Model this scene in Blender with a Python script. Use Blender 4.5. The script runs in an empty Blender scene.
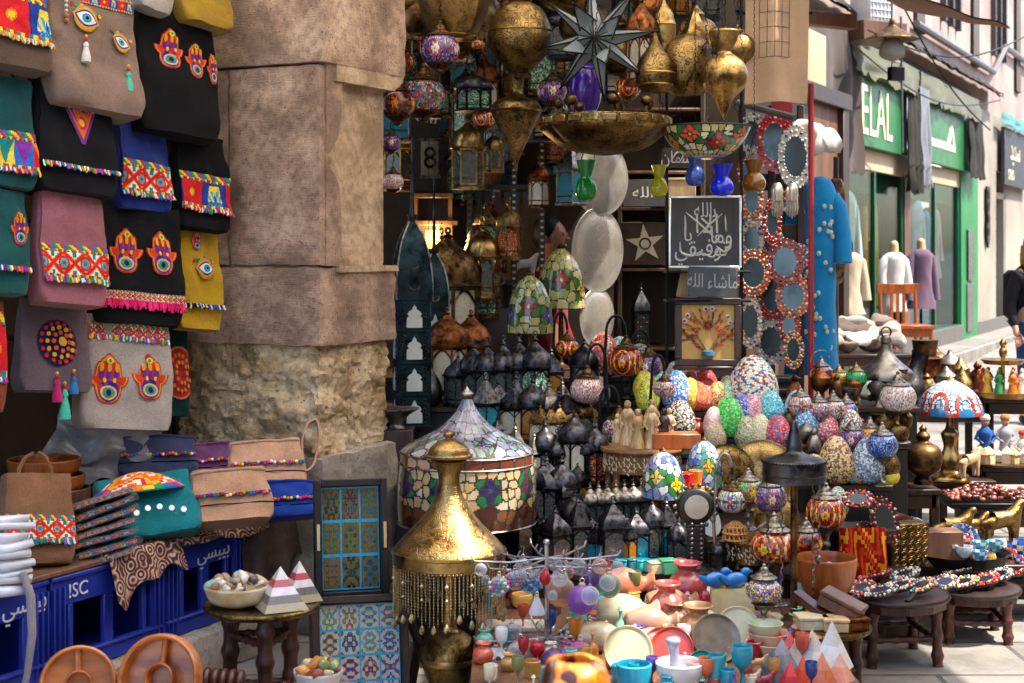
import bpy, math, random
import numpy as np
from mathutils import Vector as V, Matrix, noise
R = random.Random(11)
NR = np.random.RandomState(5)
F, HZ, CX, H = 1500.0, 250.0, 512.0, 1.7
sc = bpy.context.scene
COL = sc.collection
PI = math.pi
rad = math.radians
def P(px, py, Y):
 return V(((px - CX) * Y / F, Y, H - (py - HZ) * Y / F))
def lin(h):
 if not isinstance(h, str): return tuple(h)
 h = h.lstrip('#'); o = []
 for i in (0, 2, 4):
  c = int(h[i:i+2], 16) / 255
  o.append(c / 12.92 if c <= .04045 else ((c + .055) / 1.055) ** 2.4)
 return tuple(o)
def sm(pts, k=4):
 """Catmull-Rom through (r, z) points; a third element marks a corner."""
 segs, cur = [], []
 for i, p in enumerate(pts):
  cur.append(p[:2])
  if len(p) > 2 and i not in (0, len(pts) - 1):
   segs.append(cur); cur = [p[:2]]
 segs.append(cur)
 out = []
 for s in segs:
  n = len(s)
  for i in range(n - 1):
   p0, p1, p2, p3 = s[max(i-1, 0)], s[i], s[i+1], s[min(i+2, n-1)]
   for j in range(k):
    t = j / k
    q = [0.5 * (2*b + (c-a)*t + (2*a-5*b+4*c-d)*t*t + (3*b-a-3*c+d)*t**3) for a, b, c, d in zip(p0, p1, p2, p3)]
    q[0] = max(q[0], 0); out.append(tuple(q))
  if s is not segs[-1]: out.append(s[-1])
 out.append(segs[-1][-1])
 return out
class MB:
 def __init__(s): s.v, s.f, s.m, s.c = [], [], [], []
 def add(s, vs, fs, m=0, c=None, M=None):
  b = len(s.v)
  if M is not None: vs = [M @ V(p) for p in vs]
  s.v += [tuple(p) for p in vs]
  s.f += [[b + i for i in f] for f in fs]
  s.m += [m] * len(fs)
  if c is None: s.c += [None] * len(fs)
  elif isinstance(c, list): s.c += c
  else: s.c += [c] * len(fs)
  return s
 def box(s, c, d, m=0, ch=.003, M=None, col=None):
  hx, hy, hz = d[0]/2, d[1]/2, d[2]/2
  ch = min(ch, hx*.45, hy*.45, hz*.45)
  vs, idx = [], {}
  for sx in (-1, 1):
   for sy in (-1, 1):
    for sz in (-1, 1):
     for a in range(3):
      p = [sx*hx, sy*hy, sz*hz]
      for b in range(3):
       if b != a: p[b] -= (sx, sy, sz)[b] * ch
      idx[(sx, sy, sz, a)] = len(vs); vs.append(p)
  fs = []
  sg = (-1, 1)
  def q(l, n):
   pts = [V(vs[i]) for i in l]
   nn = (pts[1]-pts[0]).cross(pts[2]-pts[0])
   fs.append(l if nn.dot(V(n)) > 0 else l[::-1])
  for a in range(3):
   b, d_ = (a+1) % 3, (a+2) % 3
   for sa in sg:
    l = []
    for sb, sd in ((-1, -1), (1, -1), (1, 1), (-1, 1)):
     k = [0, 0, 0]; k[a], k[b], k[d_] = sa, sb, sd
     l.append(idx[(*k, a)])
    n = [0, 0, 0]; n[a] = sa; q(l, n)
   for sb in sg:
    for sd in sg:
     k1 = [0, 0, 0]; k1[a], k1[b], k1[d_] = -1, sb, sd
     k2 = list(k1); k2[a] = 1
     l = [idx[(*k1, b)], idx[(*k2, b)], idx[(*k2, d_)], idx[(*k1, d_)]]
     n = [0, 0, 0]; n[b], n[d_] = sb, sd; q(l, n)
  for sx in sg:
   for sy in sg:
    for sz in sg:
     q([idx[(sx, sy, sz, a)] for a in range(3)], (sx, sy, sz))
  T = Matrix.Translation(V(c))
  return s.add(vs, fs, m, col, (M @ T) if M is not None else T)
 def lathe(s, prof, n=24, c=(0, 0, 0), m=0, M=None, colfn=None, rf=None, cap=True, ph=0.0, mfn=None):
  vs, fs, cs = [], [], []
  k = len(prof)
  for (r, z) in prof:
   for i in range(n):
    a = 2*PI*i/n + ph
    rr = r * (rf(i/n, z) if rf else 1)
    vs.append((rr*math.cos(a), rr*math.sin(a), z))
  for j in range(k-1):
   for i in range(n):
    i2 = (i+1) % n
    fs.append([j*n+i, j*n+i2, (j+1)*n+i2, (j+1)*n+i])
    if colfn is not None: cs.append(tuple(colfn[j][i]))
  if cap:
   if prof[0][0] > 1e-5: fs.append(list(range(n))[::-1]); cs.append((.02, .02, .02))
   if prof[-1][0] > 1e-5: fs.append([(k-1)*n+i for i in range(n)]); cs.append((.02, .02, .02))
  T = Matrix.Translation(V(c))
  return s.add(vs, fs, m, cs if colfn is not None else None, (M @ T) if M is not None else T)
 def tube(s, pts, r, n=8, m=0, M=None, col=None, cap=True):
  pts = [V(p) for p in pts]
  k = len(pts)
  rs = r if isinstance(r, (list, tuple)) else [r]*k
  t0 = (pts[1]-pts[0]).normalized()
  up = V((0, 0, 1)) if abs(t0.z) < .9 else V((1, 0, 0))
  a = t0.cross(up).normalized()
  vs, fs = [], []
  for i, p in enumerate(pts):
   t = (pts[min(i+1, k-1)] - pts[max(i-1, 0)])
   t = t.normalized() if t.length > 1e-9 else t0
   a = (a - t*a.dot(t)); a = a.normalized() if a.length > 1e-6 else t.orthogonal().normalized()
   b = t.cross(a)
   for j in range(n):
    w = 2*PI*j/n
    vs.append(p + (a*math.cos(w) + b*math.sin(w)) * rs[i])
  for i in range(k-1):
   for j in range(n):
    j2 = (j+1) % n
    fs.append([i*n+j, i*n+j2, (i+1)*n+j2, (i+1)*n+j])
  if cap:
   fs.append(list(range(n))[::-1]); fs.append([(k-1)*n+j for j in range(n)])
  return s.add(vs, fs, m, col, M)
 def prism(s, poly, z0, z1, m=0, M=None, col=None, cap0=True):
  ar = sum(poly[i][0]*poly[(i+1) % len(poly)][1] - poly[(i+1) % len(poly)][0]*poly[i][1] for i in range(len(poly)))
  if ar < 0: poly = poly[::-1]
  n = len(poly)
  vs = [(x, y, z0) for x, y in poly] + [(x, y, z1) for x, y in poly]
  fs = [[i, (i+1) % n, n+(i+1) % n, n+i] for i in range(n)] + [[n+i for i in range(n)]]
  if cap0: fs.append(list(range(n))[::-1])
  return s.add(vs, fs, m, col, M)
 def grid(s, fn, nu, nv, m=0, cols=None, M=None, flip=False, wrap=False):
  vs = [fn(i/nu, j/nv) for j in range(nv+1) for i in range(nu+1)]
  fs, cs = [], []
  w = nu+1
  for j in range(nv):
   for i in range(nu):
    f = [j*w+i, j*w+i+1, (j+1)*w+i+1, (j+1)*w+i]
    fs.append(f[::-1] if flip else f)
    if cols is not None: cs.append(tuple(cols[j][i]))
  return s.add(vs, fs, m, cs if cols is not None else None, M)
 def ball(s, c, r, n=16, k=10, m=0, sx=(1, 1, 1), M=None, col=None):
  prof = [(max(math.sin(PI*j/k), 0)*1.0, -math.cos(PI*j/k)) for j in range(k+1)]
  prof[0] = (0, -1); prof[-1] = (0, 1)
  vs, fs = [], []
  vs.append((0, 0, -1))
  for j in range(1, k):
   for i in range(n):
    a = 2*PI*i/n
    vs.append((prof[j][0]*math.cos(a), prof[j][0]*math.sin(a), prof[j][1]))
  vs.append((0, 0, 1))
  for i in range(n):
   fs.append([0, 1+(i+1) % n, 1+i])
  for j in range(k-2):
   for i in range(n):
    fs.append([1+j*n+i, 1+j*n+(i+1) % n, 1+(j+1)*n+(i+1) % n, 1+(j+1)*n+i])
  L = len(vs)-1
  for i in range(n):
   fs.append([L, 1+(k-2)*n+i, 1+(k-2)*n+(i+1) % n])
  vs = [(c[0]+p[0]*r*sx[0], c[1]+p[1]*r*sx[1], c[2]+p[2]*r*sx[2]) for p in vs]
  return s.add(vs, fs, m, col, M)
 def jitter(s, amp, freq=8, seed=0):
  o = V((seed*7.3, seed*3.1, seed*1.7))
  s.v = [tuple(V(p) + noise.noise_vector(V(p)*freq + o) * amp) for p in s.v]
  return s
 def mesh(s, name, mats, sharp=38, smooth=True):
  me = bpy.data.meshes.new(name)
  me.from_pydata(s.v, [], s.f)
  for m in mats: me.materials.append(m)
  me.polygons.foreach_set('material_index', s.m)
  if any(c is not None for c in s.c):
   a = me.attributes.new('Col', 'FLOAT_COLOR', 'FACE')
   arr = np.ones((len(s.c), 4), np.float32)
   for i, c in enumerate(s.c):
    if c is not None: arr[i, :3] = c[:3]
   a.data.foreach_set('color', arr.ravel())
  me.update()
  if smooth:
   me.shade_smooth()
   if sharp: me.set_sharp_from_angle(angle=rad(sharp))
  return me
 def build(s, name, mats, parent=None, loc=(0, 0, 0), rot=None, **kw):
  if not isinstance(mats, (list, tuple)): mats = [mats]
  return link(name, s.mesh(name, mats, **kw), parent, loc, rot)
def link(name, me, parent=None, loc=(0, 0, 0), rot=None, scale=None):
 o = bpy.data.objects.new(name, me)
 COL.objects.link(o)
 o.parent = parent
 o.location = loc
 if rot is not None:
  if isinstance(rot, (int, float)): o.rotation_euler = (0, 0, rot)
  else: o.rotation_euler = rot
 if scale is not None: o.scale = (scale,)*3 if isinstance(scale, (int, float)) else scale
 return o
USED = {}
def tag(o, label=None, cat=None, group=None, kind=None):
 if label:
  o['label'] = label
  n = len(label.split())
  if not 4 <= n <= 16: print('LABEL LENGTH', n, label)
  if label in USED: print('DUP LABEL', label)
  USED[label] = 1
 if cat: o['category'] = cat
 if group: o['group'] = group
 if kind: o['kind'] = kind
 return o
def th(name, label, cat, loc=(0, 0, 0), rot=None, group=None, scale=None):
 o = link(name, None, None, loc, rot, scale)
 o.empty_display_size = .05
 return tag(o, label, cat, group)
def inst(proto, name, label, cat, loc, rot=None, scale=1, group=None, mm=None):
 """proto: list of (part, mesh, parent index or -1); mm: {part: material for slot 0}"""
 r = th(name, label, cat, loc, rot, group, scale)
 os = []
 for pn, me, pi in proto:
  o = link(pn, me, r if pi < 0 else os[pi])
  if mm and pn in mm:
   o.material_slots[0].link = 'OBJECT'
   o.material_slots[0].material = mm[pn]
  os.append(o)
 return r
CACHE = {}
def cached(key, fn):
 if key not in CACHE: CACHE[key] = fn()
 return CACHE[key]
def Rz(a): return Matrix.Rotation(a, 4, 'Z')
def Rx(a): return Matrix.Rotation(a, 4, 'X')
def Ry(a): return Matrix.Rotation(a, 4, 'Y')
def T(x, y=0, z=0): return Matrix.Translation(V((x, y, z)) if not isinstance(x, (V, tuple, list)) else V(x))
def nmat(name):
 m = bpy.data.materials.new(name); m.use_nodes = True
 nt = m.node_tree
 return m, nt, nt.nodes['Principled BSDF']
def nd(nt, typ, ins=None, **pr):
 n = nt.nodes.new(typ)
 for k, v_ in pr.items(): setattr(n, k, v_)
 for k, v_ in (ins or {}).items():
  if isinstance(v_, bpy.types.NodeSocket): nt.links.new(v_, n.inputs[k])
  else: n.inputs[k].default_value = v_
 return n
def rgba(c): c = lin(c); return (c[0], c[1], c[2], 1)
def coords(nt, rnd=True, scale=(1, 1, 1)):
 tc = nd(nt, 'ShaderNodeTexCoord')
 if not rnd: return tc.outputs['Object']
 oi = nd(nt, 'ShaderNodeObjectInfo')
 mu = nd(nt, 'ShaderNodeMath', {0: oi.outputs['Random'], 1: 37.0}, operation='MULTIPLY')
 ad = nd(nt, 'ShaderNodeVectorMath', {0: tc.outputs['Object'], 1: mu.outputs[0]}, operation='ADD')
 if scale != (1, 1, 1):
  ad = nd(nt, 'ShaderNodeVectorMath', {0: ad.outputs[0], 1: scale}, operation='MULTIPLY')
 return ad.outputs[0]
def nz(nt, co, scale, detail=4, rough=.6):
 return nd(nt, 'ShaderNodeTexNoise', {'Vector': co, 'Scale': scale, 'Detail': detail, 'Roughness': rough}).outputs['Fac']
def ramp(nt, fac, stops, interp='LINEAR'):
 r = nd(nt, 'ShaderNodeValToRGB', {0: fac}); e = r.color_ramp; e.interpolation = interp
 while len(e.elements) < len(stops): e.elements.new(.5)
 for i, (p, c) in enumerate(stops):
  e.elements[i].position = p; e.elements[i].color = rgba(c)
 return r.outputs[0]
def mix(nt, fac, a, b, typ='MIX'):
 n = nd(nt, 'ShaderNodeMix', None, data_type='RGBA', blend_type=typ)
 for s_, v_ in ((n.inputs[0], fac), (n.inputs[6], a), (n.inputs[7], b)):
  if isinstance(v_, bpy.types.NodeSocket): nt.links.new(v_, s_)
  elif s_ is n.inputs[0]: s_.default_value = v_
  else: s_.default_value = rgba(v_)
 return n.outputs[2]
def bump(nt, bs, h, strength=.3, dist=.004):
 b = nd(nt, 'ShaderNodeBump', {'Height': h, 'Strength': strength, 'Distance': dist})
 nt.links.new(b.outputs[0], bs.inputs['Normal'])
def L(nt, a, b): nt.links.new(a, b)
def dark(c, k): c = lin(c); return tuple(x*k for x in c)
def plain(name, c, rough=.5, metal=0, var=.35, scale=18, bmp=.15, bscale=60, coat=0, sub=0, trans=0, ior=1.45, c2=None):
 m, nt, bs = nmat(name)
 co = coords(nt)
 f = nz(nt, co, scale, 5)
 c2 = c2 if c2 else dark(c, 1-var)
 L(nt, ramp(nt, f, [(.3, c2), (.68, c)]), bs.inputs['Base Color'])
 bs.inputs['Metallic'].default_value = metal
 rr = nd(nt, 'ShaderNodeMapRange', {0: nz(nt, co, scale*2.3, 3), 3: max(rough-.12, .03), 4: min(rough+.15, 1)})
 L(nt, rr.outputs[0], bs.inputs['Roughness'])
 if bmp: bump(nt, bs, nz(nt, co, bscale, 5), bmp)
 bs.inputs['Coat Weight'].default_value = coat
 bs.inputs['Transmission Weight'].default_value = trans
 if sub:
  bs.inputs['Subsurface Weight'].default_value = sub
  bs.inputs['Subsurface Radius'].default_value = (.02, .015, .008)
 return m
def metal(name, c, tarn='1d1409', rough=.3, amt=.5, scale=14, eng=0, escale=55, bmp=.1):
 m, nt, bs = nmat(name)
 co = coords(nt)
 f = nz(nt, co, scale, 6, .65)
 col = ramp(nt, f, [(.36, tarn), (.36+.28*amt, mixc(tarn, c, .6)), (.75, c)])
 bs.inputs['Metallic'].default_value = 1
 h = nz(nt, co, 90, 4)
 if eng:
  def lines(sc_, k):
   q = nd(nt, 'ShaderNodeMath', {0: nz(nt, co, sc_, 1, .4), 1: k}, operation='MULTIPLY')
   q = nd(nt, 'ShaderNodeMath', {0: nd(nt, 'ShaderNodeMath', {0: q.outputs[0]}, operation='SINE').outputs[0]}, operation='ABSOLUTE')
   return nd(nt, 'ShaderNodeMapRange', {0: q.outputs[0], 1: .1, 2: .5}).outputs[0]
  v2 = nd(nt, 'ShaderNodeTexVoronoi', {'Vector': co, 'Scale': escale*1.6, 'Randomness': .5}, feature='F1')
  dt = nd(nt, 'ShaderNodeMapRange', {0: v2.outputs['Distance'], 1: .15, 2: .32}).outputs[0]
  e2 = nd(nt, 'ShaderNodeMath', {0: lines(escale*.35, 34.0), 1: dt}, operation='MULTIPLY')
  col = mix(nt, nd(nt, 'ShaderNodeMapRange', {0: e2.outputs[0], 3: eng, 4: 0.0}).outputs[0], col, tarn)
  h = nd(nt, 'ShaderNodeMath', {0: h, 1: e2.outputs[0]}, operation='ADD').outputs[0]
  bmp = max(bmp, .35)
 L(nt, col, bs.inputs['Base Color'])
 rr = nd(nt, 'ShaderNodeMapRange', {0: f, 3: min(rough+.28, 1), 4: max(rough-.08, .05)})
 L(nt, rr.outputs[0], bs.inputs['Roughness'])
 bump(nt, bs, h, bmp, .003)
 return m
def mixc(a, b, t): a, b = lin(a), lin(b); return tuple(x*(1-t)+y*t for x, y in zip(a, b))
def fabric(name, c, var=.3, scale=10, weave=330, rough=.9, bmp=.6, c2=None):
 m, nt, bs = nmat(name)
 co = coords(nt)
 f = nz(nt, co, scale, 4)
 f2 = nz(nt, co, weave, 2)
 c2 = c2 or dark(c, 1-var)
 base = ramp(nt, f, [(.3, c2), (.7, c)])
 L(nt, mix(nt, nd(nt, 'ShaderNodeMapRange', {0: f2, 1: .35, 2: .7, 3: 0.0, 4: .6}).outputs[0], base, dark(c, .45)), bs.inputs['Base Color'])
 bs.inputs['Roughness'].default_value = rough
 bs.inputs['Specular IOR Level'].default_value = .15
 bs.inputs['Sheen Weight'].default_value = .15 if max(lin(c)) > .05 else .02
 h = nd(nt, 'ShaderNodeMath', {0: f2, 1: nz(nt, co, 45, 3)}, operation='ADD').outputs[0]
 bump(nt, bs, h, bmp, .003)
 return m
def vcol(name, rough=.35, bmp=.1, bscale=200, metal=0, coat=0, spec=.5, trans=0):
 m, nt, bs = nmat(name)
 at = nd(nt, 'ShaderNodeAttribute', None, attribute_name='Col')
 co = coords(nt)
 f = nz(nt, co, 60, 4)
 L(nt, mix(nt, nd(nt, 'ShaderNodeMapRange', {0: f, 1: .3, 2: .7, 3: .3, 4: 0.0}).outputs[0], at.outputs['Color'], '1a1612'), bs.inputs['Base Color'])
 bs.inputs['Roughness'].default_value = rough
 bs.inputs['Specular IOR Level'].default_value = spec
 bs.inputs['Metallic'].default_value = metal
 bs.inputs['Coat Weight'].default_value = coat
 bs.inputs['Transmission Weight'].default_value = trans
 if bmp: bump(nt, bs, nz(nt, co, bscale, 3), bmp, .003)
 return m
def mosaic(name, pal, scale=95, grout='8a7d68', rough=.25, gw=.035, coat=.4):
 m, nt, bs = nmat(name)
 co = coords(nt)
 vo = nd(nt, 'ShaderNodeTexVoronoi', {'Vector': co, 'Scale': scale}, feature='F1')
 ve = nd(nt, 'ShaderNodeTexVoronoi', {'Vector': co, 'Scale': scale}, feature='DISTANCE_TO_EDGE')
 sp = nd(nt, 'ShaderNodeSeparateColor', {0: vo.outputs['Color']})
 n = len(pal)
 col = ramp(nt, sp.outputs[0], [(i/n, c) for i, c in enumerate(pal)], 'CONSTANT')
 g = nd(nt, 'ShaderNodeMapRange', {0: ve.outputs['Distance'], 1: gw, 2: gw*1.8, 3: 1.0, 4: 0.0})
 L(nt, mix(nt, g.outputs[0], col, grout), bs.inputs['Base Color'])
 L(nt, nd(nt, 'ShaderNodeMapRange', {0: sp.outputs[1], 3: max(.06, rough-.15), 4: rough+.2}).outputs[0], bs.inputs['Roughness'])
 bs.inputs['Coat Weight'].default_value = coat
 ad = nd(nt, 'ShaderNodeMath', {0: nd(nt, 'ShaderNodeMapRange', {0: ve.outputs['Distance'], 1: 0.0, 2: .2}).outputs[0], 1: sp.outputs[2]}, operation='ADD')
 bump(nt, bs, ad.outputs[0], .5, .004)
 return m
def glass(name, c, alpha=.5, rough=.05, edge=.5, tint=None):
 """thin blown glass: see-through body with a clear sheen"""
 m = bpy.data.materials.new(name); m.use_nodes = True
 nt = m.node_tree; nt.nodes.clear()
 tr = nd(nt, 'ShaderNodeBsdfTransparent', {0: rgba(tint or mixc(c, 'ffffff', .15))})
 pr = nd(nt, 'ShaderNodeBsdfPrincipled', {'Base Color': rgba(c), 'Roughness': rough, 'Coat Weight': .5})
 lw = nd(nt, 'ShaderNodeLayerWeight', {0: .35})
 fc = nd(nt, 'ShaderNodeMapRange', {0: lw.outputs['Facing'], 3: alpha, 4: min(alpha+edge, 1)})
 mx = nd(nt, 'ShaderNodeMixShader', {0: fc.outputs[0], 1: tr.outputs[0], 2: pr.outputs[0]})
 o = nd(nt, 'ShaderNodeOutputMaterial', {0: mx.outputs[0]})
 return m
def wood(name, c, c2, scale=6, rough=.45, axis='Z', coat=.1):
 m, nt, bs = nmat(name)
 s = {'X': (.12, 1, 1), 'Y': (1, .12, 1), 'Z': (1, 1, .12)}[axis]
 co = coords(nt, True, s)
 f = nz(nt, co, scale*9, 7, .65)
 f2 = nz(nt, co, scale*1.5, 3)
 a = nd(nt, 'ShaderNodeMath', {0: f, 1: f2}, operation='ADD')
 h = nd(nt, 'ShaderNodeMath', {0: a.outputs[0], 1: .5}, operation='MULTIPLY').outputs[0]
 L(nt, ramp(nt, h, [(.36, c2), (.62, c)]), bs.inputs['Base Color'])
 bs.inputs['Roughness'].default_value = rough
 bs.inputs['Coat Weight'].default_value = coat
 bs.inputs['Coat Roughness'].default_value = .3
 bump(nt, bs, f, .2, .003)
 return m
M = {}
M['brass'] = metal('brass', 'c9a566', '4a3216', .27, .6, 9, .5, 60)
M['brass_plain'] = metal('brass_plain', 'c2a064', '4a3418', .24, .5, 12)
M['old_brass'] = metal('old_brass', 'b0905a', '33220f', .32, .7, 10, .85, 48)
M['copper'] = metal('copper', 'b06a3c', '2c160b', .34, .7, 12, .4, 40)
M['bronze'] = metal('bronze', '8a6a44', '22160c', .36, .7, 12)
M['pewter'] = metal('pewter', 'aaa296', '2e2a26', .34, .6, 12)
M['silver'] = metal('silver', 'e8e2d6', 'b5ad9e', .2, .4, 4, 0, 30)
M['silver'].node_tree.nodes['Principled BSDF'].inputs['Metallic'].default_value = .82
M['pale_brass'] = metal('pale_brass', 'dcc592', '6a5330', .32, .4, 20)
M['tin'] = metal('tin', '646367', '141416', .30, .6, 10)
M['tin_dark'] = metal('tin_dark', '403f42', '101012', .36, .6, 10)
M['iron'] = plain('iron', '17161a', .42, .6, .4, 20, .15)
M['teal_tin'] = metal('teal_tin', '34464c', '0c1214', .4, .6, 10)
M['wire'] = metal('wire', 'c8c6c8', '77757a', .3, .5, 20)
M['paint'] = vcol('paint', .28, .15, 160, coat=.35)
M['paint_glass'] = vcol('paint_glass', .14, .2, 120, coat=.6)
M['paint_cloth'] = vcol('paint_cloth', .95, .6, 260, spec=.1)
M['paint_matte'] = vcol('paint_matte', .6, .25, 120)
M['paint_lantern'] = vcol('paint_lantern', .3, .3, 150, metal=.0)
M['dark_wood'] = wood('dark_wood', '3d2114', '150a06', 6)
M['red_wood'] = wood('red_wood', '5a2a1a', '2a100a', 6)
M['brown_wood'] = wood('brown_wood', '7a5136', '3e2617', 5, .6)
M['black_wood'] = wood('black_wood', '1c1613', '0a0807', 6)
M['gold_wood'] = wood('gold_wood', '8a6033', '4a2c14', 6)
M['olive_wood'] = wood('olive_wood', 'c9793a', '7d3d17', 4, .35, 'X', .3)
M['orange_wood'] = wood('orange_wood', 'b05f26', '6f310f', 5, .35)
M['pale_wood'] = wood('pale_wood', 'd8b88a', 'a98457', 5, .5)
TH = rad(27)
U = V((math.sin(TH), math.cos(TH), 0)); VV = V((math.cos(TH), -math.sin(TH), 0))
A0 = V((-.845, 6.6, 0))
def frame(o):
 m = Matrix.Identity(4)
 for i in range(3):
  m[i][0] = U[i]; m[i][1] = -VV[i]; m[i][3] = V(o)[i]
 return m
MW = frame(A0)                # x along the street, y into the shop, z up
FA = -(PI/2 - TH)             # not used for scale; heading helper
HEAD = PI/2 - TH              # rotation that turns local x onto U
def gz(Y): return max(0.0, (Y - 11) * .0269)
def rough_box(x0, x1, y0, y1, z0, z1, res=.03, r=.012, amp=.004, freq=14, seed=0, amp2=0, freq2=40):
 mb = MB()
 lo, hi = V((x0, y0, z0)), V((x1, y1, z1))
 off = V((seed*3.7, seed*1.9, seed*5.3))
 def fix(p):
  q = V([min(max(p[i], lo[i]+r), hi[i]-r) for i in range(3)])
  d = p - q
  n = d.normalized() if d.length > 1e-9 else V((0, 0, 0))
  q = q + n * r
  dd = noise.fractal(p*freq + off, .7, 2.1, 5) * amp
  if amp2: dd += abs(noise.noise(p*freq2 + off)) * -amp2
  return q + n * dd
 for ax in range(3):
  b, c = (ax+1) % 3, (ax+2) % 3
  nb = max(2, int((hi[b]-lo[b])/res)); nc = max(2, int((hi[c]-lo[c])/res))
  for sd in (0, 1):
   def fn(u, w):
    p = V((0, 0, 0)); p[ax] = hi[ax] if sd else lo[ax]
    p[b] = lo[b] + (hi[b]-lo[b])*u; p[c] = lo[c] + (hi[c]-lo[c])*w
    return fix(p)
   mb.grid(fn, nb, nc, flip=not sd)
 return mb
def stone_mat(name, c, c2, c3, bs_=.5, tool=1):
 m, nt, bs = nmat(name)
 co = coords(nt, False)
 f = nz(nt, co, 3.2, 7, .62); f2 = nz(nt, co, 26, 6, .7)
 col = ramp(nt, f, [(.3, dark(c2, .8)), (.42, c2), (.52, c), (.66, c3)])
 col = mix(nt, nd(nt, 'ShaderNodeMapRange', {0: f2, 1: .45, 2: .72, 3: 0.0, 4: .75}).outputs[0], col, dark(c2, .55))
 pits = nd(nt, 'ShaderNodeTexVoronoi', {'Vector': co, 'Scale': 48.0}, feature='F1')
 pm = nd(nt, 'ShaderNodeMapRange', {0: pits.outputs['Distance'], 1: .1, 2: .22, 3: 0.0, 4: 1.0})
 pf = nz(nt, co, 9, 3)
 pk = nd(nt, 'ShaderNodeMapRange', {0: pf, 1: .44, 2: .56, 3: 1.0, 4: 0.0})
 pp = nd(nt, 'ShaderNodeMath', {0: pm.outputs[0], 1: pk.outputs[0]}, operation='MAXIMUM')
 col = mix(nt, pp.outputs[0], dark(c2, .4), col)
 L(nt, col, bs.inputs['Base Color'])
 bs.inputs['Roughness'].default_value = .92
 mp = nd(nt, 'ShaderNodeMapping', {'Vector': co, 'Scale': (14, 14, 150)})
 ch = nz(nt, mp.outputs[0], 1.0, 4, .7)
 mp2 = nd(nt, 'ShaderNodeMapping', {'Vector': co, 'Scale': (120, 120, 10)})
 ch2 = nz(nt, mp2.outputs[0], 1.0, 3, .7)
 h = nd(nt, 'ShaderNodeMath', {0: ch, 1: ch2}, operation='ADD')
 h = nd(nt, 'ShaderNodeMath', {0: h.outputs[0], 1: float(tool)}, operation='MULTIPLY')
 h = nd(nt, 'ShaderNodeMath', {0: h.outputs[0], 1: f2}, operation='ADD')
 h = nd(nt, 'ShaderNodeMath', {0: h.outputs[0], 1: pp.outputs[0]}, operation='ADD')
 bump(nt, bs, h.outputs[0], bs_, .012)
 return m
M['stone'] = stone_mat('stone', 'b4937c', '8e725f', 'cbad95')
M['stone_tan'] = stone_mat('stone_tan', 'bc9f80', '9c8064', 'ceb496', .3)
M['rubble'] = stone_mat('rubble', 'cdb08a', 'a58860', 'dcc6a2', .9, 0)
M['plinth_stone'] = stone_mat('plinth_stone', '9a8d7e', '776a5e', 'aea294', .5, .2)
M['paving'] = None
def paving_mat():
 m, nt, bs = nmat('paving')
 co = coords(nt, False)
 br = nd(nt, 'ShaderNodeTexBrick', {'Vector': co, 'Scale': 1.0, 'Mortar Size': .012, 'Brick Width': .85, 'Row Height': .5, 'Color1': rgba('8f8a82'), 'Color2': rgba('77726b'), 'Mortar': rgba('4a4540')})
 f = nz(nt, co, 3, 7, .65)
 col = mix(nt, nd(nt, 'ShaderNodeMapRange', {0: f, 1: .42, 2: .66, 3: 0.0, 4: .75}).outputs[0], br.outputs['Color'], '5f5a54')
 L(nt, col, bs.inputs['Base Color'])
 bs.inputs['Roughness'].default_value = .6
 h = nd(nt, 'ShaderNodeMath', {0: f, 1: br.outputs['Fac']}, operation='SUBTRACT')
 bump(nt, bs, h.outputs[0], .5, .02)
 return m
M['paving'] = paving_mat()
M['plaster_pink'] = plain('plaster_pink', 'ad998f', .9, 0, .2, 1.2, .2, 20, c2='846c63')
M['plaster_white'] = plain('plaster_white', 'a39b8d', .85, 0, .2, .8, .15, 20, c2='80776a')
M['plaster_beige'] = plain('plaster_beige', 'c0a988', .9, 0, .3, .8, .2, 15)
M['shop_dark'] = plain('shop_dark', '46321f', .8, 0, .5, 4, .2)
M['shop_brown'] = wood('shop_brown', '4e3826', '2a1c12', 2, .7)
M['green_paint'] = plain('green_paint', '1a8046', .45, 0, .3, 3, .1)
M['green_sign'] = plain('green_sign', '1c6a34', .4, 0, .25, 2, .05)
M['green_dark'] = plain('green_dark', '0f5a34', .4, 0, .3, 3, .05)
M['cream_letter'] = plain('cream_letter', 'e3dcb4', .6, 0, .15, 20, 0)
M['valance'] = fabric('valance', '65664f', .35, 4, 200)
M['rag_dark'] = fabric('rag_dark', '3e3a34', .5, 5, 200)
M['rag_grey'] = fabric('rag_grey', '7d8288', .4, 5, 200)
M['rag_brown'] = fabric('rag_brown', '4b3a30', .5, 4, 200)
M['awning_brown'] = fabric('awning_brown', '8a6049', .3, 3, 200)
M['window_dark'] = plain('window_dark', '3b312c', .25, 0, .3, 3, 0)
M['window_frame'] = plain('window_frame', '4a3a34', .5, 0, .3, 6, .1)
M['pipe_grey'] = plain('pipe_grey', '6e6a68', .5, .3, .3, 6, .1)
M['white_metal'] = plain('white_metal', 'cfcdc8', .5, 0, .2, 6, .1)
M['black_sign'] = plain('black_sign', '2b2a31', .5, 0, .3, 4, .1)
M['aqua'] = fabric('aqua', '4a918c', .3, 4, 200)
M['pane'] = glass('pane', '0c1012', .05, .03, .25, 'e4eeec')
def ground():
 mb = MB()
 ys = [-12, -4, 0, 4, 8, 11, 14, 18, 24, 40, 80, 200]
 xs = [-60, -20, -6, 0, 6, 12, 20, 40, 140]
 for j in range(len(ys)-1):
  for i in range(len(xs)-1):
   q = [(xs[i], ys[j]), (xs[i+1], ys[j]), (xs[i+1], ys[j+1]), (xs[i], ys[j+1])]
   mb.add([(x, y, min(gz(y), 1.2)) for x, y in q], [[0, 1, 2, 3]])
 tag(mb.build('ground', M['paving'], smooth=False), 'pale worn stone paving of the market street', 'ground', kind='structure')
ground()
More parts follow.
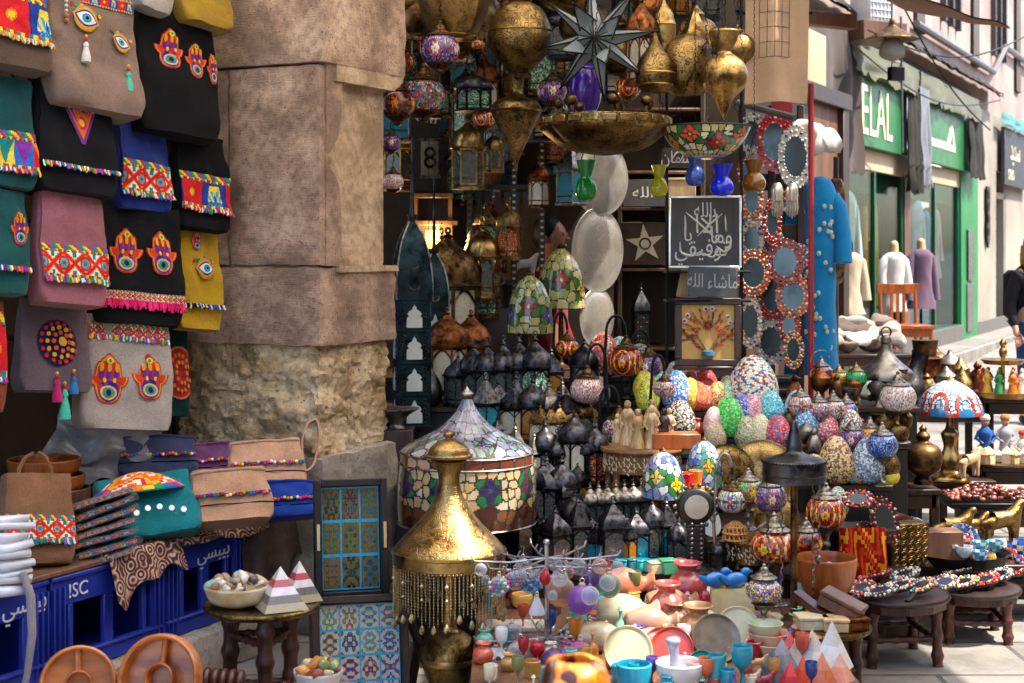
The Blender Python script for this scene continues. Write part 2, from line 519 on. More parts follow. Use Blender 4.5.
def pillar():
 t = th('stone_pillar', 'weathered carved stone pillar between the hanging bags and the lamp shop', 'pillar', A0, HEAD)
 rough_box(-.012, .70, -.022, .80, 2.527, 3.7, .03, .012, .005, 12, 1).build('block', M['stone'], t)
 mb = MB(); mb.prism([(.11, 2.54), (.695, 2.54), (.66, 2.49), (.60, 2.455), (.11, 2.455)], 0, .6, M=Matrix(((1, 0, 0, 0), (0, 0, 1, -.016), (0, 1, 0, 0), (0, 0, 0, 1))))
 mb.build('corbel', M['stone_tan'], t)
 rough_box(0, .05, 0, .50, 1.629, 2.523, .022, .01, .006, 13, 2, .004, 30).build('block', M['stone'], t)
 rough_box(.004, .12, .504, .80, 1.629, 2.523, .03, .012, .006, 13, 3).build('block', M['stone'], t)
 rough_box(.03, .60, .045, .78, 1.60, 2.50, .04, .004, .002, 6, 4).build('recess_panel', M['stone_tan'], t)
 c = [(.045, 2.53), (.18, 2.53), (.172, 2.45), (.162, 2.30), (.148, 2.24), (.134, 2.20), (.105, 2.165), (.08, 2.14), (.056, 2.12), (.05, 2.10), (.056, 2.085), (.082, 2.06), (.12, 2.03), (.145, 1.99), (.16, 1.93), (.164, 1.85), (.168, 1.63), (.045, 1.63)]
 mb = MB(); mb.prism(c, 0, .06, M=Matrix(((1, 0, 0, 0), (0, 0, 1, -.004), (0, 1, 0, 0), (0, 0, 0, 1))))
 mb.build('scallop', M['stone'], t)
 rough_box(-.004, .64, -.004, .80, 1.272, 1.625, .022, .012, .008, 10, 5, .006, 25).build('block', M['stone'], t)
 mb = MB(); mb.prism([(.13, 1.627), (.625, 1.627), (.64, 1.60), (.13, 1.60)], 0, .06, M=Matrix(((1, 0, 0, 0), (0, 0, 1, -.018), (0, 1, 0, 0), (0, 0, 0, 1))))
 mb.build('ledge', M['stone_tan'], t)
 rough_box(.02, .615, .02, .80, .74, 1.285, .011, .02, .026, 9, 6, .014, 34).build('rubble_core', M['rubble'], t)
 rough_box(-.02, .66, -.03, .85, 0, .79, .03, .014, .012, 8, 7, .006, 20).build('plinth', M['plinth_stone'], t)
pillar()
def wall(name, label, boxes, mat, fr=A0, parts=None):
 t = th(name, label, 'wall', fr, HEAD)
 for pn, x0, x1, y0, y1, z0, z1, mt in boxes:
  mb = MB(); mb.box(((x0+x1)/2, (y0+y1)/2, (z0+z1)/2), (x1-x0, y1-y0, z1-z0), 0, .006)
  mb.build(pn, M[mt], t)
 return t
wall('display_wall', 'dark boarded wall behind the hanging embroidered bags', [
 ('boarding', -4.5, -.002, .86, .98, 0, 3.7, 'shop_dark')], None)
def room():
 t = th('lamp_shop', 'dark open lamp shop with brown back wall beside the stone pillar', 'shop', (0, 10.9, 0))
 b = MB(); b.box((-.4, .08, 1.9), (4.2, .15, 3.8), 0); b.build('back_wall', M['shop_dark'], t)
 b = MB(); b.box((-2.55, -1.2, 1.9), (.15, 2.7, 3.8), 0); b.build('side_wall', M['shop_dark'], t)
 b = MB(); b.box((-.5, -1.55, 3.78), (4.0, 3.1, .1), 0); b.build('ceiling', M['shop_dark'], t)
room()
wall('shop_front_wall', 'brown boarded shop front behind the mirrors and blue dress', [
 ('boarding', 5.0, 8.9, .0, .3, 0, 3.05, 'brown_wood'),
 ('post', 8.75, 8.95, -.06, .32, 0, 3.2, 'dark_wood'),
 ('beam', 4.9, 9.0, -.08, .34, 3.05, 3.2, 'dark_wood'),
 ('rail', 8.0, 8.75, -.03, .0, 2.02, 2.1, 'brown_wood'),
 ('upper_wall', 4.8, 8.7, .1, .5, 3.2, 3.75, 'plaster_beige')], None)
G0 = V((3.56, 16.05, 0))
def fs(px, y=0):
 r = (px-CX)/F
 return (r*(16.05+.454*y)-3.56+.891*y)/(.454-.891*r)
def fz(px, py): return H-(py-HZ)*(16.05+.891*fs(px))/F
def text_mesh(body, size, ext=.004, align='CENTER'):
 cu = bpy.data.curves.new('lettering', 'FONT'); cu.body = body; cu.size = size; cu.extrude = ext
 cu.align_x = align; cu.align_y = 'CENTER'; cu.resolution_u = 3
 o = bpy.data.objects.new('lettering', cu); COL.objects.link(o)
 dg = bpy.context.evaluated_depsgraph_get(); dg.update()
 me = bpy.data.meshes.new_from_object(o.evaluated_get(dg))
 bpy.data.objects.remove(o); bpy.data.curves.remove(cu)
 return me
def text(name, body, size, mat, parent, loc, rot=(PI/2, 0, 0), ext=.004, scale=(1, 1, 1)):
 me = text_mesh(body, size, ext); me.materials.clear(); me.materials.append(mat)
 return link(name, me, parent, loc, rot, scale)
def bx(parent, name, mat, x0, x1, y0, y1, z0, z1, ch=.004):
 mb = MB(); mb.box(((x0+x1)/2, (y0+y1)/2, (z0+z1)/2), (abs(x1-x0), abs(y1-y0), abs(z1-z0)), 0, ch)
 return mb.build(name, M[mat] if isinstance(mat, str) else mat, parent)
def cloth_strip(x0, x1, z0, z1, y=-.02, wav=.03, jag=.03, n=24, th_=.006, seed=0):
 mb = MB()
 for off in (0, th_):
  def fn(u, w):
   x = x0+(x1-x0)*u
   zz = z1+(z0-z1)*w
   yy = y - wav*(.5+.5*math.sin(u*17+seed)+.6*noise.noise(V((u*6, w*3, seed))))*(.3+w) - off
   if w > .98: zz += jag*noise.noise(V((u*22, 0, seed)))
   return (x, yy, zz)
  mb.grid(fn, n, 16, flip=(off == 0))
 return mb
t = th('clothes_shop', 'green painted clothes shop with two glazed windows under a faded awning', 'shop', G0, HEAD)
K = .36
bx(t, 'side_pier', 'rag_brown', -1.4, -.15, -.05, .4, 0, 3.9)
bx(t, 'pier', 'brown_wood', 2.7, 3.0, -.05, .4, .0, 2.6)
bx(t, 'pier', 'green_paint', 6.35, 7.7, -.06, .4, .0, 2.9)
bx(t, 'letter_box', 'window_dark', 6.75, 7.15, -.09, -.055, 1.25, 2.0)
bx(t, 'door_panel', 'pipe_grey', 6.72, 7.2, -.085, -.055, .5, 1.2)
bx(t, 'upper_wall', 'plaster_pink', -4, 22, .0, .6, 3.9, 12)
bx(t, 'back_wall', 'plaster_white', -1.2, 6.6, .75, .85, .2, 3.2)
bx(t, 'floor_ledge', 'pipe_grey', -.2, 6.4, -.08, .74, .1, .62)
bx(t, 'soffit', 'shop_brown', -.2, 6.4, .03, .74, 2.64, 2.75)
bx(t, 'head_board', 'plaster_beige', -.2, 2.9, -.03, .05, 2.6, 2.83)
bx(t, 'head_board', 'plaster_beige', 2.95, 6.4, -.03, .05, 2.6, 2.83)
bx(t, 'fascia', 'green_dark', -.15, 2.65, .1, .2, 2.36, 2.6)
bx(t, 'fascia', 'green_paint', 3.05, 6.2, .1, .2, 2.36, 2.6)
for a, b in ((-.15, 2.7), (3.0, 6.35)):
 w = bx(t, 'shop_window', 'pane', a+.05, b-.05, 0, .012, .62, 2.6)
 fr = MB()
 mid = (a+b)/2
 for x in (a+.03, mid, b-.03): fr.box((x, 0.004, 1.6), (.07, .06, 1.98))
 fr.box((mid, 0.004, .6), (b-a, .08, .06))
 fr.build('window_frame', M['green_dark'], w)
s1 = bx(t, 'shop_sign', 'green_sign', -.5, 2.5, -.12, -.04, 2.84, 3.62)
text('lettering', 'JELAL', .62, M['cream_letter'], s1, (.85, -.126, 3.2), scale=(1.12, 1.28, 1))
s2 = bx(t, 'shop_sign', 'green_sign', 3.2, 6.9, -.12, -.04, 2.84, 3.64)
dx2 = -.75
mb = MB(); F2 = T(dx2, 0, 0) @ Matrix(((1, 0, 0, 0), (0, 0, 1, -.128), (0, 1, 0, 0), (0, 0, 0, 1)))
mb.prism([(3.9, 3.06), (6.3, 3.06), (6.1, 3.42), (5.98, 3.42), (5.72, 3.16), (3.9, 3.16)], 0, .012, M=F2)
mb.build('lettering', M['cream_letter'], s2)
mb = MB(); mb.prism([(5.93, 3.15), (6.13, 3.15), (6.06, 3.32), (6.03, 3.32)], -.003, .006, M=F2)
mb.build('lettering', M['green_sign'], s2)
for x0, x1, sd in ((-.5, 2.9, 1), (3.0, 7.0, 4)):
 cloth_strip(x0, x1, 3.58, 3.92, -.17, .06, .09, 40, seed=sd).build('valance', M['valance'], t)
 mb = MB()
 mb.add([(x0, -.05, 4.05), (x1, -.05, 4.05), (x1, -.18, 3.9), (x0, -.18, 3.9), (x0, -.05, 4.02), (x1, -.05, 4.02), (x1, -.18, 3.88), (x0, -.18, 3.88)], [[0, 3, 2, 1], [4, 5, 6, 7]])
 mb.build('awning', M['rag_dark'], t)
cloth_strip(-2.2, -.05, 2.5, 3.95, -.16, .08, .1, 40, seed=2).build('hanging_rag', M['rag_brown'], t)
cloth_strip(2.2, 2.85, 2.4, 3.6, -.17, .06, .1, 24, seed=3).build('hanging_rag', M['rag_dark'], t)
cloth_strip(2.85, 3.5, 2.5, 3.72, -.18, .06, .15, 24, seed=7).build('hanging_rag', M['rag_grey'], t)
cloth_strip(6.2, 7.3, 2.75, 3.62, -.17, .06, .05, 24, seed=9).build('hanging_rag', M['rag_dark'], t)
mb = MB(); mb.grid(lambda u, w: (-1.5+u*10.5, -.05-.2*w, 4.32-.16*w+.05*noise.noise(V((u*30, w*4, 2)))), 60, 4)
mb.grid(lambda u, w: (-1.5+u*10.5, -.05-.2*w, 4.28-.16*w+.05*noise.noise(V((u*30, w*4, 2)))), 60, 4, flip=True)
mb.build('roof_sheet', M['rag_dark'], t)
mb = MB(); mb.tube([(3.2, -.08, 4.55), (9, -.08, 4.55), (10.2, -.08, 5.1), (18, -.08, 5.1)], .05, 8)
mb.build('pipe', M['pipe_grey'], t)
for a in (5.2, 9.3, 13.5):
 w = bx(t, 'upper_window', 'window_dark', a, a+1.0, -.02, .04, 4.9, 7.4)
 fr = MB()
 for x in (a-.04, a+.5, a+1.04): fr.box((x, -.03, 6.15), (.09, .1, 2.6))
 fr.box((a+.5, -.03, 6.15), (1.1, .1, .08)); fr.build('window_frame', M['window_frame'], w)
for a in (3.4, 7.4, 11.6): bx(t, 'pilaster', 'rag_brown', a, a+.5, -.05, .0, 4.5, 12)
t = th('white_building', 'cream ground floor facade with a tall dark doorway past the green shop', 'building', G0, HEAD)
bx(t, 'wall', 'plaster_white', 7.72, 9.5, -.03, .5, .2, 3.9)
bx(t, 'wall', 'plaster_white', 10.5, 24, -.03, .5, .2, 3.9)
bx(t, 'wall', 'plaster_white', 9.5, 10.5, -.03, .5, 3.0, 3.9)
d = bx(t, 'door', 'window_dark', 9.5, 10.5, .1, .2, .5, 3.0)
fr = MB()
for x in (9.55, 10.45): fr.box((x, .05, 1.7), (.1, .14, 2.6))
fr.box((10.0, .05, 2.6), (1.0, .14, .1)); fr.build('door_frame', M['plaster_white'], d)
bx(t, 'skirting', 'pipe_grey', 7.72, 24, -.06, -.032, .2, .6)
t2 = th('wrought_plaque', 'small dark carved plaque hanging on the cream wall beside the green pier', 'plaque', MW.inverted() @ V((0,0,0)) if False else frame(G0) @ V((8.55, -.05, 2.25)), HEAD)
mb = MB(); mb.prism([(-.12, -.4), (0, -.52), (.12, -.4), (.16, -.2), (.1, 0), (.16, .2), (.14, .45), (-.14, .45), (-.16, .2), (-.1, 0), (-.16, -.2)], 0, .03, M=Matrix(((1, 0, 0, 0), (0, 0, 1, -.03), (0, 1, 0, 0), (0, 0, 0, 1))))
mb.build('board', M['iron'], t2)
mb = MB()
for z in (-.25, -.05, .15, .33): mb.lathe([(.03, 0), (.075, 0), (.075, .012), (.03, .012)], 14, M=T(0, -.03, z) @ Rx(PI/2), cap=False)
mb.build('scroll', M['bronze'], t2)
t3 = th('black_shop_sign', 'black shop sign with white Arabic writing under aqua awning', 'sign', frame(G0) @ V((9.75, -.12, 3.25)), HEAD)
mb = MB(); mb.box((1.3, 0, 0), (2.8, .06, .95)); mb.build('board', M['black_sign'], t3)
text('lettering', '\uFEA9\uFEF3\uFEAA\uFEB3', .5, M['cream_letter'], t3, (1.0, -.034, .12))
text('lettering', 'GRID', .24, M['cream_letter'], t3, (.55, -.034, -.3), scale=(1.1, 1, 1))
cloth_strip(9.3, 13, 3.72, 3.95, -.16, .06, .08, 30, seed=11).build('aqua_awning', M['aqua'], None)
o = bpy.data.objects['aqua_awning']; o.matrix_world = frame(G0); tag(o, 'faded aqua scalloped awning strip above the black sign', 'awning')
o = bx(None, 'pavement', 'paving', -1.5, 22, -.55, .3, -.2, .40, .02)
o.matrix_world = frame(G0); tag(o, 'raised stone pavement in front of the clothes shop', 'pavement', kind='structure')
def garment(w, hgt, flare=1.25, sleeve=.55, d=.2, seed=0, legs=False, arms_down=.75):
 """a hanging or worn top as one continuous shell: shoulders, hem and two sleeves"""
 mb = MB()
 prof = [(.22, 1.0), (.38, .97), (.5, .90), (.5, .8), (.46, .6), (.47, .35), (.5*flare, 0)]
 n = 28
 pr = sm([(r, z) for r, z in prof], 5)
 vs, fs = [], []
 for j, (r, z) in enumerate(pr):
  for i in range(n):
   a = 2*PI*i/n
   k = 1 + .08*noise.noise(V((math.cos(a)*3, z*5, seed)))*(1.2-z)*2
   vs.append((r*w*math.cos(a)*k, r*d*1.6*math.sin(a)*k, z*hgt))
 for j in range(len(pr)-1):
  for i in range(n):
   f = [j*n+i, j*n+(i+1) % n, (j+1)*n+(i+1) % n, (j+1)*n+i]; fs.append(f[::-1])
 mb.add(vs, fs)
 for sx in (-1, 1):
  L_ = sleeve
  mb.tube([(sx*w*.36, 0, hgt*.90), (sx*w*.5, 0, hgt*.84), (sx*w*(.56+.1*arms_down), -.01, hgt*(.84-.5*L_)), (sx*w*(.58+.12*arms_down), -.03, hgt*(.84-L_))],
    [d*.36, d*.44, d*.38, d*.4], 12)
 return mb
FG = frame(G0)
def mannequin(s, y, zt, w, hgt, col, label, sl=.5, stand=True, head=False):
 p = FG @ V((s, y, 0))
 g0 = .40 if y < 0 else .62
 t = th('mannequin', label, 'mannequin', (p.x, p.y, g0), rad(20))
 z0 = zt-hgt-g0
 mb = MB(); mb.lathe(sm([(.055, zt-g0-.02), (.05, zt-g0+.04), (.045, zt-g0+.1), (0.012, zt-g0+.13)]), 16); 
 if head: mb.lathe(sm([(.05, zt-g0+.1), (.02, zt-g0+.16), (.03, zt-g0+.2), (0, zt-g0+.24)]), 12)
 mb.build('neck', M['iron'] if head else M['pale_wood'], t)
 garment(w*.72, hgt, 1.25, sl, .13, s).build('shirt', fabric('shirt_'+col, col, .15, 6, 500), t, (0, 0, z0))
 mb = MB(); mb.tube([(0, 0, .02), (0, 0, z0+.1)], .018, 8)
 mb.lathe([(.16, 0), (.15, .02), (.03, .035)], 20); mb.build('stand', M['iron'], t)
mannequin(fs(848, -.3), -.3, fz(848, 252), .40, .62, 'c9b89c', 'shop mannequin in a loose beige blouse on a black stand', .62, head=True)
mannequin(fs(894, -.3), -.3, fz(895, 252), .36, .66, 'd8d6cd', 'shop mannequin in a white short sleeved blouse', .45)
mannequin(fs(921, -.3), -.3, fz(921, 249), .40, .72, '6e5468', 'shop mannequin in a purple long sleeved jacket', .7)
def hung(s, y, ztop, w, hgt, col, label, sl=.6):
 p = FG @ V((s, y, ztop-hgt))
 mb = garment(w*.8, hgt, 1.15, sl, .16, s*2)
 mb.tube([(0, 0, hgt*.98), (0, 0, hgt*1.08), (0, .03, hgt*1.1)], .008, 6)
 tag(mb.build('hung_dress', fabric('dress_'+col, col, .2, 6, 400), None, p, HEAD-rad(20)), label, 'dress')
hung(fs(842, 0.15), 0.15, 2.36, .5, 1.2, 'b9c4c6', 'pale grey dress hanging inside the first shop window')
hung(fs(867, 0.2), 0.2, 2.34, .22, 1.3, 'd29a1c', 'narrow mustard yellow dress hanging inside the shop window')
hung(fs(882, 0.25), 0.25, 2.34, .36, 1.3, '4b4a3a', 'dark olive dress hanging between yellow dress and window bar')
hung(fs(893, 0.3), 0.3, 2.3, .3, .9, '6d6f70', 'short grey top hanging at the back of the window')
hung(fs(911, 0.2), 0.2, 2.4, .5, 1.5, 'aab4c8', 'long pale blue gown hanging behind the purple jacket')
hung(fs(921, 0.25), 0.25, 2.25, .3, .9, '2a8fc0', 'bright blue blouse hanging inside the second window')
hung(fs(930, 0.25), 0.25, 2.3, .36, 1.0, 'c49aa4', 'pink patterned blouse hanging inside the second window')
hung(fs(943, 0.3), 0.3, 2.35, .5, 1.7, 'c6d0da', 'long white gown hanging near the green pier')
def wm(s, y, z): return FG @ V((s, y, z))
def ptop(px, py, Y): return P(px, py, Y)
t = th('street_lamp', 'old hanging street lamp with a rusty conical shade', 'street lamp', P(892, 60, 15.2))
mb = MB(); mb.lathe(sm([(.02, .42, 1), (.03, .40), (.06, .33), (.26, .22, 1), (.26, .205), (.06, .24)]), 24); mb.build('lamp_shade', M['bronze'], t)
mb = MB(); mb.lathe(sm([(0.07, .22), (.12, .14), (.12, .04), (0, -.02)]), 16); mb.build('globe', M['plaster_white'], t)
mb = MB(); mb.tube([(0, 0, .4), (0, 0, 1.2)], .012, 6); mb.build('rod', M['pipe_grey'], t)
t = th('floodlight', 'square grey floodlight box hanging on a thin pole', 'floodlight', P(896, 74, 15.4), rad(20))
mb = MB(); mb.box((0, 0, 0), (.16, .08, .14)); mb.build('housing', M['iron'], t)
mb = MB(); mb.tube([(-.05, 0, .07), (-.05, 0, .12), (.05, 0, .12), (.05, 0, .07)], .008, 6); mb.tube([(.08, .03, .6), (.1, .03, -.8)], .012, 6); mb.build('bracket', M['pipe_grey'], t)
t = th('air_conditioner', 'white air conditioner outdoor unit on brown bracket above the awning', 'air conditioner', P(872, 22, 15.6), rad(30))
mb = MB(); mb.box((0, 0, .22), (.36, .3, .55), 0, .02); mb.build('case', M['white_metal'], t)
mb = MB()
for i in range(6): mb.box((-.13+.052*i, -.155, .22), (.012, .012, .46))
for i in range(6): mb.box((0, -.158, .03+.075*i), (.30, .012, .012))
mb.build('grille', M['white_metal'], t)
mb = MB(); mb.box((0, 0, -.12), (.6, .4, .2)); mb.build('bracket', M['brown_wood'], t)
for i, (a, b, sag, lab) in enumerate((((868, 30, 15), (1040, 28, 17), .3, 'thin black cable sagging across the pink upper wall'),
 ((900, 0, 14.5), (990, 130, 17), .15, 'slack black cable dropping towards the black sign'),
 ((850, 42, 15), (1000, 100, 20), .3, 'lower slack cable along the awning roof sheet'))):
 p, q = P(*a), P(*b)
 mb = MB(); mb.tube([p.lerp(q, k/16) - V((0, 0, sag*math.sin(PI*k/16))) for k in range(17)], .009, 5)
 tag(mb.build('cable', M['iron']), lab, 'cable')
def canvas(name, pts, mat, label, nu=24, nv=12, sag=.12, seed=0, thick=.012, jag=.03):
 a, b, c, d = [V(p) for p in pts]
 mb = MB()
 for o in (0, 1):
  def fn(u, w):
   p = a.lerp(b, u).lerp(d.lerp(c, u), w)
   p.z -= sag*math.sin(PI*u)*math.sin(PI*w) + .04*noise.noise(V((u*5, w*5, seed))) + o*thick
   if w > .97: p += V((0, 0, jag*noise.noise(V((u*25, 1, seed)))))
   return p
  mb.grid(fn, nu, nv, flip=bool(o))
 return tag(mb.build(name, mat), label, 'awning')
canvas('canvas_awning', [P(842, -30, 9.0), P(1012, 28, 11.5), P(900, 4, 13.5), P(830, -40, 12.5)], M['awning_brown'], 'brown canvas awning corner stretched across the top of the street', sag=.1, seed=3)
o = bx(None, 'wooden_beam', 'brown_wood', 0, .55, -.06, .06, -.06, .06)
o.location = P(797, 17, 12.6); o.rotation_euler = (0, rad(2), rad(20)); tag(o, 'weathered brown wooden beam end under the rooftop clutter', 'beam')
RB = [lin(c) for c in ('d8262c', 'f08a1d', 'f2d13a', '2f9e4f', '2a6fc4', '8a3aa0', 'e8458c', 'f4efe2')]
def band_cols(style, nu, nv, asp):
 out = []
 red, org, yel, grn, blu, pur, pnk, wht = RB
 nvy, teal, blk = lin('1b2a78'), lin('1f8a8a'), lin('16131a')
 for j in range(nv):
  y = (j+.5)/nv; row = []
  for i in range(nu):
   x = (i+.5)/nu*asp
   if y > .86: c = (grn, yel, red, blu)[int((x*9 + (y-.86)*9)) % 4]
   elif y > .78: c = (yel, red, grn)[int(x*14) % 3] if abs((x*7) % 1 - .5) < (y-.74)*7 else nvy
   elif y < .1: c = (teal, yel, red)[int(x*12) % 3]
   else:
    q = (y-.1)/.68
    if style == 'flor':
     k = x*1.25; cell = int(k); f = k-cell
     if cell % 2 == 0:
      dx, dy = (f-.5), (q-.5)*.8
      r = math.hypot(dx, dy)
      c = yel if r < .09 else (org if r < .14 else (red if max(abs(dx), abs(dy)) < .46 else nvy))
     else:
      a, b = f-.5, q-.18
      c = lin('27439c')
      if abs(a) < .30 and b > 0 and abs(abs(a)-.20*(1-b)) < .12 and b < .7: c = yel
      if abs(a) < .28 and q < .62 and abs(math.atan2(a, q+.08)*3 % 1 - .5) < .25: c = lin('35a0d8')
    elif style == 'geo':
     k = x*1.5; f = k % 1
     d1 = min(abs(f-q), abs(f-(1-q)))
     r = math.hypot(f-.0 if f < .5 else f-1, (q-.5)*.8)
     c = wht
     if d1 < .16: c = red if d1 < .10 else org
     if r < .26: c = (pur if r < .08 else lin('3fb0a0') if r < .17 else red)
     if abs(f-.5) < .09 and abs(q-.5) > .28: c = teal
    elif style == 'tri':
     k = x*2.0; f = k % 1; cell = int(k)
     c = (org, teal, pur)[cell % 3] if abs(f-.5)*2 < q else (red, yel, blu)[cell % 3]
    else:
     c = RB[int(abs(noise.noise(V((x*5, q*4, 3))))*22) % 7]
   n_ = .78 + .3*((i*7919+j*104729) % 17)/17
   row.append(tuple(v_*n_ for v_ in c))
  out.append(row)
 return out
HAMSA = [(0, -.5), (.14, -.49), (.26, -.43), (.33, -.3), (.35, -.14), (.42, -.12), (.5, -.02), (.52, .08), (.45, .06), (.38, .04), (.33, .08), (.31, .28), (.27, .36), (.21, .37), (.18, .42), (.11, .46), (.06, .52), (0, .54)]
HAMSA = HAMSA + [(-x, y) for x, y in HAMSA[-2:0:-1]]
def ell(cx, cy, a, b, n=18): return [(cx+a*math.cos(2*PI*i/n), cy+b*math.sin(2*PI*i/n)) for i in range(n)]
def almond(cx, cy, a, b, n=9):
 t_ = [i/n for i in range(n+1)]
 return [(cx-a+2*a*k, cy+b*math.sin(PI*k)) for k in t_] + [(cx+a-2*a*k, cy-b*math.sin(PI*k)) for k in t_[1:-1]]
def scl(p, k, cy=0): return [(x*k, cy+(y-cy)*k) for x, y in p]
PM = {}
def solid(c, rough=.8):
 if c not in PM: PM[c] = fabric('thread_'+c, c, .25, 60, 900, rough, .5)
 return PM[c]
def patch_layers(kind):
 """(polygon, colour) from bottom to top, unit height"""
 if kind in ('hamsa', 'hamsa2'):
  a = [(scl(HAMSA, 1.0), 'c8261e'), (scl(HAMSA, .93), 'f39a22'), (scl(HAMSA, .84), 'e03a20')]
  a += [(ell(0, -.24, .27, .22), '3a2aa8'), (ell(0, -.27, .22, .15), 'f2c030'), (ell(0, -.27, .16, .11), '2f6ad0'), (almond(0, -.27, .17, .10), '26a08a'), (ell(0, -.27, .07, .07), '1d1a40')]
  a += [(ell(x, .1, .055, .085), '5a2ab0') for x in (-.17, 0, .17)]
  a += [(ell(x, .24, .05, .09), 'f4a31e') for x in (-.19, 0, .19)]
  a += [(ell(0, .38, .09, .07), 'f0d23c'), (ell(0, .38, .04, .04), '2f8f4a')]
  a += [(ell(x, -.02, .04, .05), 'f2c83a') for x in (-.12, .12)]
 elif kind == 'eye':
  a = [(ell(0, 0, .42, .5, 14), 'c98a1c'), (almond(0, 0, .5, .42), 'e0a020'), (almond(0, 0, .42, .32), '2a2c8c'), (almond(0, 0, .36, .24), 'f2ece0'), (ell(0, 0, .16, .17), '2a7fc8'), (ell(0, 0, .11, .12), '38b0c8'), (ell(0, 0, .06, .065), '15131c')]
  a = [(ell(x*.55, .34+.16*(1-abs(x)), .07, .09, 8), c) for x, c in ((-.9, 'c8262a'), (-.6, '2a9a58'), (-.3, 'f0a020'), (0, '2a5ac0'), (.3, 'c8262a'), (.6, '2a9a58'), (.9, 'f0a020'))] + a
 elif kind == 'disc':
  a = [(ell(0, 0, .5, .5, 24), '241a4a')]
  for rr, n, c in ((.42, 16, 'd8262c'), (.32, 12, 'f0b01e'), (.2, 8, 'e05a20')):
   a += [(ell(rr*math.cos(2*PI*i/n), rr*math.sin(2*PI*i/n), .05, .05, 7), c) for i in range(n)]
  a += [(ell(0, 0, .1, .1, 12), 'f0b01e')]
 elif kind == 'red_oval':
  a = [(ell(0, 0, .32, .5, 24), 'e07a3a'), (ell(0, 0, .29, .46, 24), 'b3261e')]
  for rr, n in ((.34, 16), (.2, 10)):
   a += [(ell(.62*rr*math.cos(2*PI*i/n), rr*math.sin(2*PI*i/n), .03, .04, 7), 'e6862e') for i in range(n)]
 elif kind == 'fan':
  a = [([(-.6, .5), (.6, .5), (.05, -.6), (-.05, -.6)], '7a2a80'), ([(-.5, .46), (.5, .46), (0, -.5)], 'e86a1c'),
    ([(-.42, .4), (-.1, .42), (-.2, .0)], '2a8f5a'), ([(.1, .42), (.42, .4), (.2, 0)], 'd8262c'), (ell(0, -.1, .13, .16), 'd8262c'), (ell(0, -.1, .07, .09), 'f2c030')]
  a += [(ell(x, .3, .05, .12, 8), c) for x, c in ((-.35, 'f2c030'), (-.18, '2a5ac0'), (0, 'f2c030'), (.18, '2a9a58'), (.35, 'f2c030'))]
 return a
GOLDB = M['brass_plain']
def tassel(parent, mtl, loc, ln=.09, w=.016, name='tassel', bead='c8262a'):
 mb = MB()
 mb.lathe(sm([(.004, 0), (w*.55, -ln*.12), (w*.6, -ln*.25, 1), (w*.5, -ln*.3), (w*.95, -ln*.7), (w, -ln)]), 14, m=0, rf=lambda u, z: 1+.12*math.sin(u*2*PI*7))
 mb.ball((0, 0, .006), .009, 10, 6, 1); mb.ball((0, 0, .022), .007, 10, 6, 2)
 return mb.build(name, [mtl, solid(bead), solid('f0c030')], parent, loc)
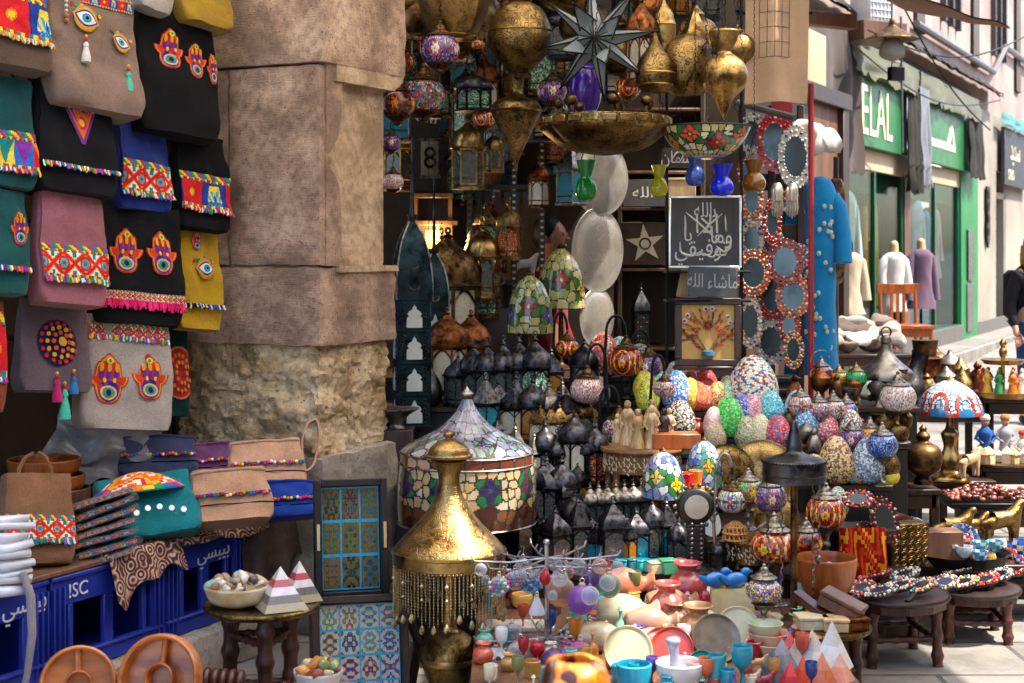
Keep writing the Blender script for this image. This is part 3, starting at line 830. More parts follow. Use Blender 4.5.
class Bag:
 def __init__(s, box, col, label, phi=50, roll=6, dk=.46, top=.3, dep=0, seed=0, wf=.9, cat='bag', name='embroidered_bag', loc=None, pitch=-9, dims=None, Y=None, group='embroidered bags on display'):
  if dims: s.w, s.d, s.h = dims
  else:
   x0, y0, x1, y1 = box
   cx = (x0+x1)/2; Y = Y or (5.62+cx*.0044-dep)
   k = Y/F
   s.w, s.h = (x1-x0)*k*wf, (y1-y0)*k; s.d = s.w*dk
   loc = P(cx, y1, Y)
  s.top = top; s.seed = seed or len(USED)
  s.mat = fabric('cloth_'+col, col, .34, 9, 190) if ('bag', col) not in CACHE else CACHE[('bag', col)]
  CACHE[('bag', col)] = s.mat
  s.t = th(name, label, cat, loc, (rad(pitch), rad(roll), rad(phi)), group)
  mb = MB(); n, m = 44, 20
  vs, fs = [], []
  for j in range(m+1):
   v_ = j/m
   for i in range(n):
    a = 2*PI*i/n
    ca, sa = math.cos(a), math.sin(a)
    e = .26
    x = math.copysign(abs(ca)**e, ca); y = math.copysign(abs(sa)**e, sa)
    vs.append(s.pt(x, y, v_))
  for j in range(m):
   for i in range(n): fs.append([j*n+i, j*n+(i+1) % n, (j+1)*n+(i+1) % n, (j+1)*n+i])
  fs.append(list(range(n))[::-1]); fs.append([m*n+i for i in range(n)])
  mb.add(vs, fs); mb.build('body', s.mat, s.t, sharp=70)
  if name == 'embroidered_bag':
   mb = MB()
   for sx in (-1, 1): mb.tube([s.pt(sx*.5, .2, .97), s.pt(sx*.48, .2, 1.08), s.pt(sx*.3, .3, 1.22), s.pt(sx*.06, .3, 1.27)], .008, 6)
   mb.build('handle', s.mat, s.t)
 def pt(s, x, y, v_, off=0):
  wf = .90+.10*math.sin(PI*min(v_*1.1+.15, 1)); ro = min(1, .93+.9*v_) if v_ < .08 else 1
  df = (1-v_)*1.0 + v_*s.top
  p = V((x*s.w/2*wf*ro, y*(s.d/2)*df*ro - off, v_*s.h))
  q = V((p.x*7, (p.y if y > .3 else 0)*7, p.z*7)) + V((s.seed*3.3, 0, 0))
  return p + V((0, 1, 0))*noise.noise(q)*.022 + V((0, 1, 0))*noise.noise(q*2.7)*.009 + V((0, 1, 0))*math.sin(x*5+v_*9+s.seed)*.005*(1-v_) + V((0, 0, 1))*noise.noise(q*.6+V((9, 0, 0)))*.012*v_
 def fr(s, u, v_, off=0):
  u = max(-.985, min(.985, u))
  y = -(1-abs(u)**7.7)**(1/7.7)
  return s.pt(u, y, v_, off)
 def flap(s, vb, off=.012, col=None, name='flap', u1=.95, mat=None):
  mb = MB()
  def fn(u, w): return s.fr(-u1+2*u1*u, 1.0-(1.0-vb)*w, off + .004*w)
  mb.grid(fn, 24, 14, flip=True)
  mb.grid(lambda u, w: fn(u, w)+V((0, .006, 0)), 24, 14)
  for e in (0, 1): mb.grid(lambda u, w: fn(e, w)+V((0, .006*u, 0)), 1, 14, flip=(e == 1))
  mb.grid(lambda u, w: fn(u, 1)+V((0, .006*w, 0)), 24, 1, flip=True)
  s.flp = mb.build(name, mat or s.mat, s.t, sharp=70); s.off = off+.006
  return s.flp
 def band(s, v0, v1, style, off=None, u1=.94, u0=None, fringe=True, pal=None):
  off = (s.off if hasattr(s, 'off') else .003) + .002 if off is None else off
  u0 = -u1 if u0 is None else u0
  par = getattr(s, 'flp', s.t)
  wm_ = (u1-u0)*s.w/2; hm = (v1-v0)*s.h
  nu, nv = 96, 26
  c = band_cols(style, nu, nv, wm_/hm)
  mb = MB(); mb.grid(lambda u, w: s.fr(u0+(u1-u0)*u, v0+(v1-v0)*w, off), nu, nv, 0, c, )
  mb.build('embroidered_band', M['paint_cloth'], par)
  if fringe: s.fringe(v0, off+.002, u0, u1, pal)
 def fringe(s, v_, off=.01, u0=-.94, u1=.94, pal=None, ln=.016):
  pal = pal or RB + [lin('1f8a8a'), lin('f4efe2')]
  mb = MB(); n = int((u1-u0)*s.w/2/.0075)
  for i in range(n):
   c = pal[R.randrange(len(pal))]
   p = s.fr(u0+(u1-u0)*(i+.5)/n, v_, off)
   l = ln*(.6+.7*R.random())
   mb.tube([p+V((0, 0, .004)), p+V((R.uniform(-.003, .003), -.004, -l*.5)), p+V((R.uniform(-.006, .006), -.004-.004*R.random(), -l))], [.0028, .0042, .0036], 5, col=c)
  mb.build('fringe', M['paint_cloth'], getattr(s, 'flp', s.t))
 def patch(s, kind, u, v_, size, name=None, off=None, sx=1.0, rot=0):
  off = (s.off if hasattr(s, 'off') else .003) if off is None else off
  mb = MB(); mats = []
  ca, sa = math.cos(rot), math.sin(rot)
  for k, (poly, col) in enumerate(patch_layers(kind)):
   mt = solid(col)
   if mt not in mats: mats.append(mt)
   o = off + .0022 + .0009*k
   if kind == 'hamsa': sz_, sq_ = size*1.22, sx*.82
   else: sz_, sq_ = size*1.1, sx
   pts = [(x*sq_*sz_, y*sz_) for x, y in poly]
   pts = [(x*ca-y*sa, x*sa+y*ca) for x, y in pts]
   ar = sum(pts[i][0]*pts[(i+1) % len(pts)][1]-pts[(i+1) % len(pts)][0]*pts[i][1] for i in range(len(pts)))
   if ar < 0: pts = pts[::-1]
   n = len(pts)
   cx = sum(p[0] for p in pts)/n; cy = sum(p[1] for p in pts)/n
   f = lambda x, y, oo: s.fr(u+x/(s.w/2), v_+y/s.h, oo)
   vs = [f(x, y, o) for x, y in pts] + [f(x, y, o-.003) for x, y in pts]
   mid = [f((x+cx)/2, (y+cy)/2, o) for x, y in pts]
   vs += mid + [f(cx, cy, o)]
   fs = [[i, (i+1) % n, 2*n+(i+1) % n, 2*n+i] for i in range(n)] + [[2*n+i, 2*n+(i+1) % n, 3*n] for i in range(n)]
   fs += [[n+i, n+(i+1) % n, (i+1) % n, i] for i in range(n)]
   mb.add(vs, fs, mats.index(mt))
  nm = name or {'hamsa': 'hamsa_patch', 'eye': 'eye_patch', 'disc': 'round_patch', 'red_oval': 'oval_patch', 'fan': 'fan_patch'}[kind]
  return mb.build(nm, mats, getattr(s, 'flp', s.t))
 def tas(s, u, v_, col, ln=.09, w=.016):
  p = s.fr(u, v_, (s.off if hasattr(s, 'off') else .003)+.014)
  tassel(s.t, solid(col), p, ln, w)
pinkp = [lin('e8206c'), lin('f0408c'), lin('d01860')]
b = Bag((-26, -18, 54, 70), '6d5546', 'brown bag with white floral embroidered flap in the top corner', dep=.02); b.flap(.30); b.band(.32, .92, 'flor', pal=[lin('c9a050'), lin('e8d8b0')])
b = Bag((28, -16, 150, 114), '8c7264', 'large taupe bag with two blue eye patches and tassels', dep=.06, dk=.42); b.patch('eye', -.28, .72, .105, sx=1.15, rot=-.25); b.patch('eye', .55, .60, .085, sx=1.1, rot=-.3); b.tas(-.30, .52, 'efe9df', .085, .019); b.tas(.62, .36, '4fc9a8', .085, .019); b.band(.86, .97, 'flor', u0=-.3, fringe=False)
mb = MB()
for i in range(7): mb.ball((0, 0, -.02*i), .007 if i < 5 else .010, 10, 6, 0 if i < 5 else 1)
mb.build('bead_string', [solid('efe9df'), solid('c07a40')], b.t, b.fr(-.72, .90, .014))
b = Bag((120, -8, 228, 137), '121114', 'black bag with three hamsa patches hanging beside the stone pillar', dep=.02, dk=.34, phi=46); b.patch('hamsa', -.25, .60, .145); b.patch('hamsa', .42, .56, .13, sx=.85); b.patch('hamsa', .84, .52, .11, sx=.5); b.band(.90, .985, 'flor', u0=-.9, u1=-.2, fringe=False)
b = Bag((168, -34, 238, 28), 'a8831f', 'mustard yellow bag with beaded top above black hamsa bag', dep=.0); b.band(.72, .95, 'dots', fringe=False)
b = Bag((128, -48, 176, 12), 'b5a9a0', 'pale grey bag cut off by the top edge beside yellow bag')
b = Bag((-40, 74, 38, 188), '14494a', 'dark teal bag with striped triangle band above black fan bag', dep=0); b.flap(.14); b.band(.15, .50, 'tri')
b = Bag((16, 80, 122, 196), '131215', 'black bag with orange fan shaped embroidery on its fringed flap', dep=.06); b.flap(.22); b.patch('fan', .05, .66, .16); b.fringe(.22, .022)
b = Bag((104, 112, 174, 212), '1d2f7d', 'royal blue bag with white and red geometric band', dep=-.02); b.flap(.14); b.band(.15, .48, 'geo')
b = Bag((160, 132, 238, 230), '111013', 'black bag with red and blue floral band beside the pillar', dep=.0, dk=.3); b.flap(.18); b.band(.19, .56, 'flor')
b = Bag((-46, 186, 32, 294), '14504f', 'teal bag with one hamsa patch at the left edge', dep=.06); b.flap(.24); b.patch('hamsa', .62, .62, .105, sx=.7); b.fringe(.24, .022)
b = Bag((22, 178, 112, 306), 'a4626b', 'dusty pink bag with white and orange geometric band', dep=.12, dk=.42, phi=50); b.flap(.18); b.band(.19, .46, 'geo')
b = Bag((80, 204, 188, 326), '121113', 'black bag with two hamsa patches and hot pink fringe', dep=.04, phi=40); b.flap(.17); b.patch('hamsa', -.42, .58, .15); b.patch('hamsa', .42, .60, .15); b.fringe(.17, .024, pal=pinkp, ln=.03); b.band(.18, .25, 'geo', fringe=False)
b = Bag((166, 222, 226, 330), 'c0951c', 'yellow bag with small eye patch beside the pillar', dep=.0, dk=.4); b.flap(.22); b.patch('eye', .1, .56, .085, sx=1.1); b.patch('hamsa', -.25, .82, .07); b.fringe(.22, .022, pal=[lin('1d1a20'), lin('e8e0d0'), lin('2a5ac0')])
b = Bag((6, 298, 98, 392), '6b5a60', 'mauve grey bag with a dark embroidered disc and tassels', dep=.02, dk=.3); b.patch('disc', .02, .52, .17); b.tas(-.12, .12, 'd0206c', .09, .02); b.tas(.12, .02, '4fc9a8', .12, .022); b.tas(.42, .16, '2a7fb8', .07, .018)
b = Bag((66, 316, 176, 430), 'b3a497', 'beige canvas bag with two hamsa patches and striped trim', dep=.08, dk=.34, phi=36, top=.5); b.patch('hamsa', -.42, .42, .16); b.patch('hamsa', .46, .46, .15); b.band(.78, .93, 'geo', fringe=False); b.fringe(.80, .006)
b = Bag((150, 330, 190, 416), '17383c', 'dark teal bag with a red oval medallion behind beige bag', dep=-.08, phi=40); b.patch('red_oval', .35, .5, .21)
b = Bag((-40, 300, 8, 412), '8a3a1e', 'orange and pink embroidered bag cut off at the left edge', dep=.1); b.band(.3, .9, 'flor')
t = th('bag_rack', 'black metal rack rails the embroidered bags hang from', 'rack', frame(A0) @ V((-1.2, .72, 0)), HEAD)
for z in (1.35, 1.82, 2.3, 2.75):
 mb = MB(); mb.tube([(-2.2, 0, z), (1.15, 0, z)], .012, 8); mb.build('rail', M['iron'], t)
for x in (-2.1, 1.12):
 mb = MB(); mb.tube([(x, .02, 0), (x, .02, 3)], .016, 8); mb.build('post', M['iron'], t)
M['crate_blue'] = plain('crate_blue', '26369a', .38, 0, .3, 8, .1, 80)
M['crate_white'] = plain('crate_white', 'd5d3e4', .6, 0, .2, 30, .05)
FW = frame(A0)
def crate(s0, s1, words, label):
 t = th('bottle_crate', label, 'crate', FW @ V((s0, .12, .175)), HEAD, 'blue plastic bottle crates under the bag counter')
 w, h, dp = s1-s0-.012, .36, .42
 mb = MB()
 mb.box((w/2, .012, h-.055), (w, .024, .11)); mb.box((w/2, .012, .03), (w, .024, .06))
 for x, ww in ((.03, .06), (w-.03, .06), (.10, .025), (w*.5, .05), (w-.10, .025)): mb.box((x, .0125, .15), (ww, .021, .2), 0, .003)
 mb.box((w/2, .004, h-.008), (w+.006, .03, .016)); mb.box((w/2, .003, .065), (w+.004, .03, .012))
 for x in (.004, .03, .056, w-.056, w-.03, w-.004): mb.box((x, -.004, h/2-.01), (.006, .02, h-.06))
 mb.box((.012, dp/2, h/2), (.024, dp-.03, h), 0, .004); mb.box((w-.012, dp/2, h/2), (.024, dp-.03, h), 0, .004)
 mb.box((w/2, dp-.012, h/2), (w-.05, .024, h)); mb.box((w/2, dp/2, .012), (w-.05, dp-.06, .02))
 mb.build('body', M['crate_blue'], t)
 for wd, x, sz in words: text('lettering', wd, sz, M['crate_white'], t, (x*w, -.0032, h-.065), ext=.0015)
crate(-2.12, -1.51, [('\uFEF2\uFEB4\uFE92\uFEF4\uFE91', .82, .082)], 'blue plastic crate at the left edge behind hanging white strap')
crate(-1.50, -.895, [('!SC', .22, .072)], 'blue plastic crate printed with white letters under paisley cloth')
crate(-.885, -.385, [('\uFEF2\uFEB4\uFE92\uFEF4\uFE91', .60, .082)], 'blue plastic crate beside the small round table')
o = rough_box(-2.3, -.3, .04, .8, 0, .17, .05, .02, .008, 8, 9).build('stone_step', M['plinth_stone'], None)
o.matrix_world = FW; tag(o, 'rough grey stone step under the blue crates', 'step')
t = th('wooden_board', 'dark board shelf at the back of the bag counter', 'board', FW @ V((-2.2, .44, .54)), HEAD)
mb = MB(); mb.box((.95, .18, .07), (2.0, .34, .14)); mb.build('board', M['black_wood'], t)
bx_ = MB(); bx_.box((0, 0, 0), (2.05, .70, .018))
o = bx_.build('counter_board', M['brown_wood'], None, FW @ V((-1.18, .46, .548)), HEAD); tag(o, 'plain wooden counter board lying on the blue crates', 'board')
def paisley_mat():
 m, nt, bs = nmat('paisley')
 co = coords(nt, False)
 wv = nd(nt, 'ShaderNodeTexVoronoi', {'Vector': co, 'Scale': 17.0}, feature='F1')
 sn = nd(nt, 'ShaderNodeMath', {0: wv.outputs['Distance'], 1: 26.0}, operation='MULTIPLY')
 sn = nd(nt, 'ShaderNodeMath', {0: sn.outputs[0]}, operation='SINE')
 n2 = nz(nt, co, 22, 3)
 col = ramp(nt, nd(nt, 'ShaderNodeMath', {0: nd(nt, 'ShaderNodeMapRange', {0: sn.outputs[0], 1: -1.0}).outputs[0], 1: n2}, operation='MULTIPLY').outputs[0], [(.12, '3c1c1a'), (.26, '7c3f3b'), (.42, 'a8816b'), (.6, 'c9b297')])
 L(nt, col, bs.inputs['Base Color']); bs.inputs['Roughness'].default_value = .9
 bump(nt, bs, nz(nt, co, 500, 2), .3, .002)
 return m
M['paisley'] = paisley_mat()
def drape(x0, x1, fall, label, seed, yb=.5):
 mb = MB()
 for o in (0, .005):
  def fn(u, w):
   x = x0+(x1-x0)*u
   f = fall*(.75+.25*math.sin(u*5+seed)+.35*noise.noise(V((u*4, seed, 0))))
   if w < .55:
    y = yb-(yb+.03)*(w/.55); z = .565+.012*noise.noise(V((x*9, y*9, seed)))
   else:
    k = (w-.55)/.45
    y = -.03-.02*k-.03*k*(.5+.5*math.sin(u*14+seed)); z = .565-f*k
   return V((x, y+.12, z+o))
  mb.grid(fn, 50, 24, flip=(o == 0))
 return mb
for nm, a in (('long paisley shawl draped over the middle blue crate', (-1.24, -.84, .17, 1)), ('narrow brown paisley shawl edge by the small round table', (-.86, -.28, .05, 4))):
 o = drape(a[0], a[1], a[2], nm, a[3]).build('paisley_cloth', M['paisley'], None, sharp=0); o.matrix_world = FW; tag(o, nm, 'cloth')
M['carved'] = M['paisley'].copy(); M['carved'].name = 'carved_cloth'
o = drape(-.42, .02, .34, '', 6, .3).build('dark_shawl', fabric('brocade', '4a352b', .6, 20, 300, c2='1c120d'), None, sharp=0); o.matrix_world = FW @ T(.0, .03, -.02)
tag(o, 'dark brocade shawl hanging between the crates and the tile tray', 'cloth')
def pouch(name, label, px, py, Y, wpx, hpx, col, dk=.6, trim=True, phi=25, p=.5, seed=1, cat='bag'):
 k = Y/F; w, h = wpx*k*.94, hpx*k*1.05
 b = Bag(None, col, label, phi=phi, roll=R.uniform(-4, 4), pitch=-26, top=.42, seed=seed, cat=cat, name=name, loc=P(px, py, Y), dims=(w, w*dk*.75, h), group='bags lying on the counter')
 if trim:
  b.flap(.50, .010)
  n = max(10, int(w/.014)); mb = MB()
  for i in range(n): mb.ball(b.fr(-.95+1.9*(i+.5)/n, .47+.02*math.sin(i*1.7), .014), .0075, 7, 5, col=RB[R.randrange(8)])
  mb.build('trim', M['paint_cloth'], b.flp)
  mb = MB(); mb.tube([b.fr(-.97+1.94*i/20, .30, .002) for i in range(21)], .0025, 5); mb.build('seam', M['iron'], b.t)
  mb = MB(); mb.tube([b.fr(-.97+1.94*i/20, .93+.03*math.sin(PI*i/20), .012) for i in range(21)], .006, 6); mb.build('piping', b.mat, b.flp)
 return b.t, w, b.d, h
t, w, d, h = pouch('pouch_bag', 'round teal pouch bag with an orange embroidered flap', 150, 541, 5.85, 112, 62, '157a80', .7, False)
mb = MB(); nr = 26
def pc(i, j):
 r = i/nr
 return [lin('e8701c'), lin('f0b02a'), lin('d8304a'), lin('f4e4c8'), lin('e86a1c')][int(r*10+1.6*math.sin(j*.7+r*4)) % 5] if r < .85 else RB[(j//2) % 8]
mb.add([V((0, -.02, h*1.02))], [])
def fl(u, w_):
 a = 2*PI*u; r = w_*.5
 x, y = r*math.cos(a)*w*.86, r*math.sin(a)*d*.75
 return V((x-.02, y-.05, h*(1.06-.5*(r*1.6)**2) - .05*max(0, -y/d)))
cols = [[pc(i, j) for j in range(48)] for i in range(nr)]
mb.grid(fl, 48, nr, 0, cols, flip=True); mb.grid(lambda u, w_: fl(u, w_)-V((0, 0, .006)), 48, nr, 0, [[lin('157a80')]*48]*nr)
mb.build('flap', M['paint_cloth'], t, sharp=0)
mb = MB()
for i in range(6): mb.lathe([(0, 0), (.011, 0), (.011, .002), (0, .002)], 12, M=T(-.10+.045*i, -d*.52, h*.42-.012*abs(i-2.5)) @ Rx(PI/2))
mb.build('coin', M['silver'], t)
pouch('pouch_bag', 'tan suede pouch bag trimmed with coloured pompoms', 232, 524, 5.98, 90, 52, 'c39574', .6, True, 22, seed=3)
pouch('pouch_bag', 'grey blue denim pouch bag at the back of the counter', 158, 478, 6.45, 84, 40, '42496a', .5, True, 15, seed=4)
pouch('pouch_bag', 'purple pouch bag with red trim behind the teal pouch', 208, 480, 6.5, 56, 36, '7a4a74', .5, True, 15, seed=5)
pouch('pouch_bag', 'small bright blue pouch hanging over the counter end', 294, 518, 6.2, 62, 36, '1c3f9c', .5, True, 20, seed=6)
mb = MB(); mb.ball((0, 0, 0), .02, 12, 8, sx=(1.3, .8, 1.2)); mb.tube([(-.012, 0, .012), (-.04, 0, .03), (-.07, 0, .02)], .004, 6)
o = mb.build('pompom_charm', solid('1c3f9c'), None, P(324, 500, 6.1)); tag(o, 'tiny blue pouch charm dangling off the counter corner', 'charm')
t, w, d, h = pouch('crossbody_bag', 'tan crossbody bag with upright strap leaning on the pillar', 268, 490, 6.28, 84, 48, 'c8997c', .55, True, 18, seed=7)
mb = MB()
sp = [(.10, -.02, .12), (.16, -.02, .06), (.2, 0, .10), (.235, 0, .22), (.23, 0, .30), (.19, 0, .28), (.16, .01, .2), (.165, .01, .10), (.13, .02, .08)]
sp = [V(p) for p in sp]
pp = []
for i in range(len(sp)-1):
 for j in range(5): pp.append(sp[i].lerp(sp[i+1], j/5))
for _ in range(3): pp = [pp[0]] + [(pp[i-1]+pp[i]*2+pp[i+1])/4 for i in range(1, len(pp)-1)] + [pp[-1]]
vs, fs = [], []
for i, p in enumerate(pp):
 for dy in (-.018, .018):
  vs.append(p+V((0, dy, 0)))
 for dy in (.018, -.018):
  tdir = (pp[min(i+1, len(pp)-1)]-pp[max(i-1, 0)]).normalized(); nn = V((tdir.z, 0, -tdir.x))*.008
  vs.append(p+V((0, dy, 0))+nn)
for i in range(len(pp)-1):
 for j in range(4): fs.append([i*4+j, i*4+(j+1) % 4, (i+1)*4+(j+1) % 4, (i+1)*4+j])
mb.add(vs, fs); mb.build('strap', CACHE[('bag', 'c8997c')], t, sharp=60)
b = Bag(None, '8a5f42', 'brown suede bag with white geometric band lying on the counter', dims=(.27, .15, .33), loc=P(34, 566, 5.42), phi=32, pitch=-18, top=.5, name='embroidered_bag'); b.flap(.22); b.band(.24, .52, 'geo')
CLR = glass('cellophane', 'dfe2ea', .07, .08, .25)
for i in range(7):
 lab = ['lowest flat purse in the plastic wrapped pile', 'second lowest flat purse in the plastic wrapped pile', 'third lowest flat purse in the plastic wrapped pile', 'middle flat purse of the plastic wrapped pile beside teal pouch', 'third flat purse from the top of the wrapped pile', 'second flat purse from the top of the wrapped pile', 'topmost flat purse of the plastic wrapped pile'][i]
 t = th('wrapped_purse', lab, 'purse', P(104+2*math.sin(i*2), 560-10*i, 5.62+.015*i), (rad(-8), rad(-14+3*math.sin(i)), rad(24+5*math.sin(i*3))), 'plastic wrapped purses in a pile')
 c = band_cols(('geo', 'tri', 'flor')[i % 3], 48, 12, 5)
 mb = MB(); mb.box((0, 0, .008), (.22, .16, .014), 0, .005, col=[lin('b08a6a'), lin('3a3340'), lin('a8323c')][i % 3])
 mb.grid(lambda u, w: (-.108+.216*u, -.082, .002+.012*w), 48, 12, 0, c)
 mb.grid(lambda u, w: (-.108+.216*u, -.08+.05*w, .0155), 48, 12, 0, c)
 mb.build('body', M['paint_cloth'], t)
 mb = MB()
 mb.grid(lambda u, w: (-.125+.25*u, -.095+.19*w, .020+.005*noise.noise(V((u*6, w*6, i)))), 14, 10)
 mb.grid(lambda u, w: (-.125+.25*u, -.095, -.002+.022*w), 14, 2)
 mb.build('plastic_sleeve', CLR, t, sharp=0)
for i, (py, r, lab) in enumerate(((497, 34, 'lowest brown wooden bowl of the stack on the counter'), (484, 34, 'middle brown wooden bowl of the counter stack'), (468, 36, 'top brown wooden bowl holding a smaller ring'))):
 Y = 6.05; k = Y/F
 t = th('wooden_bowl', lab, 'bowl', P(44+6*(2-i), py, Y), None, 'brown wooden bowls stacked on the counter')
 mb = MB(); rr = r*k
 mb.lathe(sm([(rr*.72, -.035, 1), (rr*.95, -.01), (rr, .035, 1), (rr*.97, .04), (rr*.92, .035, 1), (rr*.86, .0), (0, -.02)]), 36)
 if i == 2: mb.lathe(sm([(rr*.5, 0, 1), (rr*.56, .045, 1), (rr*.5, .047), (rr*.46, .043, 1), (rr*.42, .0)]), 30, c=(-.02, 0, 0), cap=False)
 mb.build('bowl', M['orange_wood' if i else 'brown_wood'], t)
mb = MB()
for o in (0, 1):
 mb.grid(lambda u, w: V((-.35+.7*u, .12*w+.05*noise.noise(V((u*5, w*5, 1)))-.004*o, .3*w+.10*noise.noise(V((u*4, w*3, 7)))*(1-w*.3))), 30, 16, flip=(o == 0))
PL = plain('plastic_sheet', '85828a', .25, 0, .3, 6, .3, 30)
tag(mb.build('plastic_sheet', PL, None, P(80, 490, 6.3), rad(20), sharp=0), 'crumpled grey plastic sheet heaped behind the wooden bowls', 'plastic sheet')
t = th('plastic_bundle', 'pile of white plastic wrapped scarves at the left edge', 'bundle', P(4, 590, 5.1), rad(20))
mb = MB()
for i in range(9): mb.tube([(-.16, 0, .03*i), (0, -.01+.01*math.sin(i), .03*i+.012*math.sin(i*2)), (.09+.012*math.sin(i*3), .0, .03*i)], [.018, .020, .013], 10)
mb.jitter(.012, 20); mb.build('wrapped_scarves', plain('white_plastic', 'd2d3da', .18, 0, .15, 20, .4, 60, coat=.5), t, sharp=0)
mb = MB(); mb.tube([(.06, -.02, .06), (.085, -.03, -.02), (.09, -.03, -.15), (.075, -.03, -.28), (.05, -.03, -.40)], [.012, .016, .015, .012, .012], 10)
mb.build('strap', fabric('strap_grey', 'a79a9c', .3), t)
t = th('low_bench', 'low dark bench under the divided wooden dishes', 'bench', P(120, 722, 4.75))
mb = MB(); mb.box((-.03, .06, .0), (.7, .4, .04)); mb.build('seat', M['dark_wood'], t)
zb = P(120, 722, 4.75).z
for sx in (-.34, .28):
 for sy in (-.1, .22):
  mb = MB(); mb.box((sx, sy, -zb/2-.01), (.04, .04, zb-.03)); mb.build('leg', M['dark_wood'], t)
for px, top, wd, lab in ((78, 663, 74, 'divided orange wooden dish standing at the lower left'), (162, 641, 86, 'larger divided wooden dish standing beside the blue crate')):
 Y = 4.72; k = Y/F; r = wd*k/2; zt = P(px, top, Y).z; z0 = zb+.02
 t = th('divided_dish', lab, 'dish', (P(px, 700, Y).x, Y, max(z0+r*.93, zt-r*.97)), (rad(72), 0, rad(-14 if px > 100 else 18)), 'divided wooden dishes')
 mb = MB(); mb.lathe(sm([(0, -.03), (r*.9, -.03, 1), (r*1.02, 0), (r, .035, 1), (r*.95, .04), (r*.9, .034, 1), (r*.87, -.005, 1), (0, -.012)]), 40); mb.build('rim', M['olive_wood'], t)
 mb = MB()
 for a in (PI/2, PI/2+2.1, PI/2-2.1):
  pts = [(r*.3*math.cos(a)*f/.3, r*.3*math.sin(a)*f/.3, .012) for f in (.3, .6, .9)]
  mb.tube([(x*1.0, y*1.0, z) for x, y, z in pts], [.012, .010, .012], 8)
 mb.lathe(sm([(r*.34, -.01, 1), (r*.36, .028, 1), (r*.32, .032), (r*.29, .026, 1), (r*.28, -.008)]), 24, cap=False)
 mb.build('divider', M['orange_wood'], t)
t = th('wooden_spool', 'ribbed reddish wooden spool by the table legs', 'spool', P(222, 682, 5.0), (rad(8), rad(4), 0))
mb = MB()
for i in range(5): mb.lathe(sm([(.03, 0), (.042, .006), (.045, .014), (.042, .022), (.03, .028)], 3), 24, M=T(-.065+.028*i, 0, 0) @ Ry(PI/2))
mb.build('spool', M['red_wood'], t)
mb = MB(); mb.box((0, 0, -.055), (.6, .3, .03)); o = mb.build('low_plank', M['dark_wood'], None, P(240, 690, 5.0)+V((0, .08, -.02))); tag(o, 'low plank holding the spool and the small stone bowl', 'plank')
mb = MB(); mb.box((0, 0, -.16), (.5, .24, .18)); o = mb.build('plank_support', M['brown_wood'], None, P(240, 690, 5.0)+V((0, .08, -.02))); tag(o, 'brown wooden block under the low plank', 'block')
M['alabaster'] = plain('alabaster', 'e3d8bb', .3, 0, .3, 9, .05, 60, coat=.3, sub=.15, c2='c39f62')
M['marble'] = plain('marble', 'd9d4cb', .3, 0, .2, 12, .05, 60, coat=.3, sub=.1)
M['pebble'] = vcol('pebble', .3, .1, 80, coat=.3)
def stones(parent, r, z, n, seed, pal):
 rr = random.Random(seed)
 for i in range(n):
  a = rr.random()*2*PI; q = math.sqrt(rr.random())*r
  mb = MB(); s_ = .012+.014*rr.random()
  mb.ball((0, 0, 0), s_, 10, 7, sx=(1.3, .9, .7), col=lin(pal[rr.randrange(len(pal))])); mb.jitter(s_*.35, 40, i)
  mb.build('stone', M['pebble'], parent, (q*math.cos(a), q*math.sin(a), z+.012*rr.random()+.03*(1-q/r)), (rr.random(), rr.random(), rr.random()*6))
def stone_bowl(name, label, loc, r, h, mt, pal=None, n=26, seed=1, squash=1.0):
 t = th(name, label, 'bowl', loc)
 mb = MB(); mb.lathe(sm([(r*.45, 0, 1), (r*.8, h*.25), (r, h*.9, 1), (r*.99, h), (r*.94, h*.97, 1), (r*.75, h*.4), (0, h*.25)]), 40, rf=lambda u, z: 1+.015*math.sin(u*2*PI*9))
 mb.build('bowl', mt, t)
 if pal: stones(t, r*.82, h*.92, n, seed, pal)
 return t
TB = P(262, 604, 5.35)
t = th('round_table', 'small round wooden table holding stone pyramids and a stone bowl', 'table', (TB.x, TB.y, 0), rad(10))
mb = MB(); mb.lathe(sm([(0, -.02), (.195, -.02, 1), (.208, -.006), (.203, .004, 1), (.19, 0, 1), (0, -.001)]), 48); mb.build('tabletop', M['old_brass'], t, (0, 0, TB.z))
def turned_leg(mb, p, q, r=.014, n=12, knots=3):
 p, q = V(p), V(q); k = 30
 pts = [p.lerp(q, i/k) for i in range(k+1)]
 rs = [r*(1+.35*(abs(math.sin(PI*knots*i/k))**6) + (.15 if i in (0, k) else 0)) for i in range(k+1)]
 mb.tube(pts, rs, n)
for i in range(3):
 a = 2*PI*i/3+.6
 mb = MB(); turned_leg(mb, (.12*math.cos(a), .12*math.sin(a), TB.z-.02), (.13*math.cos(a), .13*math.sin(a), 0), .026, 14, 4); mb.build('leg', M['red_wood'], t)
 for z in (.14, .32):
  a2 = a+2*PI/3
  mb = MB(); turned_leg(mb, (.122*math.cos(a), .122*math.sin(a), z), (.122*math.cos(a2), .122*math.sin(a2), z), .013, 10, 5); mb.build('stretcher', M['red_wood'], t)
def onto(px, py, z):
 Y = (H-z)*F/(py-HZ); return P(px, py, Y)
stone_bowl('stone_bowl', 'cream alabaster bowl full of polished stones on the table', (TB.x-.085, TB.y-.02, TB.z), .118, .075, M['alabaster'], ['8fae98', 'c8b48a', '4a4a4e', 'd8c8b0', 'a08060', '6f9a92', 'e0d6c4'], 36, 3)
stone_bowl('stone_bowl', 'small pale stone bowl with coloured chips beneath the table', P(318, 690, 5.15), .085, .07, M['marble'], ['c8863a', '7a9a5a', 'b0503a', 'd8c8a0'], 20, 5)
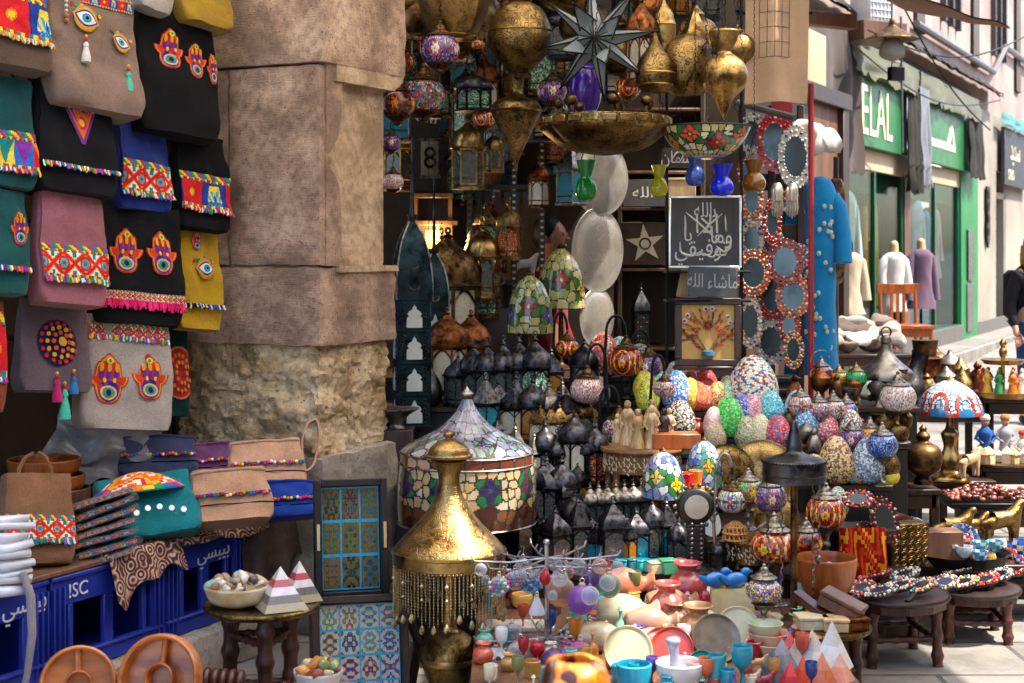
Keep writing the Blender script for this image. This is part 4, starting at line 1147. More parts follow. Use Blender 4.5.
o = MB(); o.box((0, 0, 0), (.2, .2, .20)); o = o.build('wooden_block', M['brown_wood'], None, P(318, 690, 5.15)-V((0, 0, .1))); tag(o, 'brown wooden block under the small pale stone bowl', 'block')
def pyramid(label, loc, w, h, layers, rot=0, group='stone pyramids', scale=1):
 t = th('stone_pyramid', label, 'pyramid', loc, rot, group)
 mb = MB(); mats = []
 for i, (z0, z1, c) in enumerate(layers):
  mt = cached(('py', c), lambda: plain('layer_'+c, c, .3, 0, .25, 30, .05, 80, coat=.3))
  if mt not in mats: mats.append(mt)
  a, b = w/2*(1-z0), w/2*(1-z1)
  vs = [(x*a, y*a, z0*h) for x, y in ((-1, -1), (1, -1), (1, 1), (-1, 1))] + [(x*b, y*b, z1*h) for x, y in ((-1, -1), (1, -1), (1, 1), (-1, 1))]
  fs = [[k, (k+1) % 4, 4+(k+1) % 4, 4+k] for k in range(4)]
  if i == 0: fs.append([3, 2, 1, 0])
  mb.add(vs, fs, mats.index(mt))
 mb.build('body', mats, t, smooth=False)
LAY = [(0, .18, 'a79a78'), (.18, .36, '6a6262'), (.36, .54, 'd8d0d4'), (.54, .7, 'b8404a'), (.7, .998, 'd8cfc8')]
pyramid('striped stone pyramid with a red layer beside the alabaster bowl', (TB.x+.075, TB.y-.06, TB.z+.003), .16, .145, LAY, rad(25))
pyramid('second striped stone pyramid at the table rim', (TB.x+.125, TB.y+.06, TB.z+.003), .13, .14, LAY, rad(30))
TILEP = [lin(c) for c in ('e9e6dc', '1d3f8f', '2a8fb0', '2f7f55', 'a8302a', '3a2a24', '8a9a3a')]
def tile_cols(nx, ny, res, seed, dk):
 rr = random.Random(seed); W_, H_ = nx*res, ny*res
 out = [[None]*W_ for _ in range(H_)]
 for ty in range(ny):
  for tx in range(nx):
   base = tuple(q*.6 for q in TILEP[0]) if not dk else lin('6a5a30')
   f1, f2, ph = rr.choice((2, 3)), rr.choice((3, 4)), rr.random()*6
   cs_ = rr.sample(TILEP[1:], 3)
   for j in range(res):
    for i in range(res):
     x, y = abs((i+.5)/res*2-1), (j+.5)/res*2-1
     e = max(x, abs(y))
     if e > .9: c = lin('2aa0c4')
     else:
      v_ = math.sin(x*f1*3+ph)*math.cos(y*f2*2.4+ph) + .5*math.sin((x*x+y*y)*6)
      c = base if v_ < .15 else cs_[0] if v_ < .5 else cs_[1] if v_ < .9 else cs_[2]
      if dk and v_ >= .15: c = tuple(q*.5 for q in c)
     out[ty*res+j][tx*res+i] = c
 return out
def tray(label, px, py, Y, wpx, hpx, nx, ny, rot, dk, seed, dep=.05, rim='black_wood', handle=True):
 k = Y/F; w, h = wpx*k, hpx*k
 t = th('tile_tray', label, 'tray', P(px, py, Y), rot, 'tiled wooden trays')
 b_ = .028
 mb = MB(); I = Matrix.Identity(4)
 mb.box((-w/2+b_/2, 0, h/2), (b_, dep, h)); mb.box((w/2-b_/2, 0, h/2), (b_, dep, h))
 mb.box((0, 0, b_/2), (w-2*b_, dep, b_)); mb.box((0, 0, h-b_/2), (w-2*b_, dep, b_)); mb.box((0, dep/2-.006, h/2), (w-2*b_, .01, h-2*b_))
 mb.build('frame', M[rim], t)
 c = tile_cols(nx, ny, 22, seed, dk)
 mb = MB(); mb.grid(lambda u, v_: (-w/2+b_+.004+(w-2*b_-.008)*u, dep/2-.014, b_+.004+(h-2*b_-.008)*v_), nx*22, ny*22, 0, c)
 mb.build('tile_panel', M['paint_glass'], t)
 if handle:
  for sx in (-1, 1):
   mb = MB(); mb.box((sx*(w/2-b_/2), -dep/2-.002, h*.52), (.012, .006, h*.22), 0, .002); mb.build('handle', M['pale_wood'], t)
tray('black tray with nine teal bordered tiles leaning at the pillar base', 352, 598, 5.85, 74, 118, 3, 3, (rad(-7), 0, rad(14)), True, 4)
tray('larger tray of white floral tiles with blue borders below', 362, 716, 5.55, 98, 118, 4, 4, (rad(-14), 0, rad(12)), False, 8, .04, 'dark_wood', False)
zt = P(352, 598, 5.85).z
mb = MB(); mb.box((0, 0, zt/2-.003), (.34, .26, zt-.006)); o = mb.build('wooden_chest', M['dark_wood'], None, (P(352, 598, 5.85).x, 5.98, 0), rad(14)); tag(o, 'dark wooden chest carrying the black tile tray', 'chest')
t = th('tray_stand', 'dark folding wooden legs beside the lower tile tray', 'stand', P(415, 683, 5.75))
zs = P(415, 683, 5.75).z
for a, b in (((-.05, 0, .32), (.09, 0, -zs)), ((.04, .05, .30), (-.02, .05, -zs))):
 mb = MB(); mb.tube([a, b], .018, 8); mb.build('leg', M['dark_wood'], t)
PANES = {
 'clear': plain('pane_clear', '5c635f', .12, 0, .5, 30, .2, 90, coat=.5, c2='14171a'),
 'amber': plain('pane_amber', 'a86a1e', .15, 0, .5, 30, .2, 90, coat=.5),
 'aqua': plain('pane_aqua', '1c8aa0', .15, 0, .4, 30, .2, 90, coat=.5),
 'red': mosaic('pane_red', ['a81f16', '8a1612', 'c8442a', 'e8b060'], 60, '3a1410', .2),
 'green': mosaic('pane_green', ['3f8f70', '77b89a', '2a5f50', 'c8d8b0'], 50, '1a1a18', .2),
 'cream': plain('pane_cream', 'd0c8b0', .25, 0, .3, 20, .1, 60, coat=.3),
 'dark': plain('pane_dark', '16181c', .12, 0, .4, 20, .1, 60, coat=.5),
}
def ring_tube(mb, r, rr, n=18, m=0, M=None, a0=0, a1=2*PI, nn=6):
 pts = [(r*math.cos(a0+(a1-a0)*i/n), 0, r*math.sin(a0+(a1-a0)*i/n)) for i in range(n+1)]
 mb.tube(pts, rr, nn, m, M)
def lantern_proto(style):
 """frame (metal), pane, dome, finial"""
 def mk():
  out = []
  if style in ('hex', 'hex_tall'):
   n, rb, hb = 6, .25, (.52 if style == 'hex' else .60)
  elif style in ('sq', 'sq_slim'):
   n, rb, hb = 4, (.30 if style == 'sq' else .22), .56
  else:
   n, rb, hb = 8, .27, .5
  ph = PI/n if n != 6 else 0.2
  fr = MB()
  fr.lathe([(rb*1.1, 0), (rb*1.1, .03), (rb*.98, .05), (rb*.98, .07)], n, ph=ph)
  fr.lathe([(rb*1.0, hb-.03), (rb*1.02, hb-.01), (rb*1.16, hb), (rb*1.16, hb+.02), (rb*.9, hb+.03)], n, ph=ph)
  for i in range(n):
   a = 2*PI*i/n+ph
   fr.tube([(rb*.97*math.cos(a), rb*.97*math.sin(a), .05), (rb*.97*math.cos(a), rb*.97*math.sin(a), hb)], .018, 4)
   b = 2*PI*(i+1)/n+ph
   p, q = V((rb*.95*math.cos(a), rb*.95*math.sin(a), hb-.03)), V((rb*.95*math.cos(b), rb*.95*math.sin(b), hb-.03))
   pts = [p.lerp(q, k/8)-V((0, 0, .10*(1-math.sin(PI*k/8)))) for k in range(9)]
   fr.tube(pts, .012, 4)
   for z in (.14,):
    fr.tube([p*1.0-V((0, 0, p.z-z)), q-V((0, 0, q.z-z))], .010, 4)
  out.append(('frame', fr.mesh('frame', [M['tin_dark']]), -1))
  pn = MB(); pn.lathe([(rb*.92, .05), (rb*.92, hb-.01)], n, ph=ph, cap=False)
  out.append(('pane', pn.mesh('pane', [PANES['clear']]), -1))
  dm = MB()
  if style in ('hex', 'hex_tall', 'oct'):
   pr = sm([(rb*1.06, hb+.02), (rb*1.04, hb+.10), (rb*.80, hb+.20), (rb*.40, hb+.27), (rb*.18, hb+.32)], 4)
   dm.lathe(pr, n*4, ph=ph, rf=lambda u, z: 1-.05*abs(math.sin(u*PI*n)))
  elif style == 'sq':
   pr = sm([(rb*1.05, hb+.02), (rb*.9, hb+.12), (rb*.5, hb+.22), (rb*.2, hb+.30)], 4)
   dm.lathe(pr, 4, ph=ph)
  else:
   dm.lathe([(rb*1.08, hb+.02), (rb*.2, hb+.32)], 4, ph=ph)
  out.append(('dome', dm.mesh('dome', [M['tin']]), -1))
  fn = MB(); z = hb+.31
  top = 1.0-z
  fn.lathe(sm([(.05, z-.01), (.028, z+top*.15), (.05, z+top*.32), (.022, z+top*.45), (.012, z+top*.6)]), 10)
  ring_tube(fn, top*.2, .011, 14, 0, T(0, 0, z+top*.76))
  out.append(('finial', fn.mesh('finial', [M['tin']]), -1))
  return out
 return cached(('lantern', style), mk)
def lantern(label, px, py, hpx, loc=None, style='hex', pane='clear', body='tin_dark', dome='tin', group='small metal lanterns on the stepped stand', wide=.86, yaw=None, Y=None):
 p = loc or at(px, py)
 hgt = hpx*p.y/F*1.1
 t = inst(lantern_proto(style), 'metal_lantern', label, 'lantern', p, R.random()*.9 if yaw is None else yaw, hgt, group,
    {'frame': M[body], 'pane': PANES[pane], 'dome': M[dome], 'finial': M[dome]})
 t.scale = (hgt*wide, hgt*wide, hgt)
 return t
def globe_cols(kind, pal, nu, nv, k=5):
 """kind flower: round flowers set in speckled glass; speck: speckle only; dots"""
 bg = [lin(c) for c in pal[0]]; pet = [lin(c) for c in pal[1]]
 out = []
 rr = random.Random(hash(str(pal)) % 999 if False else len(str(pal))*7+k)
 for j in range(nv):
  y = (j+.5)/nv; row = []
  for i in range(nu):
   x = (i+.5)/nu*k
   f = x % 1 - .5; yy = (y-.5)*1.05
   r = math.hypot(f, yy); a = math.atan2(yy, f)
   c = bg[rr.randrange(len(bg))]
   if kind == 'flower':
    pr = .34*(.72+.28*math.cos(6*a))
    if r < .07: c = pet[2 % len(pet)]
    elif r < pr*.62: c = pet[0]
    elif r < pr: c = pet[1 % len(pet)]
    elif .36 < r < .42 and len(pet) > 3: c = pet[3]
   if y < .07 or y > .93: c = pet[-1] if (i//2) % 2 else lin('e8e0d0')
   if rr.random() < .16: c = tuple(q*.3 for q in c)
   n_ = .75+.4*rr.random()
   row.append(tuple(min(1, q*n_) for q in c))
  out.append(row)
 return out
GP = {
 'red': (['a81a10', 'c8281a', 'd8401c', '8a120c'], ['f2b81e', '7a0f14', 'e8701a', 'f4d24a']),
 'orange': (['d8481a', 'e86a20', 'c83414'], ['f4d23c', '8a1c10', 'f0a01e', 'f4e0a0']),
 'pink': (['d8a8a0', 'e4c4ba', 'c07068', 'f0dcd4'], ['b04848', '8a3030', 'e8d0c0', 'c06050']),
 'green': (['1f8a3a', '2fae4a', '156a2c', '4fc860'], ['e8c82a', 'd8301c', 'f0e060', 'c82a1a']),
 'blue': (['2a4a9c', '4a72c8', '1d2f6a', '8ab0d8'], ['f0e8d8', 'd8402a', 'f2c030', '2a2f6a']),
 'purple': (['4a2a6c', '6a4a8c', '2d1a48', '9a8ab8'], ['e8d8c8', 'b03a5a', 'f0c040', '6a3a7a']),
 'dark': (['3a1a14', '5a2418', '24100e', '6a3a20'], ['f2a01e', 'd8401a', 'f4d860', '8a2a18']),
 'white': (['d8d4cc', 'e8e4dc', 'b8b4ac', 'c8b8b0'], ['b03a2a', '2a4a8c', 'e8b030', '3a7a4a']),
 'amber': (['c8821a', 'e0a02a', 'a8640f', 'e8b850'], ['f0d060', 'a04a10', 'f4e090', 'd08a20']),
 'emerald': (['12a050', '20c068', '0c7a3a'], ['40d880', '0a6a30', 'a0f0b0', '18b058']),
 'multi': (['c83a2a', '2a6ac0', '2a9a58', 'e8b02a', '7a3a9a', 'e8e0d0'], ['e85a8a', '2ab0c0', 'f2d040', 'd83a2a']),
 'cream': (['d8c8a4', 'e8dcc0', 'c0a878', 'b89a70'], ['9a7040', '6a4a2a', 'e0d0a8', 'c0a070']),
 'floral': (['e0d4c8', 'd8a0a8', 'e8e0d8', 'c8b8a8'], ['b83a5a', '3a7a4a', 'f0d050', 'c85a6a']),
}
def globe_mesh(pal, kind='flower', ratio=.78, k=5):
 def mk():
  nv, nu = 20, 90
  prof = [(.5*math.sin(.42+(PI-.84)*j/nv)**.9, -.5*ratio*math.cos(.42+(PI-.84)*j/nv)/math.cos(.42)) for j in range(nv+1)]
  mb = MB(); mb.lathe(prof, nu, colfn=globe_cols(kind, GP[pal], nu, nv, k))
  return mb.mesh('globe', [M['paint_glass']])
 return cached(('globe', pal, kind, ratio, k), mk)
def lamp_metal(mat='pewter'):
 """cap above and foot below a unit-wide globe of half height .39"""
 def mk():
  c = MB(); c.lathe(sm([(.34, .34, 1), (.36, .37), (.26, .42), (.24, .46, 1), (.16, .50), (.11, .60), (.05, .66, 1), (.06, .70), (.03, .73), (0, .76)]), 24)
  return c.mesh('cap', [M[mat]])
 def mk2():
  c = MB(); c.lathe(sm([(0, -.62), (.04, -.60), (.12, -.56), (.16, -.48), (.30, -.39), (.35, -.34, 1), (.33, -.32)]), 24)
  return c.mesh('foot', [M[mat]])
 def mk3():
  c = MB(); c.lathe(sm([(.34, -1.25, 1), (.34, -1.21), (.14, -1.12), (.08, -.95), (.12, -.8), (.07, -.68), (.16, -.48), (.3, -.38), (.35, -.34, 1)]), 24)
  return c.mesh('stand', [M[mat]])
 return cached(('cap', mat), mk), cached(('foot', mat), mk2), cached(('stand', mat), mk3)
def mosaic_lamp(label, p, wpx, pal, kind='flower', hang=0, stand=False, mat='pewter', k=5, ratio=.78, group='mosaic glass lamps', name='mosaic_lamp', foot=True):
 """p = centre of the globe (or base point when stand)"""
 w = wpx*p.y/F
 cap, ft, st = lamp_metal(mat)
 loc = V(p)
 if stand: loc = loc + V((0, 0, 1.25*w))
 parts = [('globe', globe_mesh(pal, kind, ratio, k), -1), ('cap', cap, -1)]
 if stand: parts.append(('stand', st, -1))
 elif foot: parts.append(('foot', ft, -1))
 t = inst(parts, name, label, 'lamp', loc, R.random()*.5, w, group)
 if hang:
  chain('chain', t, (0, 0, .74), (0, 0, hang/w), .016, 'iron')
 return t
def chain(name, parent, a, b, r=.004, mat='iron', step=None):
 a, b = V(a), V(b); d = (b-a); n = max(3, int(d.length/(r*5)))
 n = min(n, 60)
 mb = MB()
 for i in range(n):
  p = a.lerp(b, i/n); q = a.lerp(b, (i+1.25)/n)
  mb.tube([p, p.lerp(q, .2)+V((r*1.2 if i % 2 else 0, 0 if i % 2 else r*1.2, 0)), p.lerp(q, .8)+V((r*1.2 if i % 2 else 0, 0 if i % 2 else r*1.2, 0)), q], r*.55, 4)
 return mb.build(name, M[mat], parent)
def swan_lamp(label, base, hpx, wpx, pal, kind='flower', side=1, mat='iron', drop=.30, k=5):
 """table lamp: round foot, swan-neck rod, hanging mosaic globe"""
 s_ = base.y/F; h = hpx*s_; w = wpx*s_
 t = th('swan_neck_lamp', label, 'lamp', base, None, 'swan neck lamps with mosaic glass globes')
 mb = MB(); mb.lathe(sm([(.055, 0, 1), (.055, .01), (.025, .02), (.012, .05)]), 20)
 r = .075*side
 gx = side*w*.55
 pts = [(0, 0, .03), (-side*.01, 0, h*.4), (0, 0, h*.75)]
 for i in range(1, 12):
  a = PI*i/11
  pts.append((gx/2-gx/2*math.cos(a), 0, h*.80+h*.2*math.sin(a)))
 mb.tube(pts, .0075, 8); mb.build('stand', M[mat], t)
 cap, ft, st = lamp_metal('bronze')
 cz = h*.80-w*.76
 for nm, me in (('globe', globe_mesh(pal, kind, .78, k)), ('cap', cap)):
  link(nm, me, t, (gx, 0, cz), None, w)
 return t
EGG = sm([(0, 0), (.16, .01), (.30, .10), (.37, .30), (.355, .52), (.27, .76), (.14, .94), (0, 1.0)], 5)
def egg(label, px, py, hpx, pal, scale=120, grout='8a7f6c', lean=0, loc=None, wide=1.0, group='mosaic eggs on the stepped stand'):
 p = loc or at(px, py)
 h = hpx*p.y/F*.94
 def sat(c): c = lin(c); g = sum(c)/3; return tuple(min(1, max(0, g+(q-g)*1.5)) for q in c)
 pal_ = [sat(c) for c in pal]
 me = cached('egg', lambda: (lambda b: (b.lathe(EGG, 36), b.mesh('egg', [M['iron']]))[1])(MB()))
 o = link('mosaic_egg', me, None, p, (rad(lean*.3), rad(lean), R.random()*6), (h*wide, h*wide, h))
 key = ('eggmat', tuple(pal), scale, grout)
 mt = cached(key, lambda: mosaic('mosaic_'+pal[0], pal_, scale, grout))
 o.material_slots[0].link = 'OBJECT'; o.material_slots[0].material = mt
 tag(o, label, 'egg', group)
 return o
def vessel(name, label, cat, p, prof, wpx, hpx, mat, group=None, n=36, k=4, rf=None, extra=None, rot=None):
 """prof (r, z) in units: r of half width 1, z of height 1"""
 s_ = p.y/F; w, h = wpx*s_/2, hpx*s_
 t = th(name, label, cat, p, rot, group)
 mb = MB(); mb.lathe(sm([(a*w, b*h)+tuple(c) for a, b, *c in prof], k), n, rf=rf)
 mb.build('body', M[mat] if isinstance(mat, str) else mat, t)
 if extra: extra(t, w, h)
 return t
STEPS = []     # (x0, x1, y0, y1, z)
def step(x0, x1, y0, y1, z, label, mat='dark_wood', name='display_step'):
 STEPS.append((x0, x1, y0, y1, z))
 t = th(name, label, 'display stand', ((x0+x1)/2, (y0+y1)/2, 0), None, 'stepped display stand')
 mb = MB(); mb.box((0, 0, z-.0125), (x1-x0, y1-y0, .025), 0, .003); mb.build('board', M[mat], t)
 mb = MB(); mb.box((0, -(y1-y0)/2+.03, (z-.03)/2+.0), (x1-x0-.02, .02, z-.028), 0, .002); mb.build('front_panel', M['black_wood'], t)
step(-.14, 1.16, 4.75, 6.2, .26, 'lowest wide display step crowded with alabaster and onyx ware', 'brown_wood')
step(-.42, 1.42, 6.2, 6.6, .36, 'second display step with small lanterns at its left')
step(-.46, 1.5, 6.6, 7.0, .476, 'third display step behind the small lanterns')
step(-.55, 1.78, 7.0, 7.45, .60, 'fourth display step under the mosaic eggs')
step(-.9, 1.98, 7.45, 7.9, .736, 'fifth display step behind the coloured eggs')
step(-.95, 2.15, 7.9, 8.3, .87, 'sixth display step with swan neck lamps')
for i_ in range(9):
 step(.60, 1.42+.02*i_, 6.99+.15*i_, 7.14+.15*i_, (.60, .655, .71, .76, .81, .86, .905, .95, 1.0)[i_]+.003, ('first', 'second', 'third', 'fourth', 'fifth', 'sixth', 'seventh', 'eighth', 'ninth')[i_]+' narrow riser of the egg rack counted from the front', 'black_wood', 'egg_rack')
step(-1.0, 1.4, 8.3, 8.95, .995, 'topmost display step at the shop threshold')
def at(px, py, back=.05):
 """first stand surface seen along a ray"""
 y = 4.5
 while y < 14:
  x = (px-CX)*y/F; z = H-(py-HZ)*y/F
  for (x0, x1, y0, y1, zt) in STEPS:
   if x0 <= x <= x1 and y0 <= y <= y1 and z <= zt+.001:
    if zt-z > .015:
     yy = min(y0+back, y1-.03)
     return V(((px-CX)*yy/F, yy, zt))
    return V((x, y, zt))
  y += .006
 raise ValueError(('no stand', px, py))
def round_stand(name, label, px, py, Y, wpx, legs=4, mat='red_wood', topmat='brown_wood', inlay=False, apron=.05, base=0, group=None, rim=True, legr=.016):
 c = P(px, py, Y); r = wpx*Y/F/2; h = c.z-base
 t = th(name, label, 'table', (c.x, c.y, base), R.random(), group)
 mb = MB(); mb.lathe(sm([(0, h-.018), (r*.97, h-.018, 1), (r*1.0, h-.008), (r*.985, h+.002, 1), (r*.95, h-.001, 1), (0, h-.001)]), 44); mb.build('tabletop', M[topmat], t)
 if apron:
  mb = MB(); mb.lathe([(r*.93, h-.02-apron), (r*.93, h-.018)], 12, cap=False); mb.lathe([(r*.9, h-.018), (r*.9, h-.02-apron)], 12, cap=False)
  ap = mb.build('apron', M[mat], t, smooth=False)
  if inlay:
   mb = MB()
   for i in range(12):
    a = 2*PI*(i+.5)/12
    Mx = Rz(a) @ T(r*.93*math.cos(PI/12)+.001, 0, h-.02-apron/2)
    for q in range(-3, 4):
     for z in (-.3, 0, .3): mb.box((0, q*r*.06, z*apron), (.003, r*.028, apron*.18), 0, .0005, Mx @ Rx(PI/4*(q % 2)))
   mb.build('inlay', M['bone'], ap)
 for i in range(legs):
  a = 2*PI*i/legs+.3
  mb = MB(); turned_leg(mb, (r*.8*math.cos(a), r*.8*math.sin(a), h-.02), (r*.84*math.cos(a), r*.84*math.sin(a), 0), legr, 10, 3); mb.build('leg', M[mat], t)
  b = a+2*PI/legs
  mb = MB(); turned_leg(mb, (r*.81*math.cos(a), r*.81*math.sin(a), h*.4), (r*.81*math.cos(b), r*.81*math.sin(b), h*.4), legr*.6, 8, 4); mb.build('stretcher', M[mat], t)
 STEPS.append((c.x-r*.9, c.x+r*.9, c.y-r*.9, c.y+r*.9, c.z))
 return t, c, r
M['bone'] = plain('bone', 'd9cba6', .4, 0, .3, 60, .1)
def leaded(seeds, cols, W_, H_, nu, nv, lw, lead=(.03, .028, .025), wrap=True, zj=None):
 S = np.array(seeds)
 xs = (np.arange(nu)+.5)/nu*W_; ys = (np.arange(nv)+.5)/nv*H_
 X, Y = np.meshgrid(xs, ys)
 D = []
 for sx, sy in S:
  dx = np.abs(X-sx)
  if wrap: dx = np.minimum(dx, W_-dx)
  D.append(np.sqrt(dx**2+(Y-sy)**2))
 D = np.array(D); o = np.argsort(D, axis=0)[:2]
 d1 = np.take_along_axis(D, o[:1], 0)[0]; d2 = np.take_along_axis(D, o[1:2], 0)[0]
 C = np.array(cols)[o[0]]
 C = np.where(((d2-d1) < lw)[..., None], np.array(lead), C)
 return C.tolist()
def jit_seeds(x0, x1, y0, y1, step_, rr, pal, jit=.35):
 s, c = [], []
 nx, ny = max(1, round((x1-x0)/step_)), max(1, round((y1-y0)/step_))
 for j in range(ny):
  for i in range(nx):
   s.append((x0+(x1-x0)*(i+.5+rr.uniform(-jit, jit))/nx, y0+(y1-y0)*(j+.5+rr.uniform(-jit, jit))/ny))
   c.append(lin(pal[rr.randrange(len(pal))]))
 return s, c
def flowers(s, c, centers, a, petal, leafc, mid, n=6):
 keep = [(p, q) for p, q in zip(s, c) if all(math.hypot(p[0]-x, p[1]-y) > a*1.9 for x, y in centers)]
 s, c = [k[0] for k in keep], [k[1] for k in keep]
 for k, (x, y) in enumerate(centers):
  pc_ = petal[k % len(petal)]
  s.append((x, y)); c.append(lin(mid))
  for i in range(n):
   an = 2*PI*i/n+.3
   s.append((x+a*.72*math.cos(an), y+a*.72*math.sin(an))); c.append(lin(pc_))
  for an in (.8, 2.4, 4.0, 5.5):
   s.append((x+a*1.55*math.cos(an), y+a*1.4*math.sin(an))); c.append(lin(leafc))
 return s, c
def shade_mesh(prof, nu, cols_by_row, mats=None):
 mb = MB(); mb.lathe(prof, nu, colfn=cols_by_row, cap=False)
 return mb.mesh('shade', mats or [M['paint_glass']], sharp=25)
def resample(prof, n):
 P_ = [V((r, z, 0)) for r, z in prof]; d = [0]
 for a, b in zip(P_, P_[1:]): d.append(d[-1]+(b-a).length)
 out, k = [], 0
 for i in range(n+1):
  q = d[-1]*i/n
  while k < len(P_)-2 and d[k+1] < q: k += 1
  f = (q-d[k])/max(d[k+1]-d[k], 1e-9)
  p = P_[k].lerp(P_[k+1], min(max(f, 0), 1)); out.append((p.x, p.y))
 return out, d[-1]
def big_tiffany():
 Y = 6.3; k = Y/F; c = P(467, 400, Y)
 Z = lambda py: P(0, py, Y).z
 t = th('leaded_glass_lamp', 'large leaded glass lamp with purple flowers behind the fringed brass lamp', 'lamp', (c.x, c.y, 0))
 prof = [(68.5*k, Z(521)), (69.5*k, Z(508)), (69.5*k, Z(490)), (68*k, Z(472)), (67*k, Z(463)), (66.6*k, Z(461)), (66.4*k, Z(452)), (65.5*k, Z(449.5)), (60*k, Z(445)), (52*k, Z(440.5)), (36*k, Z(433)), (24*k, Z(425)), (14*k, Z(415)), (8*k, Z(406)), (4*k, Z(397))]
 nv, nu = 110, 300
 pr, Ln = resample(prof, nv)
 W_ = 2*PI*.27; rr = random.Random(3)
 zl = {}
 import bisect
 zs = [z for r, z in pr]
 def arc(py): return Ln*min(range(nv+1), key=lambda i: abs(zs[i]-Z(py)))/nv
 a0, a1, a2, a3 = arc(499), arc(463), arc(451.5), Ln
 s, cc = jit_seeds(0, W_, 0, a0, .05, rr, ['5a2c18', '6e3a20', '4a2212', '7a4a2c'])
 s1, c1 = jit_seeds(0, W_, a0, a1, .042, rr, ['bca878', 'c4b48c', 'b0a080', 'b89870', 'c8bea6'], .3)
 s1, c1 = flowers(s1, c1, [(W_*i/9+.05, (a0+a1)/2) for i in range(9)], .031, ['1f1a58', '241a5c', '5a1a3a'], '1a6a3a', '3a3a7a')
 s2, c2 = jit_seeds(0, W_, a1, a2, (a2-a1), rr, ['8a4a2c', '7a3a20', 'a86a4a', 'c8a08a'], .1)
 n2 = 24; s2 = [(W_*(i+.5)/n2, (a1+a2)/2) for i in range(n2)]; c2 = [lin(rr.choice(['8a4a2c', '7a3a20', '6a3420', 'c89a84'])) for _ in s2]
 s3, c3 = jit_seeds(0, W_, a2, a3, .06, rr, ['8a929c', '787e8c', 'a09e9c', '6e7088', '8c869a'], .25)
 s3, c3 = flowers(s3, c3, [(W_*i/9+.05, a2+.085) for i in range(9)], .026, ['5a5a7a', '5a5478'], '5a7a72', '6a6a9a')
 cols = leaded(s+s1+s2+s3, cc+c1+c2+c3, W_, Ln, nu, nv, .0065)
 link('shade', shade_mesh(pr, nu, cols), t)
 for py, r in ((521, 68.6), (462, 66.9), (451.5, 66.2)):
  mb = MB(); mb.lathe([((r+.6)*k, Z(py)-.004), ((r+1.4)*k, Z(py)), ((r+.6)*k, Z(py)+.004)], 60, cap=False); mb.build('lead_rim', M['pewter'], t)
 mb = MB(); mb.lathe(sm([(.17, 0, 1), (.17, .02), (.06, .05), (.025, .12), (.035, .25), (.02, .4), (.02, Z(410))]), 24); mb.build('base', M['bronze'], t)
 mb = MB(); mb.lathe(sm([(.018, Z(400)), (.03, Z(394)), (.012, Z(390)), (0, Z(386))]), 16); mb.build('finial', M['pewter'], t)
big_tiffany()
def dome_lamp(name, label, px, py, Y, wpx, hpx, bgc, flow, leafc, base_h=None, seed=1, rows=2, zbase=None, ratio=None, basemat='bronze', scal=False):
 """leaded glass dome; py = bottom rim, stands on zbase"""
 k = Y/F; c = P(px, py, Y); r = wpx*k/2; h = hpx*k; zb = zbase if zbase is not None else c.z-.12
 t = th(name, label, 'lamp', (c.x, c.y, zb), R.random()*3, 'leaded glass dome lamps')
 prof = sm([(r, c.z-zb), (r*.99, c.z-zb+h*.25), (r*.86, c.z-zb+h*.58), (r*.58, c.z-zb+h*.84), (r*.22, c.z-zb+h*.97), (r*.12, c.z-zb+h)], 5)
 nv, nu = 44, 130
 pr, Ln = resample(prof, nv); W_ = 2*PI*r; rr = random.Random(seed)
 s, cc = jit_seeds(0, W_, 0, Ln, W_/16, rr, bgc, .35)
 s, cc = flowers(s, cc, [(W_*i/6, Ln*(.28 if i % 2 else .42)) for i in range(6)], W_/26, flow, leafc, 'e8c040', 5)
 link('shade', shade_mesh(pr, nu, leaded(s, cc, W_, Ln, nu, nv, W_/170)), t)
 mb = MB(); mb.lathe([(r*1.0, c.z-zb-.003), (r*1.03, c.z-zb), (r*1.0, c.z-zb+.004)], 40, cap=False); mb.build('rim', M['iron'], t)
 mb = MB(); hz = c.z-zb
 mb.lathe(sm([(r*.62, 0, 1), (r*.6, .012), (r*.2, .03), (r*.09, .06), (r*.12, hz*.5+.03), (r*.08, hz), (r*.08, hz+h*.97)]), 20); mb.build('base', M[basemat], t)
 mb = MB(); mb.lathe(sm([(r*.14, hz+h*.98), (r*.18, hz+h*1.02), (r*.06, hz+h*1.06), (0, hz+h*1.1)]), 14); mb.build('finial', M[basemat], t)
 return t
t = th('hanging_rail', 'iron pipe frame above the shop front carrying the hanging brass lamps', 'rail', (0, 7.7, 3.35))
for y in (-.35, 0, .45):
 mb = MB(); mb.tube([(-.95, y, 0), (2.0, y, 0)], .018, 8); mb.build('rail', M['iron'], t)
for x in (-.9, 1.95):
 mb = MB(); mb.tube([(x, -.4, .02), (x, .6, .02)], .018, 8); mb.build('rail', M['iron'], t)
ZR = 3.35
def hang(t, top_world, w=1.0, r=.0045):
 """chain from a world point up to the rail, in the thing's own units"""
 p = V(top_world)
 loc = V(t.location)
 a = (p-loc)/w; b = (V((p.x, p.y, ZR))-loc)/w
 chain('chain', t, a, b, r/w)
def hv(label, px, y0, y1, wpx, Y, prof, mat='brass', n=36, name='brass_lamp', rf=None, extra=None, cat='lamp', chainit=True, k=4):
 p = P(px, y1, Y)
 t = vessel(name, label, cat, p, prof, wpx, y1-y0, mat, 'brass lamps hanging over the shop front', n, k, rf, extra)
 if chainit: hang(t, P(px, y0, Y))
 return t
def band(z, r, mat='brass_plain', nm='band'):
 def f(t, w, h):
  for zz, rr in (zip(z, r)):
   mb = MB(); mb.lathe([(rr*w*.99, zz*h-.006), (rr*w*1.04, zz*h), (rr*w*.99, zz*h+.006)], 36, cap=False); mb.build(nm, M[mat], t)
 return f
